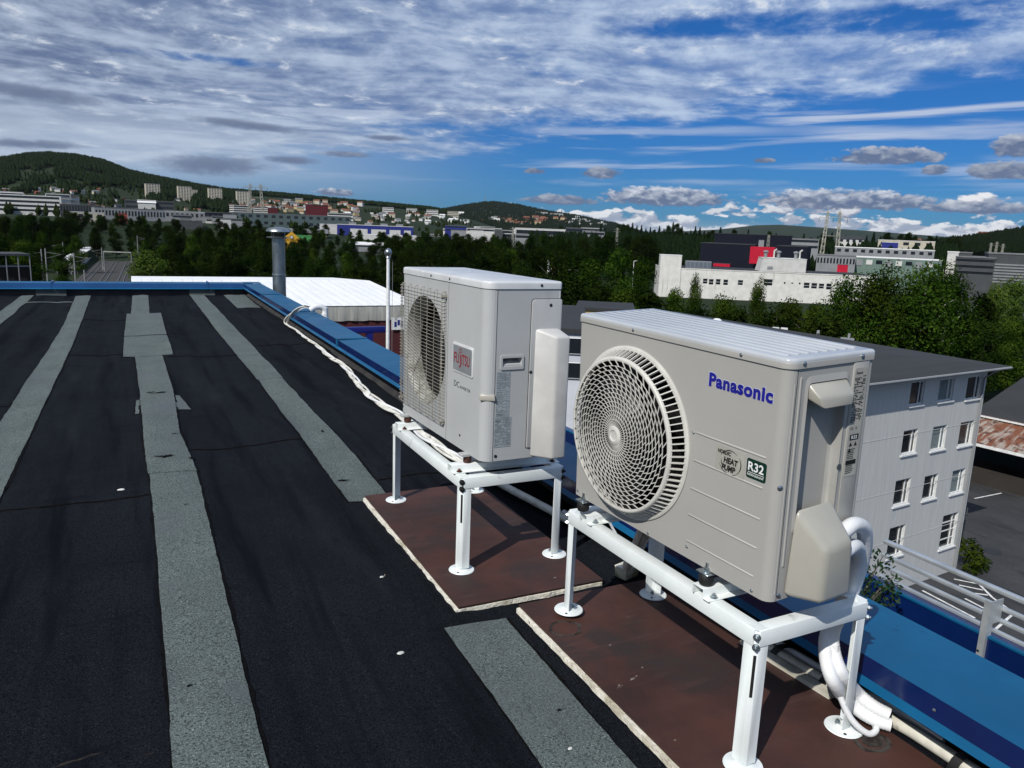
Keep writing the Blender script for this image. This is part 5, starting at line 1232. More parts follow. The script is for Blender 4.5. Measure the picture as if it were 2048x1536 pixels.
# trees that go on beyond the right edge of the view, behind the loading shed
for k in range(26):
    az = radians(rr.uniform(60, 92)); d = rr.uniform(105, 230); p = Vector((d * sin(az), d * cos(az), 0))
    tree(rr.choice(('dark0', 'dark2', 'mid0', 'mid1')), (p.x, p.y, zxy(p.x, p.y)), rr.uniform(10, 17), "leafy tree beyond the loading shed, outside the right edge", "trees beyond the loading shed", rr.uniform(.9, 1.2))
# dark spruces and pines on the low ridge behind
x = 1120; 
while x < 1930:
    c = RIDGES[4][0]; yt = _interp(c, azel(x, 470)[0]); d = rr.uniform(760, 900); dd = ray(x, 470); az = math.degrees(atan2(dd.x, dd.y))
    z = terrain_z(az, d); tree(rr.choice(('fir0', 'fir1', 'fir2', 'dark1')), (d * sin(radians(az)), d * cos(radians(az)), z), rr.uniform(13, 21), "dark conifer on the low wooded ridge, " + zone(x), "conifers on the low ridge", 1.25)
    x += 9 if x < 1420 else 14
# far woods: one mass of small crowns and cones
def far_wood(name, label, n, xr, dr_, hr, mat, seed, clear=None):
    rr = random.Random(seed); mb = MB()
    az0, az1 = azel(xr[0], 450)[0], azel(xr[1], 450)[0]
    for _ in range(n):
        az = rr.uniform(az0, az1); d = rr.uniform(dr_[0] ** .5, dr_[1] ** .5) ** 2
        if clear and clear(az, d): continue
        z = terrain_z(az, d)
        if z < GZ + 1: continue
        x, y = d * sin(radians(az)), d * cos(radians(az)); h = rr.uniform(*hr); w = h * rr.uniform(.20, .34); o = len(mb.v); a0 = rr.random() * 6
        pts = [(x + w * cos(a0 + k * 1.2566), y + w * sin(a0 + k * 1.2566), z + h * rr.uniform(.25, .5)) for k in range(5)]
        mb.v += pts + [(x + rr.uniform(-.1, .1) * w, y, z + h), (x, y, z - 2)]
        for k in range(5): mb.f += [(o + k, o + (k + 1) % 5, o + 5), (o + (k + 1) % 5, o + k, o + 6)]
    me = bpy.data.meshes.new(name); me.from_pydata(mb.v, [], mb.f); me.materials.append(mat)
    return tag(link(name, me), label, "woods", kind='stuff')
M_wood = leaf_mat("far_wood_foliage", (0.007, 0.0155, 0.0065), (0.015, 0.026, 0.009)); M_wood2 = leaf_mat("far_wood_light", (0.018, 0.032, 0.009), (0.032, 0.050, 0.014))
AZT0, AZT1 = azel(475, 450)[0], azel(1010, 450)[0]
def town_gap(az, d):   # the built-up foot of the slope keeps fewer trees
    return (d < 2600 and AZT0 < az < AZT1) or (d < 2100 and noise.noise(Vector((az * .8, d * .004, 2))) > -.05)
far_wood("hill_woods", "dark wooded slope of the hill at the left", 26000, (-120, 900), (1500, 3350), (11, 19), M_wood, 1, town_gap)
far_wood("valley_trees", "scattered green trees between the houses of the far slope", 4200, (-60, 1000), (700, 2300), (6, 11), M_wood2, 2, lambda az, d: noise.noise(Vector((az * .6, d * .004, 8))) > (-.12 if AZT0 < az < AZT1 else .12))
far_wood("hill_woods", "wooded round hill with the mast in the middle distance", 9000, (760, 1330), (3600, 6300), (14, 24), M_wood, 3)
far_wood("hill_woods", "wooded ridge at the right edge of the valley", 3500, (1780, 2300), (900, 1950), (10, 17), M_wood, 4)
far_wood("hill_woods", "trees on the low ridge behind the navy building", 2600, (1060, 1920), (420, 940), (8, 13), M_wood, 5)
# ------------------------------------------------------------------ buildings
M_glass = material("window_glass", (0.012, 0.016, 0.02), 0.12, spec=0.6, scale=2)
M_frame = material("white_window_frame", (0.72, 0.73, 0.72), 0.5)
def wallmat(name, c, **kw): return material(name, c, kw.pop('rough', .85), scale=kw.pop('scale', .5), color2=tuple(q * .86 for q in c), spec=.25, **kw)
W_white = wallmat("white_wall", (.52, .52, .50)); W_cream = wallmat("cream_wall", (.44, .41, .33)); W_grey = wallmat("grey_wall", (.22, .23, .24)); W_dgrey = wallmat("dark_grey_wall", (.06, .065, .07))
W_red = wallmat("dark_red_wall", (.10, .012, .016)); W_brick = wallmat("brick_wall", (.20, .075, .05)); W_navy = wallmat("navy_wall", (.003, .005, .014)); W_green = wallmat("green_white_wall", (.13, .19, .165)); W_yel = wallmat("yellow_wall", (.55, .30, .03)); W_tan = wallmat("tan_wall", (.42, .33, .19)); W_blue = wallmat("blue_wall", (.02, .03, .18)); W_crim = wallmat("crimson_wall", (.42, .008, .030))
R_dark = wallmat("dark_roof", (.035, .037, .04)); R_red = wallmat("red_tile_roof", (.19, .075, .045)); R_grey = wallmat("grey_roof", (.16, .165, .17)); R_white = wallmat("white_roof", (.70, .70, .68)); R_green = wallmat("green_panel", (.06, .24, .07))
def facing(p, off=0.0):
    """rotation that turns the local -y face towards the camera, plus an offset in degrees"""
    return -atan2(p.x, p.y) + radians(off)
UNIT_WIN = MB().box(-.5, .5, -.04, .04, 0, 1).mesh("window", M_glass)
UNIT_FRM = MB().add([(-.5, 0, 0), (.5, 0, 0), (.5, 0, 1), (-.5, 0, 1), (-.44, -.02, .05), (.44, -.02, .05), (.44, -.02, .95), (-.44, -.02, .95)], [(0, 1, 5, 4), (1, 2, 6, 5), (2, 3, 7, 6), (3, 0, 4, 7)]).mesh("window_frame", M_frame)
def win(parent, x, y, z, w, h, rz=0.0, name="window", me=None, frame=False):
    o = link(name, me or UNIT_WIN, parent, (x, y, z), rz); o.scale = (w, 1, h)
    if frame: f_ = link("window_frame", UNIT_FRM, o, (0, -.05, 0)); 
    return o
def block(name, label, x0, x1, yt, yb, wall, roof, floors=3, bays=0, off=0, depth=None, d=None, gable=False, group=None, cat="building", winh=.42, band=False, side=True, parap=True):
    """building from its outline in the photograph: left/right column, top and foot rows; stands on the land"""
    xm = (x0 + x1) / 2
    p = on_land(xm, yb) if d is None else atD(xm, yb, d)
    if p is None:
        if group and name == 'house' or 'tiny' in label: return None
        p = atD(xm, yb, 3000)
    dist = (p - CAM_O).dot(_f)
    w = (x1 - x0) / FPX * dist; h = (yb - yt) / FPX * dist
    zb = p.z
    dp = depth or w * .6
    if off: w = w / (abs(cos(radians(off))) + abs(sin(radians(off))) * dp / max(w, .1))
    t = thing(name, label, cat, (p.x, p.y, zb), facing(p, off), group)
    rise = min(h * .35, dp * .28) if gable else 0
    MB().box(-w / 2, w / 2, 0, dp, -max(3, zb - zxy(p.x, p.y) + 2), h - rise).build("wall", wall, t)
    if gable:
        e = .04 * w
        MB().add([(-w / 2 - e, -e, h - rise - e * .3), (w / 2 + e, -e, h - rise - e * .3), (w / 2 + e, dp / 2, h), (-w / 2 - e, dp / 2, h), (-w / 2 - e, dp + e, h - rise - e * .3), (w / 2 + e, dp + e, h - rise - e * .3)], [(0, 1, 2, 3), (3, 2, 5, 4), (0, 3, 4), (1, 5, 2)]).build("roof", roof, t)
    else: MB().box(-w / 2 - .15, w / 2 + .15, -.15, dp + .15, h - .02, h + max(.25, h * .03)).build("roof", roof, t)
    hh = h - rise; fh = hh / max(1, floors)
    for f in range(floors):
        if band:
            win(t, 0, -.05, f * fh + fh * .40, w * .96, fh * winh, name="window_band")
            if side: win(t, w / 2 + .05 if off < 0 else -w / 2 - .05, dp / 2, f * fh + fh * .40, dp * .94, fh * winh, pi / 2, "window_band")
        else:
            for b in range(bays):
                win(t, -w / 2 + w * (b + .5) / bays, -.05, f * fh + fh * .38, w / bays * .5, fh * winh)
    return t
B = block
# left: white office with window bands, grey hall, tower blocks
B("office_building", "long white office block with dark window bands at the left edge", -60, 122, 391, 425, W_white, R_white, 4, off=-14, depth=40, d=620, band=True, winh=.5)
B("office_building", "upper white wing behind the long office block at the left edge", 90, 146, 389, 418, W_white, R_grey, 3, off=-14, depth=30, d=660, band=True, winh=.5)
B("office_building", "small white rooftop wing at the far left edge", 4, 44, 384, 398, W_white, R_grey, 1, d=640, depth=20, band=True)
B("industrial_hall", "dark slatted hall right of the white office block", 126, 196, 410, 430, W_dgrey, R_grey, 1, 14, d=560, depth=30, winh=.5)
B("pavilion", "low cream building with pale green roof below the dark hall", 138, 205, 425, 442, W_cream, R_white, 1, 4, d=480, depth=16)
for k, (x0, x1, yt, yb, lab) in enumerate(((293, 321, 369, 399, "leftmost pale concrete tower block on the hillside"), (357, 384, 374, 402, "second pale tower block from the left on the hillside"), (382, 396, 380, 396, "narrow pale tower block just behind the second one"), (418, 445, 378, 406, "third pale tower block, above the brick row"), (474, 501, 384, 412, "rightmost pale tower block beside the lattice pylon"))):
    B("tower_block", lab, x0, x1, yt, yb, W_cream, R_grey, 10, 5, off=9, group="tower blocks on the hillside", depth=14, winh=.45)
B("apartment_block", "white apartment block striped with window bands, left of two", 465, 506, 412, 433, W_white, R_white, 5, band=True, off=15, depth=18, d=900, winh=.45)
B("apartment_block", "white apartment block striped with window bands, right of two", 508, 535, 414, 433, W_white, R_grey, 5, band=True, d=930, depth=18, winh=.45)
B("apartment_block", "small dark red block right of the striped apartment blocks", 536, 556, 416, 433, W_red, R_grey, 4, 4, d=900, depth=14)
B("office_building", "dark red cubic office building above the grey sheds", 612, 656, 411, 438, W_red, R_dark, 6, 9, d=820, depth=24, winh=.35)
B("office_building", "white terraced building with grey window bands right of the red cube", 656, 706, 427, 447, W_white, R_grey, 3, band=True, d=800, depth=20)
B("school_building", "dark low building with white pitched roof below the tower blocks", 255, 345, 402, 420, W_dgrey, R_grey, 2, band=True, d=850, depth=25)
B("hall", "white gabled roof of a hall below the tower blocks", 278, 310, 400, 416, W_white, R_white, 0, d=840, depth=30, gable=True)
B("apartment_block", "brick apartment row below the third tower block", 398, 432, 405, 416, W_brick, R_grey, 3, 7, depth=12); B("apartment_block", "brick apartment row right of the grass slope", 438, 472, 408, 420, W_brick, R_grey, 3, 6, depth=12)
B("industrial_hall", "long grey brown shed with fine slats behind the railway trees", 195, 330, 418, 441, W_grey, R_grey, 1, 22, d=540, depth=30, off=6); B("container_stack", "small orange red container stack before the long shed", 238, 254, 427, 437, wallmat("orange_red", (.42, .09, .06)), R_red, 2, 3, d=500, depth=6)
B("industrial_hall", "dark green grey warehouse left of the white warehouse", 470, 700, 430, 455, wallmat("teal_grey_wall", (.07, .10, .105)), R_grey, 2, 16, d=700, depth=40); B("industrial_hall", "pale grey low warehouse left of the green grey one", 325, 415, 424, 440, W_grey, R_white, 1, 10, d=600, depth=30); B("industrial_hall", "dark navy low warehouse between two grey sheds", 412, 462, 426, 440, W_navy, R_grey, 1, 5, d=590, depth=30)
B("warehouse", "white cubic warehouse with flat roof left of the blue and white one", 640, 676, 449, 465, W_white, R_white, 0, d=640, depth=40)
wb = B("warehouse", "long blue and white banded warehouse with pale skylights", 676, 826, 452, 477, W_blue, R_white, 0, d=640, depth=45)
for k in range(2):
    q = [(-1, 8.5), (12.5, 9)][k]
for k, (a, b) in enumerate(((-20.5, -6.5), (-3.5, 8.5), (11.5, 20.5), (23.5, 29))): MB().box(a, b, -.25, -.02, 3.6, 7.4).build("wall_panel", W_white, wb)
for k in range(4): MB().prism([(8, 0), (12, 2.0), (16, 0)], -22 + 13 * k, -16 + 13 * k, 'x').build("skylight", R_grey, wb, (0, 0, 10.4))
B("warehouse", "long low white shed in front of the blue warehouse", 700, 850, 471, 483, W_white, R_white, 0, d=560, depth=25); B("warehouse", "small white roofed shed lower than the blue warehouse", 694, 770, 485, 498, W_grey, R_white, 0, d=450, depth=25, gable=True)
B("workshop", "tan gabled workshop with grey roof above the green sign", 572, 652, 458, 478, W_tan, R_grey, 1, 5, d=520, depth=20, gable=True); B("shed", "bright green low shed beside the tan workshop", 563, 622, 471, 481, R_green, R_green, 0, d=480, depth=8)
yh = B("house", "yellow gabled house with round sign beside the flue pipe", 566, 602, 477, 504, W_yel, R_dark, 1, 3, d=420, depth=14, winh=.3)
MB().add([(-5.2, -.3, 6.6), (5.2, -.3, 6.6), (0, -.3, 10.8), (-5.2, 13, 6.6), (5.2, 13, 6.6), (0, 13, 10.8)], [(0, 1, 2), (3, 5, 4), (0, 2, 5, 3), (1, 4, 5, 2)]).build("gable", W_yel, yh)
MB().lathe([(.95, -.1), (.95, .05)], 20, 'y').build("round_sign", W_dgrey, yh, (0, -.45, 7.9)); MB().lathe([(.7, -.1), (.7, .05)], 20, 'y').build("sign_face", W_white, yh, (0, -.58, 7.9))
# houses on the far slopes: white and pale blocks
for k, (x0, x1, yt, yb, w_, lab) in enumerate(((765, 787, 415, 427, W_white, "white apartment block, leftmost of four on the far slope"), (813, 834, 417, 426, W_white, "white apartment block, second of four on the far slope"), (853, 876, 420, 431, W_white, "white apartment block, third of four on the far slope"), (895, 917, 423, 433, W_cream, "pale apartment block, rightmost of four on the far slope"), (982, 995, 433, 441, W_white, "small white tower block at the foot of the round hill"), (1064, 1095, 424, 429, W_white, "white block row high on the right flank of the round hill, left part"), (1100, 1126, 427, 433, W_white, "white block row high on the right flank of the round hill, right part"))):
    B("apartment_block", lab, x0, x1, yt, yb, w_, R_grey, 3, band=True, depth=14, winh=.35, side=False)
hr = random.Random(9)
def zone3(x):
    for lim, w in ((100, "above the white office"), (200, "right of the white office"), (290, "left of the tower blocks"), (350, "near the leftmost tower block"), (420, "near the second tower block"), (480, "near the rightmost tower block"), (540, "right of the hillside pylon"), (600, "left above the red cube"), (660, "behind the red cube"), (720, "right of the red cube"), (800, "near the leftmost white block"), (880, "near the third white block"), (960, "below the mast"), (1010, "right below the mast"), (1060, "left part"), (1100, "middle part"), (1140, "right part"), (1180, "upper left"), (1230, "lower right"), (1365, "left ones"), (1410, "right ones"), (1700, "just beside the pylon"), (1800, "above the green hall"), (1900, "above the birches")):
        if x < lim: return w
    return "far right"
def scatter(n, xr, yf, sz, group, label, mats, roofs, gable=True, name="house"):
    for _ in range(n):
        x = hr.uniform(*xr); y0, y1 = yf(x); y = hr.uniform(y0, y1); w = hr.uniform(*sz); h = w * hr.uniform(.45, .75)
        B(name, label + ", " + zone3(x), x - w / 2, x + w / 2, y - h, y, hr.choice(mats), hr.choice(roofs), 0, off=hr.choice((0, 25, -25)), gable=gable, group=group, depth=None)
scatter(84, (480, 720), lambda x: (400 + (x - 490) * .04, 424 + (x - 490) * .04), (7, 15), "houses with red roofs on the far slope", "small pale red roofed house on the slope", [W_white, W_cream, W_tan], [R_red, R_red, R_grey])
scatter(64, (690, 1010), lambda x: (424 + (x - 690) * .03, 446 + (x - 690) * .02), (5, 13), "pale houses below the round hill", "tiny pale house among trees", [W_white, W_cream, W_white], [R_red, R_grey, R_white])
scatter(26, (1012, 1140), lambda x: (440, 451), (7, 14), "red roofed terraces at the foot of the round hill", "small red roofed terrace under the round hill", [W_tan, W_cream, W_brick], [R_red])
scatter(34, (1136, 1225), lambda x: (434 + (x - 1136) * .1, 450 + (x - 1136) * .05), (4, 9), "white houses on the right flank of the round hill", "tiny white block right of the round hill", [W_white], [R_white], False)
scatter(30, (150, 470), lambda x: (398, 426), (6, 15), "small buildings round the tower blocks", "small building among trees", [W_white, W_grey, W_brick, W_cream], [R_grey, R_red, R_dark])
scatter(16, (0, 200), lambda x: (378, 392), (6, 14), "houses at the foot of the wooded hill", "small house at the wooded hill's foot", [W_white, W_brick, W_cream], [R_red, R_grey])
def zone2(x):
    for lim, w in ((330, "above the tracks"), (380, "right of the tracks"), (430, "midway to the flue pipe"), (480, "left of the flue pipe"), (900, "right of the blue warehouse"), (960, "above the older unit's lid"), (1040, "below the round hill"), (1120, "before the white factory")):
        if x < lim: return w
    return "right of the white factory"
def flatband(n, xr, yr_, sz, hz, dd, group, label, mats, roofs):
    for _ in range(n):
        x = hr.uniform(*xr); yb = hr.uniform(*yr_); w = hr.uniform(*sz); B("industrial_hall", label + ", " + zone2(x), x - w / 2, x + w / 2, yb - hr.uniform(*hz), yb, hr.choice(mats), hr.choice(roofs), hr.choice((0, 1)), band=True, d=hr.uniform(*dd), depth=30, group=group)
flatband(30, (850, 1190), (462, 478), (22, 60), (5, 12), (620, 1100), "low sheds in the valley floor", "low industrial shed on the valley floor", [W_white, W_grey, W_white, W_dgrey], [R_white, R_grey])
B("warehouse", "long white factory with low shed roofs right of the valley floor", 1030, 1130, 458, 476, W_white, R_white, 1, band=True, d=650, depth=40); B("warehouse", "grey factory wing in front of the white factory", 1030, 1105, 470, 481, W_grey, R_grey, 1, band=True, d=600, depth=25); B("office_building", "dark blue low block left of the white factory", 890, 935, 452, 464, W_blue, R_grey, 2, band=True, d=700, depth=25)
flatband(14, (300, 480), (438, 452), (20, 50), (5, 11), (480, 640), "low sheds beyond the railway", "low industrial shed beyond the railway trees", [W_grey, W_white, W_dgrey, W_grey], [R_dark, R_grey])
# right: navy block with red box, far sheds, grey cladding
nb = B("office_building", "large navy blue block with a crimson box on its side", 1393, 1510, 489, 532, W_navy, R_dark, 0, d=300, depth=40, off=-4); B("office_building", "upper dark navy storey behind the crimson box", 1424, 1578, 470, 500, W_navy, R_dark, 0, d=325, depth=30, off=-4); B("office_building", "right navy wing behind the white roof plant room", 1546, 1613, 494, 535, W_navy, R_dark, 0, d=290, depth=30, off=-4)
rb = atD(1522, 528, 284); t = thing("crimson_box", "crimson cladding box projecting from the navy block", "building", (rb.x, rb.y, rb.z), facing(rb, -6))
MB().box(-4.3, 4.3, 0, 9, 0, 6.2).build("wall", W_crim, t); 
for k in range(9): MB().box(-4.3 + k * .96, -4.24 + k * .96, -.06, -.002, 0, 6.2).build("panel_rib", W_crim, t)
rb = atD(1443, 531, 284); t = thing("crimson_box", "low crimson roof strip in front of the navy block", "building", (rb.x, rb.y, rb.z), facing(rb, -6)); MB().box(-3, 3, 0, 4, -.4, .7).build("wall", W_crim, t); MB().box(-3.05, 3.05, -.05, 4.05, .7, .8).build("roof", R_dark, t)
rb = atD(1522, 492, 300); t = thing("roof_unit", "pale grey box on the roof of the navy block", "roof unit", (rb.x, rb.y, rb.z), facing(rb)); MB().box(-1, 1, 0, 2, -1, 2.2).build("casing", W_grey, t); MB().box(-1.05, 1.05, -.05, 2.05, 2.2, 2.3).build("lid", R_grey, t)
B("industrial_hall", "grey hall with dark windows behind the lattice pylon", 1575, 1634, 478, 500, W_grey, R_grey, 2, band=True, d=420, depth=30); B("house", "large dark house with white gables right of the lattice pylon", 1678, 1724, 472, 488, W_white, R_dark, 1, 4, d=520, depth=14, gable=True)
B("industrial_hall", "long white roofed shed with blue front at the right", 1760, 1862, 482, 496, W_cream, R_white, 1, 5, d=520, depth=22); B("shed", "blue fronted shop right of the lattice pylon", 1764, 1794, 485, 495, W_blue, R_white, 0, d=500, depth=10)
gg = B("sports_hall", "green and white glazed hall below the lattice pylon", 1700, 1870, 518, 536, W_green, R_white, 0, d=310, depth=25); 
for k in range(8): MB().box(-13.5 + k * 3.6, -11.2 + k * 3.6, -.2, -.02, .4 + (k % 3) * .5, 2.8).build("wall_panel", (W_grey, W_white, M_glass)[k % 3], gg)
B("industrial_hall", "grey slatted hall left of the green glazed hall", 1634, 1706, 512, 536, W_grey, R_grey, 1, 12, d=300, depth=20); B("industrial_hall", "long pale roofed hall behind the green glazed hall", 1676, 1856, 498, 512, W_grey, R_white, 1, 12, d=340, depth=25)
rs = atD(1684, 545, 266); t = thing("red_kiosk", "small crimson box beside white vertical bars on the concrete building's roof", "kiosk", (rs.x, rs.y, rs.z), facing(rs)); MB().box(-1.7, 1.7, 0, 2, -1.6, 2.6).build("wall", W_crim, t); MB().box(-1.75, 1.75, -.05, 2.05, 2.6, 2.7).build("roof", R_dark, t)
gc = B("office_building", "grey building with pale horizontal cladding bands at the right edge", 1975, 2130, 511, 556, W_dgrey, R_grey, 0, d=190, depth=30, off=4)
for k in range(7): MB().box(-9.4, 9.4, -.12, -.02, -1.5 + k * .72, -1.15 + k * .72).build("cladding_band", W_grey, gc)
B("office_building", "grey office wing with two window rows left of the banded cladding", 1912, 1980, 516, 552, W_dgrey, R_grey, 3, band=True, d=195, depth=25, winh=.35); B("roof_plant", "white rooftop cube left of the grey office wing", 1895, 1914, 505, 520, W_white, R_white, 0, d=200, depth=3, cat="roof unit"); B("roof_plant", "dark grey rooftop cube beside the white one", 1914, 1940, 506, 522, W_dgrey, R_grey, 0, d=203, depth=4, cat="roof unit")
scatter(26, (1620, 1990), lambda x: (486, 504), (8, 18), "houses on the wooded slope at the right", "small house among dark trees", [W_white, W_tan, W_grey, W_brick], [R_dark, R_grey, R_red])
scatter(10, (1330, 1400), lambda x: (488, 508), (8, 14), "houses left of the navy block", "small pale house left of the navy block", [W_white, W_tan], [R_dark, R_grey, R_red])
B("house", "brick red house high on the right hand ridge", 1957, 1990, 464, 475, W_brick, R_dark, 1, 3, depth=14); B("house", "white house on the right hand ridge below the brick one", 1930, 1956, 476, 486, W_white, R_dark, 1, 3, depth=12)

def wall_openings(mb, W, z0, z1, ops, th):
    """front wall in the xz plane with rectangular openings (x0, x1, za, zb) and reveals of depth th"""
    xs = sorted({0.0, W} | {o[0] for o in ops} | {o[1] for o in ops}); zs = sorted({z0, z1} | {o[2] for o in ops} | {o[3] for o in ops})
    for xa, xb in zip(xs, xs[1:]):
        for za, zb in zip(zs, zs[1:]):
            cx, cz = (xa + xb) / 2, (za + zb) / 2
            if any(o[0] < cx < o[1] and o[2] < cz < o[3] for o in ops): continue
            mb.add([(xa, 0, za), (xb, 0, za), (xb, 0, zb), (xa, 0, zb)], [(0, 1, 2, 3)])
    for o in ops:
        a, b, c, d = o[:4]
        mb.add([(a, 0, c), (b, 0, c), (b, 0, d), (a, 0, d), (a, th, c), (b, th, c), (b, th, d), (a, th, d)], [(0, 4, 5, 1), (1, 5, 6, 2), (2, 6, 7, 3), (3, 7, 4, 0)])
    return mb
# --- pale concrete building with stair tower
W_conc = material("stained_pale_concrete", (.62, .615, .58), .85, color2=(.54, .535, .50), scale=.5, stain=[(.9, (.36, .345, .31), .58, .74, (1.4, 1.4, .10))], spec=.2)
pa, pb = atZ(1321, 536, -8.8), atZ(1700, 552, -8.8)
dv = (pb - pa); dv.z = 0; Lc = dv.length; rz = atan2(dv.y, dv.x)
cb = thing("concrete_building", "pale stained concrete building with flat roof behind the birches", "building", (pa.x, pa.y, GZ), rz); Hc = 9.2
Lc *= 1.14
ops = []; u = Lc / 1.14
def along(px, py):   # distance along the facade of a photo point on its plane
    n = Vector((-dv.y, dv.x, 0)).normalized(); d = ray(px, py); q = CAM_O + d * (((pa - CAM_O).dot(n)) / d.dot(n)); return (q - pa).dot(dv.normalized()), q.z - GZ
for (x0, x1, y0, y1) in ((1406, 1415, 557, 568), (1418, 1427, 558, 570), (1432, 1441, 558, 570), (1447, 1456, 559, 571), (1476, 1486, 560, 571), (1528, 1545, 558, 572), (1568, 1571, 564, 568), (1583, 1586, 565, 568), (1598, 1601, 565, 569), (1608, 1619, 565, 577), (1623, 1634, 566, 578), (1638, 1648, 567, 578), (1653, 1663, 567, 580)):
    a, zt = along(x0, y0); b, zb = along(x1, y1); ops.append((a, b, zb, zt))
ops = [o for o in ops if 0 < o[0] < o[1] < Lc and o[3] < Hc]
wall_openings(MB(), Lc, -1, Hc, ops, .25).build("facade", W_conc, cb)
MB().box(0, Lc, .26, 22, -1, Hc - .02).build("wall", W_conc, cb)
MB().box(-.12, Lc + .1, -.12, 22.1, Hc + .0, Hc + .30).build("roof_edge", W_conc, cb); MB().box(.15, Lc - .1, .15, 21.8, Hc + .301, Hc + .33).build("roof", R_dark, cb)
for o in ops:
    g_ = MB().box(o[0], o[1], .16, .2, o[2], o[3]).build("window", M_glass, cb)
    if o[1] - o[0] > .6:
        mb = MB(); w_ = .09
        mb.box(o[0], o[0] + w_, .1, .15, o[2], o[3]); mb.box(o[1] - w_, o[1], .1, .15, o[2], o[3]); mb.box(o[0] + w_, o[1] - w_, .1, .15, o[3] - w_, o[3]); mb.box(o[0] + w_, o[1] - w_, .1, .15, o[2], o[2] + w_); mb.box(o[0] + w_, o[1] - w_, .1, .15, (o[2] + o[3]) / 2 - .04, (o[2] + o[3]) / 2 + .04); mb.build("window_frame", M_frame, g_)
MB().box(-.2, 6.6, -.25, 6.0, -1, Hc + 4.2).build("stair_tower", W_conc, cb); MB().box(-.3, 6.7, -.35, 6.1, Hc + 4.2, Hc + 4.35).build("tower_cap", R_white, cb)
a0, _ = along(1372, 545); a1, _ = along(1423, 550)
gh = thing("glass_rooflight", "glazed rooflight box with mirrored panes on the concrete building", "rooflight", (pa.x + dv.normalized().x * a0, pa.y + dv.normalized().y * a0, GZ + Hc + .33), rz)
wl = max(4.0, (a1 - a0)); MB().box(0, wl, 2.0, 5, 0, 2.3).build("frame", W_grey, gh)
for k in range(6): MB().box(.15 + k * wl / 6, wl / 6 * (k + 1) - .05, 1.93, 1.99, .25, 2.05).build("pane", material("mirror_glass", (.30, .36, .44), .08, .6), gh)
a0, _ = along(1520, 555); a1, _ = along(1612, 560)
def cpt(a, dep): e = dv.normalized(); n = Vector((-e.y, e.x, 0)); return pa + e * a + n * dep
q = cpt(a0, 1.6); prm = thing("plant_room", "white rooftop plant room with vents on the concrete building", "plant room", (q.x, q.y, GZ + Hc + .33), rz)
wl = (a1 - a0); MB().hexa([(0, 0, 0), (wl, 0, 0), (wl, 8, 0), (0, 8, 0), (wl * .06, .0, 4.2), (wl, 0, 4.2), (wl, 8, 4.2), (wl * .06, 8, 4.2)]).build("wall", W_white, prm); MB().box(wl * .05, wl + .1, -.1, 8.1, 4.2, 4.32).build("roof", R_white, prm); MB().box(wl * .16, wl * .28, -.06, -.01, .6, 1.6).build("louvre", W_grey, prm)
for f_ in (.12, .40, .78): MB().lathe([(.55, 4.2), (.55, 5.8), (.9, 6.1), (.8, 6.5), (.05, 6.7)], 14, c=(wl * f_, 1.5, 0)).build("roof_vent", W_grey, prm, smooth=True)
for f_ in (.30, .86): MB().tube([(wl * f_, 1.2, 4.2), (wl * f_, 1.2, 6.6), (wl * f_ + .7, 1.2, 7.1)], .28, 8).build("vent_pipe", W_white, prm, smooth=True)
# parked cars beside it
def car(label, p, rz, col):
    t = thing("parked_car", label, "car", p, rz, "cars parked left of the concrete building"); body = MB().hexa([(-2.2, -.85, .3), (2.2, -.85, .3), (2.2, .85, .3), (-2.2, .85, .3), (-2.15, -.82, .85), (2.15, -.82, .80), (2.15, .82, .80), (-2.15, .82, .85)]).build("body", material("car_paint_%s" % col[0], col[1], .3, spec=.6), t, bevel=.12, seg=2)
    MB().hexa([(-1.7, -.78, .82), (1.1, -.78, .80), (1.1, .78, .80), (-1.7, .78, .82), (-1.2, -.62, 1.42), (.45, -.62, 1.42), (.45, .62, 1.42), (-1.2, .62, 1.42)]).build("cabin", M_glass, t, bevel=.08, seg=2); MB().box(-1.1, .4, -.58, .58, 1.40, 1.44).build("car_roof", MATS["car_paint_%s" % col[0]], t)
    for x in (-1.4, 1.35):
        for y in (-.8, .8): MB().lathe([(.31, -.1), (.31, .1)], 14, 'y', (x, y, .31)).build("wheel", M_black, t, smooth=True)
for k, (x, y, c) in enumerate(((1260, 556, ('silver', (.4, .42, .44))), (1282, 555, ('black', (.01, .01, .012))), (1297, 557, ('white', (.7, .7, .7))))):
    p = atD(x, y, 170); p.z = max(p.z, GZ); car(("silver car parked left of the stair tower", "black car parked left of the stair tower", "white car parked nearest the stair tower")[k], (p.x, p.y, GZ), facing(p, 20 + 12 * k), c)

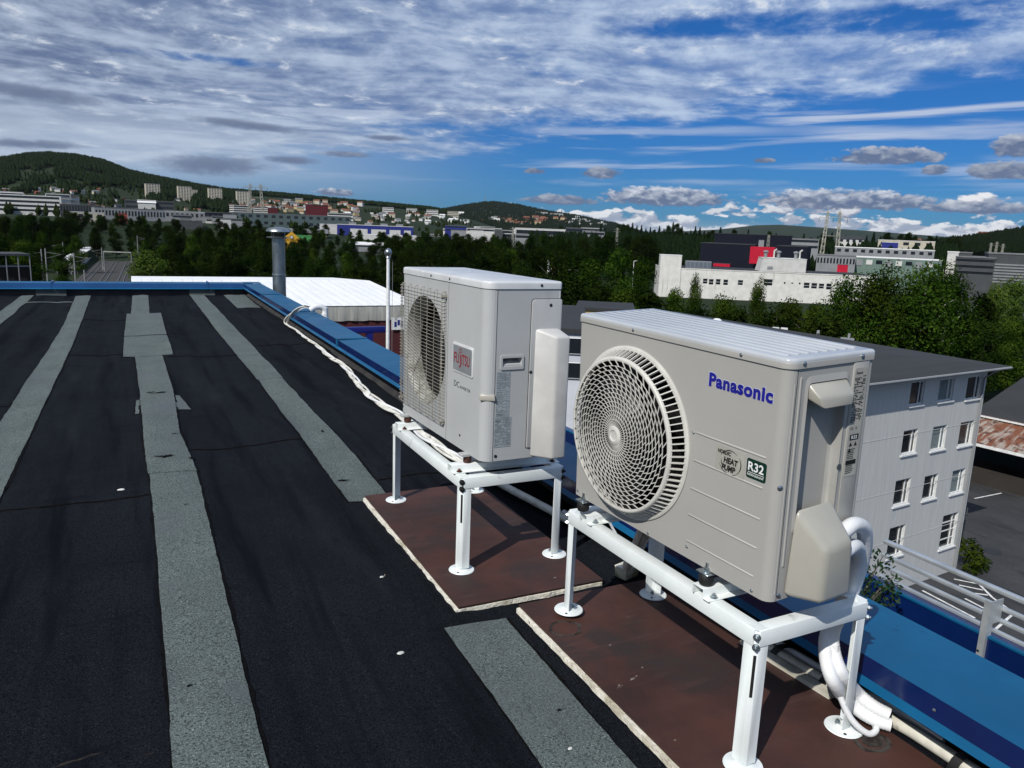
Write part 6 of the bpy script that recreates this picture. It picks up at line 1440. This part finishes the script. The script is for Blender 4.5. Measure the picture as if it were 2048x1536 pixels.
# --- white rendered four-storey house by the yard
A0, B0 = atZ(1912, 1138, GZ), atZ(1788, 1183, GZ); dvh = (A0 - B0); dvh.z = 0; dvh.normalize(); WH = 13.2
o0 = A0 - dvh * WH; rzh = atan2(dvh.y, dvh.x)
W_house = material("blue_white_render", (.51, .515, .495), .8, color2=(.46, .465, .45), scale=.7, bump=(3.0, .07, .03), stretch=(9, 9, .5), stain=[(1.5, (.36, .40, .42), .6, .75, (1, 1, .25))], spec=.2)
hs = thing("white_house", "pale four storey rendered house with small square windows beside the yard", "house", (o0.x, o0.y, GZ), rzh)
nh = Vector((-dvh.y, dvh.x, 0))
def onh(px, py): d = ray(px, py); q = CAM_O + d * (((o0 - CAM_O).dot(nh)) / d.dot(nh)); return (q - o0).dot(dvh), q.z - GZ
hops = []
for (x0, y0, x1, y1) in ((1821, 762, 1850, 808), (1878, 757, 1909, 800), (1934, 752, 1963, 796), (1805, 860, 1835, 905), (1864, 852, 1893, 897), (1919, 843, 1947, 888), (1789, 960, 1820, 1006), (1847, 951, 1875, 995), (1903, 940, 1929, 983), (1777, 1055, 1808, 1108), (1884, 1030, 1912, 1090)):
    a, zt = onh(x0 + 3, y0 + 2); b, zb = onh(x1 - 5, y1); hops.append((a, b, zb, zt))
eave = onh(1975, 734)[1]
wall_openings(MB(), WH, -.5, eave, hops, .22).build("facade", W_house, hs)
MB().box(0.01, WH - .01, .24, 24, -.5, eave - .02).build("wall", W_house, hs)
MB().add([(WH, 0, -.5), (WH, 24, -.5), (WH, 24, eave), (WH, 0, eave)], [(0, 1, 2, 3)]).build("side_wall", W_house, hs)
for k, o in enumerate(hops):
    g_ = MB().box(o[0], o[1], .15, .19, o[2], o[3]).build("window", M_glass, hs)
    mb = MB(); w_ = .065; x0, x1, z0, z1 = o
    mb.box(x0, x0 + w_, .07, .148, z0, z1); mb.box(x1 - w_, x1, .07, .148, z0, z1); mb.box(x0 + w_, x1 - w_, .07, .148, z1 - w_, z1); mb.box(x0 + w_, x1 - w_, .07, .148, z0, z0 + w_); mb.box(x0 + (x1 - x0) * .72, x0 + (x1 - x0) * .72 + .06, .09, .146, z0 + w_, z1 - w_)
    if k == 10:
        for j in range(1, 4): mb.box(x0 + w_, x1 - w_, .10, .145, z0 + (z1 - z0) * j / 4 - .025, z0 + (z1 - z0) * j / 4 + .025)
    mb.build("window_frame", M_frame, g_); MB().box(x0 - .06, x1 + .10, -.09, .06, z0 - .09, z0 - .005).build("window_sill", M_frame, g_)
    if k in (1, 4, 8): MB().box(x0 + w_, x1 - w_, .149, .1495, z0 + w_, z1 - w_).build("curtain", material("grey_curtain", (.16, .20, .20), .9), g_)
for z in (eave * .255, eave * .49, eave * .74): MB().box(0, WH, -.012, -.002, z, z + .03).build("panel_joint", W_house, hs)
MB().hexa([(-.5, -.65, eave - .05), (WH + .75, -.65, eave - .05), (WH + .75, 26, eave - .05), (-.5, 26, eave - .05), (-.5, -.65, eave + .12), (WH + .75, -.65, eave + .12), (WH + .75, 26, eave + .12), (-.5, 26, eave + .12)]).build("eaves", M_frame, hs)
rf_ = MB().add([(-.6, -.8, eave + .125), (WH + .85, -.8, eave + .125), (WH + .85, 27, eave + .3), (-.6, 27, eave + .3), (WH * .5, 5, eave + .55), (WH * .5, 25, eave + .6), (-.6, -.8, eave + .06), (WH + .85, -.8, eave + .06), (WH + .85, 27, eave + .06), (-.6, 27, eave + .06)], [(0, 1, 4), (1, 2, 5, 4), (2, 3, 5), (3, 0, 4, 5), (0, 6, 7, 1), (1, 7, 8, 2), (2, 8, 9, 3), (3, 9, 6, 0)]).build("roof", material("grey_felt_roof", (.024, .027, .029), .95, color2=(.018, .020, .022), scale=.4, stretch=(.3, 3, 1)), hs)
MB().tube([(-.7, -.82, eave + .03), (WH + .9, -.82, eave + .03)], .08, 8).build("gutter", W_grey, hs, smooth=True)
for x in (WH - .45, .6): MB().tube([(x, -.75, eave - .05), (x, -.10, eave - .6), (x, -.10, .2)], .06, 8).build("downpipe", W_grey, hs, smooth=True)
ant = MB().tube([(WH - .5, -.35, eave * .27), (WH - .5, -.35, eave * .33)], .03, 6); ant.bar((WH - .9, -.4, eave * .30), (WH - .1, -.4, eave * .30), .03, .03); ant.bar((WH - .7, -.4, eave * .29), (WH - .7, -.4, eave * .31), .03, .03); ant.build("antenna", W_dgrey, hs)
sp = atZ(1940, 1140, GZ); M_bush = M_lfm
bu = thing("shrub", "small green shrub at the corner foot of the pale house", "shrub", (sp.x, sp.y, GZ)); link("foliage", crown_mesh("foliage", M_lfm, 5, 2.6, 2.0, .1, 900, .12, 8), bu); link("stem", trunk_mesh("stem", M_bark, 3, 1.6, .04, 3, .6, .4), bu)
# --- long warehouse with rusty canopy at the right edge
q0 = atZ(1957, 938, GZ + 1.0); q1 = atZ(2048, 962, GZ + 1.0); dq = q1 - q0; dq.z = 0; dq.normalize(); rzq = atan2(dq.y, dq.x)
q0 = q0 - dq * 2.0
wq = thing("loading_shed", "long dark roofed loading shed with rusty canopy at the right edge", "shed", (q0.x, q0.y, GZ), rzq)
nq = Vector((-dq.y, dq.x, 0))
def onq(px, py): d = ray(px, py); q = CAM_O + d * (((q0 - CAM_O).dot(nq)) / d.dot(nq)); return q.z - GZ
zc = onq(2010, 893); M_rustr = material("rusty_corrugated", (.16, .055, .025), .85, color2=(.30, .26, .22), scale=.8, contrast=(.45, .6), stretch=(3, .6, 1), stain=(1.6, (.07, .025, .015), .5, .62))
MB().box(0, 40, 3.0, 20, -.5, zc + 1.4).build("wall", wallmat("dark_shed_wall", (.03, .045, .05)), wq); MB().box(0, 40, -1.0, 2.9, -.5, 1.0).build("loading_dock", wallmat("shaded_dock", (.035, .03, .026)), wq)  # dock coloured dark to hold the shade under the canopy
for k in range(56): MB().hexa([(k * .72, -1.6, zc), (k * .72 + .70, -1.6, zc), (k * .72 + .70, 3.2, zc + 1.35), (k * .72, 3.2, zc + 1.35), (k * .72, -1.6, zc + .05 + .02 * (k % 2)), (k * .72 + .70, -1.6, zc + .05 + .02 * (k % 2)), (k * .72 + .70, 3.2, zc + 1.4 + .02 * (k % 2)), (k * .72, 3.2, zc + 1.4 + .02 * (k % 2))]).build("canopy_sheet", M_rustr, wq)
MB().box(-.1, 40.2, -1.72, -1.61, zc - .12, zc + .10).build("canopy_edge", M_frame, wq); MB().box(-.1, 40.2, 2.85, 2.98, zc + 1.45, zc + 1.75).build("roof_fascia", M_frame, wq)
MB().add([(-.5, 2.7, zc + 1.76), (40.5, 2.7, zc + 1.76), (40.5, 12, zc + 4.4), (-.5, 12, zc + 4.4), (40.5, 21, zc + 1.76), (-.5, 21, zc + 1.76)], [(0, 1, 2, 3), (3, 2, 4, 5), (0, 3, 5), (1, 4, 2)]).build("roof", R_dark, wq)
for k in range(7): MB().box(1 + k * 6, 1.2 + k * 6, -1.4, -1.2, -.5, zc).build("canopy_post", W_dgrey, wq)
# --- lower wing with blue parapet, galvanised railing and a leafy potted tree
NX = 5.10
lw = thing("lower_wing", "lower terrace wing with dark blue parapet below the right roof edge", "terrace")
MB().box(2.40, 5.22, -6, 9.5, -18, -2.05).build("wall", M_render, lw); MB().box(2.40, 5.09, -6, 9.5, -2.049, -2.0).build("deck", R_dark, lw)
MB().box(NX, NX + .12, -6, 9.5, -2.0, -1.115).build("parapet_face", M_navy, lw); MB().box(NX - .006, NX + .03, -6, 9.52, -1.114, -1.100).build("parapet_cap", M_blue, lw)
M_galv = material("galvanised_steel", (.56, .59, .60), .45, .55, color2=(.44, .47, .48), scale=5, rvar=.1)
rl = thing("guard_rail", "galvanised steel guard rail with four bars beyond the blue parapet", "railing")
ya, yb_ = atX(1770, 1083, NX + .14).y, -6.0
for px, py in ((2048, 1202), (2048, 1235), (2048, 1262), (2048, 1289)):
    z = atX(px, py, NX + .14).z; top = py == 1202
    MB().box(NX + .115, NX + (.165 if top else .15), yb_, ya, z - .014, z + .014).build("rail", M_galv, rl, bevel=.005, seg=2)
zt = atX(2048, 1202, NX + .14).z
yp = atX(1971, 1250, NX).y
for k in range(-1, 4):
    y = yp - k * 1.9
    if y < ya + .05:
        p_ = MB().prism([(NX - .028, y - .028), (NX + .03, y - .028), (NX + .03, y - .022), (NX - .022, y - .022), (NX - .022, y + .016), (NX - .028, y + .016)], -1.30, zt - .03, 'z').build("post", M_galv, rl)
        MB().box(NX + .0302, NX + .114, y - .026, y - .020, zt - .20, zt - .03).build("rail_bracket", M_galv, rl)
        MB().cyl((NX - .029, y + .005, -1.22), (NX - .031, y + .005, -1.22), .009, 10).build("bolt_hole", M_hole, p_)
pt = atX(1752, 1180, 4.55)
pl = thing("potted_tree", "leafy potted tree standing on the terrace behind the white hoses", "plant", (pt.x - .10, pt.y + .06, -2.0)); pl.scale = (.74, .74, .92)
MB().lathe([(.16, 0), (.22, .32), (.235, .34), (.20, .34), (.19, .30), (.01, .30)], 20).build("pot", W_dgrey, pl, smooth=True)
MB().tube([(0, 0, .25), (.02, .02, .7), (-.01, .03, 1.1), (.03, 0, 1.5)], [.045, .04, .03, .012], 8).build("stem", M_bark, pl, smooth=True)
def leafy(seed, n, c, rad, leaf):
    rr = random.Random(seed); mb = MB()
    for _ in range(n):
        v = Vector((rr.gauss(0, 1), rr.gauss(0, 1), rr.gauss(0, 1))).normalized() * rad * rr.random() ** .45; p = Vector(c) + Vector((v.x, v.y, v.z * 1.25)); s = leaf * rr.uniform(.7, 1.25)
        d = (v.normalized() + Vector((rr.gauss(0, .6), rr.gauss(0, .6), -.3))).normalized(); n_ = d.orthogonal().normalized(); n_ = Matrix.Rotation(rr.uniform(0, 6.28), 3, d) @ n_; o = len(mb.v)
        mb.v += [tuple(p), tuple(p + d * s * .5 + n_ * s * .24), tuple(p + d * s), tuple(p + d * s * .5 - n_ * s * .24)]; mb.f.append((o, o + 1, o + 2, o + 3))
    return mb
M_fic = material("glossy_leaf", (.008, .024, .008), .6, color2=(.016, .042, .012), scale=9, spec=.2)
for k, (cx, cy, cz, rd, n) in enumerate(((0, 0, 1.02, .27, 420), (.12, -.05, 1.25, .22, 300), (-.02, .05, .75, .20, 220), (.34, -.10, 1.22, .09, 36))): leafy(k, n, (cx, cy, cz), rd, .052).build("leaf_cluster", M_fic, pl)['kind'] = 'stuff'
for k in range(9):
    a = k * .9; MB().tube([(0, 0, .6 + k * .06), (.16 * cos(a), .16 * sin(a), .8 + k * .07), (.28 * cos(a), .28 * sin(a), .95 + k * .07)], [.012, .009, .004], 5).build("branch", M_bark, pl, smooth=True)
# ------------------------------------------------------------------ white hall, flagpole, railway, pylons
W_tent = material("white_membrane_roof", (.80, .80, .79), .6, color2=(.74, .745, .74), scale=.6, stretch=(1, .2, 1), spec=.3, stain=(1.2, (.66, .67, .67), .6, .75, (.4, 3, 1)))
W_canv = material("grey_canvas", (.34, .34, .31), .8, color2=(.26, .26, .235), scale=1.0, stretch=(5, 1, .3))
W_barn = material("dark_red_boards", (.070, .008, .010), .8, color2=(.045, .006, .008), scale=.9, stretch=(7, 7, .3))
e0 = atD(720, 611, 92); HY, EZ = e0.y, e0.z
xl, xr_ = atY(262, 556, HY + 22).x, atY(806, 611, HY).x + 2.5
RZ = atY(560, 560, HY + 24).z
hall = thing("white_hall", "long hall with white membrane roof, grey canvas band and dark red wall", "hall", (0, 0, GZ))
def Zl(z): return z - GZ
nseg = 26
for k in range(nseg):     # roof panels between the membrane seams
    a, b = xl + (xr_ - xl) * k / nseg, xl + (xr_ - xl) * (k + 1) / nseg
    MB().add([(a + .01, HY - .3, Zl(EZ)), (b - .01, HY - .3, Zl(EZ)), (b - .01, HY + 24, Zl(RZ)), (a + .01, HY + 24, Zl(RZ)), ((a + b) / 2, HY - .3, Zl(EZ) + .02), ((a + b) / 2, HY + 24, Zl(RZ) + .02)], [(0, 4, 5, 3), (4, 1, 2, 5)]).build("roof_panel", W_tent, hall)
MB().add([(xl, HY + 24, Zl(RZ)), (xr_, HY + 24, Zl(RZ)), (xr_, HY + 48, Zl(EZ)), (xl, HY + 48, Zl(EZ))], [(0, 1, 2, 3)]).build("rear_roof", W_tent, hall)
MB().add([(xr_, HY, -.5), (xr_, HY + 48, -.5), (xr_, HY + 48, Zl(EZ)), (xr_, HY + 24, Zl(RZ)), (xr_, HY, Zl(EZ))], [(0, 1, 2, 3, 4)]).build("gable_wall", W_canv, hall)
MB().add([(xl, HY, -.5), (xl, HY + 48, -.5), (xl, HY + 48, Zl(EZ)), (xl, HY + 24, Zl(RZ)), (xl, HY, Zl(EZ))], [(0, 4, 3, 2, 1)]).build("gable_wall", W_canv, hall)
zc = Zl(atY(720, 641, HY).z)
mb = MB(); n = 90
for i in range(n + 1):
    x = xl + (xr_ - xl) * i / n
    mb.v += [(x, HY - .2, Zl(EZ) - .02), (x, HY - .35 + .06 * sin(i * 1.3), (Zl(EZ) + zc) / 2), (x, HY - .3 + .1 * sin(i * 1.7), zc + .035 * sin(i * .9))]
for i in range(n): mb.f += [(3 * i, 3 * i + 1, 3 * i + 4, 3 * i + 3), (3 * i + 1, 3 * i + 2, 3 * i + 5, 3 * i + 4)]
mb.build("canvas_band", W_canv, hall, smooth=True)
MB().box(xl + .1, xr_ - .1, HY - .1, HY + .4, -.5, Zl(EZ) - .1).build("wall", W_barn, hall)
for k in range(3): MB().box(-.12, .12, -.2, 0, -.12, .12).build("wall_lamp", M_frame, hall, ((xl + 30) + k * 2.4, HY - .15, zc - 1.6))
sg = atY(797, 648, HY - .3); st = thing("wall_sign", "small white and blue sign on the dark red wall behind the flagpole", "sign", (sg.x, sg.y, sg.z - .7)); MB().box(-.9, .9, -.06, 0, 0, 1.5).build("panel", M_frame, st)
for k in range(3): MB().box(-.55 + .4 * k, -.25 + .4 * k, -.075, -.062, .35 + .2 * (k % 2), 1.0 + .2 * (k % 2)).build("sign_mark", W_blue, st)
ba = atY(712, 660, HY - 6); bt = thing("truck_crane", "blue steel boom of a parked truck in front of the dark red wall", "truck", (ba.x, ba.y, GZ), .05)
bz = ba.z - GZ; MB().box(-4, 3.4, -.3, .3, bz - .35, bz + .35).build("boom", material("strong_blue_paint", (.010, .018, .17), .35, spec=.5), bt, bevel=.06); MB().box(1.2, 1.9, -.25, .25, 1.2, bz - .35).build("mast", MATS["strong_blue_paint"], bt); MB().box(-4, 3.2, -1.1, 1.1, .8, 1.3).build("truck_bed", W_dgrey, bt); MB().box(3.3, 5.2, -1.1, 1.1, .7, 2.9).build("cab", M_frame, bt, bevel=.15); MB().box(3.9, 5.25, -1.12, 1.12, 1.8, 2.5).build("cab_window", M_glass, bt)
for x in (-3, -1.8, 4.2):
    for y in (-1, 1): MB().lathe([(.5, -.15), (.5, .15)], 16, 'y', (x, y, .5)).build("wheel", M_black, bt, smooth=True)
fp = atD(776, 600, 48); fl = thing("flagpole", "white flagpole with silver ball top between parapet and hall", "flagpole", (fp.x, fp.y, GZ))
tz = atD(777, 515, 48).z - GZ; MB().tube([(0, 0, 0), (0, 0, tz * .5), (0, 0, tz)], [.14, .125, .10], 12).build("pole", M_frame, fl, smooth=True)
MB().lathe([(.12, tz), (.17, tz + .02), (.14, tz + .10), (.22, tz + .22), (.24, tz + .36), (.16, tz + .52), (.02, tz + .60)], 16).build("ball_top", M_zinc, fl, smooth=True); MB().tube([(.28, 0, tz - .1), (.26, 0, 1.2)], .012, 5).build("halyard", W_grey, fl)
# small buildings glimpsed between the two units
yb2 = block("yellow_building", "yellow house with dark low pitched roof between the two units", 1150, 1262, 622, 690, wallmat("ochre_wall", (.50, .34, .11)), R_dark, 0, d=72, depth=7)
wb2 = block("white_annex", "white two storey annex with small windows between the two units", 1060, 1166, 664, 800, wallmat("pale_annex_wall", (.52, .54, .58)), R_dark, 0, d=44, depth=14)
for z_ in (1.2, 2.6): win(wb2, .95, -.06, z_ + .1, .9, .95, frame=True)
q = atD(1141, 640, 80); tk = thing("parked_truck", "blue box truck beyond the white annex between the units", "truck", (q.x, q.y, GZ), facing(q, 30)); hz = q.z - GZ
MB().box(-3, 2, -1.2, 1.2, 1.0, hz + .4).build("box_body", W_blue, tk); MB().box(2.1, 4, -1.1, 1.1, .6, 3.0).build("cab", W_blue, tk, bevel=.15)
for x in (-2, 3):
    for y in (-1.1, 1.1): MB().lathe([(.5, -.15), (.5, .15)], 14, 'y', (x, y, .5)).build("wheel", M_black, tk, smooth=True)
lf = block("low_building", "flat dark roofed building just above the lid of the nearer unit", 1330, 1720, 752, 800, W_grey, R_dark, 0, d=58, depth=14)
for k, (x, y, w, h, lab) in enumerate(((1434, 642, .5, .6, "round roof vent, leftmost above the nearer lid"), (1551, 662, .55, .6, "left one of two grey roof fans above the nearer lid"), (1568, 663, .55, .6, "right one of two grey roof fans above the nearer lid"), (1636, 668, .22, .6, "thin roof vent above the lid's right half"), (1694, 684, .9, .7, "short brick chimney at the right end of the nearer lid"))):
    p = atD(x, y, 62); t = thing("roof_vent" if k < 4 else "chimney", lab, "vent" if k < 4 else "chimney", (p.x, p.y, p.z - .3), facing(p))
    if k == 0: MB().lathe([(.22, -4.2), (.22, .15), (.42, .2), (.40, .35), (.2, .5), (.02, .52)], 16).build("cowl", M_frame, t, smooth=True)
    elif k < 4: MB().box(-w / 2, w / 2, -w / 2, w / 2, -4.2, h).build("casing", W_white if k < 3 else W_grey, t, bevel=.05); MB().lathe([(w * .36, -.02), (w * .36, .02)], 16, 'y', (0, -w / 2 - .01, h * .5)).build("fan_opening", M_hole, t)
    else: MB().box(-w / 2, w / 2, -w / 2, w / 2, -4.5, h * .7).build("stack", W_brick, t); MB().box(-w / 2 - .06, w / 2 + .06, -w / 2 - .06, w / 2 + .06, h * .7, h * .85).build("cap", W_grey, t); MB().cyl((.1, 0, -1), (.1, 0, 1.0), .1, 8).build("pipe", W_grey, t)
# railway
M_ball = material("rail_ballast", (.040, .036, .032), .95, color2=(.022, .020, .018), scale=1.2, speck=(4, (.06, .055, .05), .6, .7)); M_rail = material("rail_steel", (.30, .29, .28), .35, .8)
def gp(x, y, z=GZ + .05): return atZ(x, y, z)
L0, L1, R0, R1 = gp(140, 560), gp(232, 511), gp(292, 560), gp(262, 511)
dir_ = ((L1 + R1) / 2 - (L0 + R0) / 2); dir_.z = 0; dir_.normalize(); nrm_ = Vector((dir_.y, -dir_.x, 0)); mid = (gp(190, 556) + gp(262, 556)) / 2
tr = link("railway", MB().hexa([mid - dir_ * 80 - nrm_ * 9.5 + Vector((0, 0, z)) for z in (0,)] + [mid - dir_ * 80 + nrm_ * 9.5, mid + dir_ * 320 + nrm_ * 9.5, mid + dir_ * 320 - nrm_ * 9.5] + [mid - dir_ * 80 - nrm_ * 8.6 + Vector((0, 0, .35)), mid - dir_ * 80 + nrm_ * 8.6 + Vector((0, 0, .35)), mid + dir_ * 320 + nrm_ * 8.6 + Vector((0, 0, .35)), mid + dir_ * 320 - nrm_ * 8.6 + Vector((0, 0, .35))]).mesh("railway", M_ball)); struct(tr)
for c in (-6.6, -2.0, 2.6, 7.0):
    for g_ in (-.75, .75):
        a = mid + nrm_ * (c + g_) - dir_ * 80 + Vector((0, 0, .45)); MB().bar(a, a + dir_ * 400, .16, .18).build("rail", M_rail, tr)
pf = mid + nrm_ * -14.5 + dir_ * 60; t = thing("railway_platform", "long pale railway platform with canopy left of the tracks", "platform", (pf.x, pf.y, GZ), atan2(dir_.y, dir_.x))
MB().box(-45, 90, -2.2, 2.2, -.5, 1.0).build("platform_slab", W_grey, t); MB().box(-40, 80, -2.0, 2.0, 4.2, 4.45).build("canopy", R_white, t); MB().box(-45, 90, -2.25, -1.9, 1.0, 1.05).build("platform_edge", M_frame, t)
for k in range(13): MB().box(-38 + k * 9.5, -37.8 + k * 9.5, -.1, .1, 1.0, 4.2).build("canopy_post", W_grey, t)
M_mast = material("mast_steel", (.30, .31, .30), .6, .3, color2=(.2, .2, .19), scale=1)
for k, (x, yb_, yt, d, lab) in enumerate(((82, 562, 498, 190, "pale catenary mast, leftmost of the pair at the left"), (90, 564, 497, 175, "catenary mast with grey foot right beside the leftmost one"), (125, 550, 484, 260, "thin catenary mast beyond the left pair"), (147, 562, 506, 185, "catenary mast with white foot and side arm"), (203, 541, 495, 270, "catenary mast beside the platform canopy"), (274, 522, 471, 350, "tall catenary mast left of the tree belt"), (168, 565, 540, 180, "short signal post before the tracks"), (340, 540, 500, 220, "thin pale pole before the dark trees"))):
    p = atD(x, yt, d); h = p.z - GZ; t = thing("catenary_mast", lab, "mast", (p.x, p.y, GZ), facing(p), "catenary masts of the railway")
    MB().tube([(0, 0, 0), (0, 0, h)], [.20, .13], 8).build("pole", M_mast, t); MB().box(-.3, .3, -.3, .3, 0, 1.6).build("foot", R_white if k in (1, 3) else W_grey, t)
    if k < 6: MB().bar((0, 0, h - .8), (3.2 if k % 2 else -3.2, 0, h - 1.3), .09, .09).build("arm", M_mast, t); MB().bar((0, 0, h - 2.2), (2.8 if k % 2 else -2.8, 0, h - 1.4), .06, .06).build("brace", M_mast, t)
p0, p1 = atD(207, 503, 262), atD(262, 503, 262); t = thing("catenary_gantry", "steel gantry spanning the tracks at the left", "gantry", (p0.x, p0.y, GZ)); dd = p1 - p0
MB().bar((0, 0, p0.z - GZ), (dd.x, dd.y, p0.z - GZ), .25, .35).build("beam", M_mast, t); MB().tube([(dd.x, dd.y, 0), (dd.x, dd.y, p0.z - GZ)], .15, 8).build("leg", M_mast, t); MB().tube([(0, 0, 0), (0, 0, p0.z - GZ)], .15, 8).build("leg", M_mast, t)
p = atD(22, 556, 150); t = thing("railway_shed", "dark open shed with slim posts at the left edge", "shed", (p.x, p.y, GZ), facing(p, 12)); hz = atD(22, 507, 150).z - GZ
MB().box(-9, 3.6, 0, 8, hz - .4, hz).build("roof", W_dgrey, t); MB().box(-9, 3.5, 1, 7.9, -.5, hz - 2.6).build("wall", wallmat("brown_black", (.02, .016, .014)), t); MB().box(-9, 3.5, .8, .99, hz - 2.6, hz - 2.3).build("cornice", W_grey, t)
for k in range(7): MB().box(-8.6 + k * 2, -8.45 + k * 2, .1, .25, -.5, hz - .4).build("post", W_grey, t)
# lattice pylons and masts
M_pyl = material("pylon_steel", (.40, .39, .33), .6, .4, scale=.3)
def lattice(mb, a, b, w0, w1, n, t_=.12):
    a, b = Vector(a), Vector(b)
    cs = [(-1, -1), (1, -1), (1, 1), (-1, 1)]
    def P(f, c): w = w0 + (w1 - w0) * f; q = a + (b - a) * f; return q + Vector((c[0] * w / 2, c[1] * w / 2, 0))
    for c in cs: mb.bar(P(0, c), P(1, c), t_ * 1.4, t_ * 1.4)
    for i in range(n):
        for k in range(4): mb.bar(P(i / n, cs[k]), P((i + 1) / n, cs[(k + 1) % 4]), t_, t_); mb.bar(P(i / n, cs[(k + 1) % 4]), P((i + 1) / n, cs[k]), t_, t_)
def portal_pylon(label, x, yt, yb, d, halfpx, rot):
    p = atD(x, yb, d); h = (yb - yt) / FPX * d; t = thing("lattice_pylon", label, "pylon", (p.x, p.y, p.z), facing(p, rot)); w = halfpx / FPX * d; th = .00036 * d
    for s in (-1, 1): m = MB(); lattice(m, (s * w * 1.1, 0, -8), (s * w * .8, 0, h * .93), w * .55, w * .25, 9, th); m.bar((s * w * .8, 0, h * .9), (s * w * .8, 0, h), th, th); m.build("lattice_leg", M_pyl, t)
    m = MB(); m.bar((-w * 1.9, 0, h * .80), (w * 1.9, 0, h * .80), th * 2, th * 2); m.bar((-w * 1.9, 0, h * .80), (-w * .8, 0, h * .90), th, th); m.bar((w * 1.9, 0, h * .80), (w * .8, 0, h * .90), th, th); m.bar((-w * .8, 0, h * .90), (0, 0, h * .80), th, th); m.bar((w * .8, 0, h * .90), (0, 0, h * .80), th, th); m.build("cross_arm", M_pyl, t)
    m = MB(); m.bar((-w, 0, h * .42), (w, 0, h * .42), th * 1.3, th * 1.3); m.build("cross_beam", M_pyl, t)
    for s in (-1.9, 0, 1.9): MB().bar((s * w, 0, h * .80), (s * w, 0, h * .70), th * 1.2, th * 1.2).build("insulator", W_dgrey, t)
portal_pylon("large twin legged lattice pylon above the concrete building", 1658, 418, 512, 420, 14, 12)
portal_pylon("dark twin legged lattice pylon on the hillside beside the tower blocks", 512, 366, 418, 900, 12, 5)
for x, yt, yb, d, lab in ((1990, 484, 512, 420, "left one of two slim lattice masts at the right edge"), (2003, 488, 512, 430, "right one of two slim lattice masts at the right edge"), (1980, 486, 505, 460, "slim lattice mast behind the pair at the right edge"), (1233, 456, 488, 420, "slim lattice mast before the dark ridge left of the navy block"), (1025, 455, 487, 420, "slim lattice mast on the valley floor above the older unit"), (1535, 470, 500, 310, "thin mast behind the pale roof box on the navy block")):
    p = atD(x, yb, d); h = (yb - yt) / FPX * d; t = thing("lattice_mast", lab, "mast", (p.x, p.y, p.z)); m = MB(); lattice(m, (0, 0, -10), (0, 0, h), 1.6, .5, 10, .00022 * d); m.build("lattice", M_pyl, t)
    if d != 310: MB().bar((-1.8, 0, h * .9), (1.8, 0, h * .9), .2, .2).build("cross_arm", M_pyl, t); MB().bar((-2.2, 0, h * .75), (2.2, 0, h * .75), .2, .2).build("cross_arm", M_pyl, t)
for x, yt, yb, d, lab in ((970, 392, 410, 6100, "thin broadcasting mast on the round hill"), (154, 308, 322, 3250, "short mast on the top of the left hill")):
    p = atD(x, yb, d); h = (yb - yt) / FPX * d; t = thing("radio_mast", lab, "mast", (p.x, p.y, p.z)); MB().tube([(0, 0, -30), (0, 0, h * .6), (0, 0, h)], [d * .0006, d * .0005, d * .00015], 6).build("tower", W_grey, t); MB().box(-d * .001, d * .001, -d * .001, d * .001, h * .32, h * .40).build("platform", W_dgrey, t)
# lamp posts and flags in the car park right of the older unit
for x, yt, d, lab in ((1096, 520, 170, "white flagpole, left of three beyond the older unit's lid"), (1106, 522, 170, "white flagpole, middle of three beyond the older unit's lid"), (1116, 524, 170, "white flagpole, right of three beyond the older unit's lid"), (1268, 522, 165, "tall street lamp beside the parked cars"), (1130, 540, 160, "street lamp right of the three flagpoles")):
    p = atD(x, yt, d); h = p.z - GZ; t = thing("flagpole" if 'flag' in lab else "street_lamp", lab, "flagpole" if 'flag' in lab else "lamp", (p.x, p.y, GZ), facing(p)); MB().tube([(0, 0, 0), (0, 0, h)], [.10, .06], 8).build("pole", M_frame, t)
    if 'lamp' in lab: MB().bar((0, 0, h), (1.2, 0, h + .1), .12, .10).build("lamp_arm", M_frame, t)
    else: MB().box(.05, .9, -.02, .02, h - 2.6, h - .4).build("banner", W_crim if x == 1106 else M_frame, t)
# ------------------------------------------------------------------ air of the valley: thin even haze
def make_haze(density):
    m = bpy.data.materials.new("valley_haze"); m.use_nodes = True; t = NT(m.node_tree); t.n.clear()
    out = t.new('ShaderNodeOutputMaterial'); v = t.new('ShaderNodeVolumePrincipled')
    v.inputs['Color'].default_value = (0.80, 0.90, 1.0, 1); v.inputs['Density'].default_value = density; v.inputs['Anisotropy'].default_value = 0.2
    t.l.new(v.outputs[0], out.inputs['Volume'])
    o = MB().box(-12900, 12900, -12900, 12900, GZ - 1.2, 330).build("haze", m); o['kind'] = 'stuff'; o['label'] = "thin blue haze over the valley"
    return o
make_haze(1.0e-5)
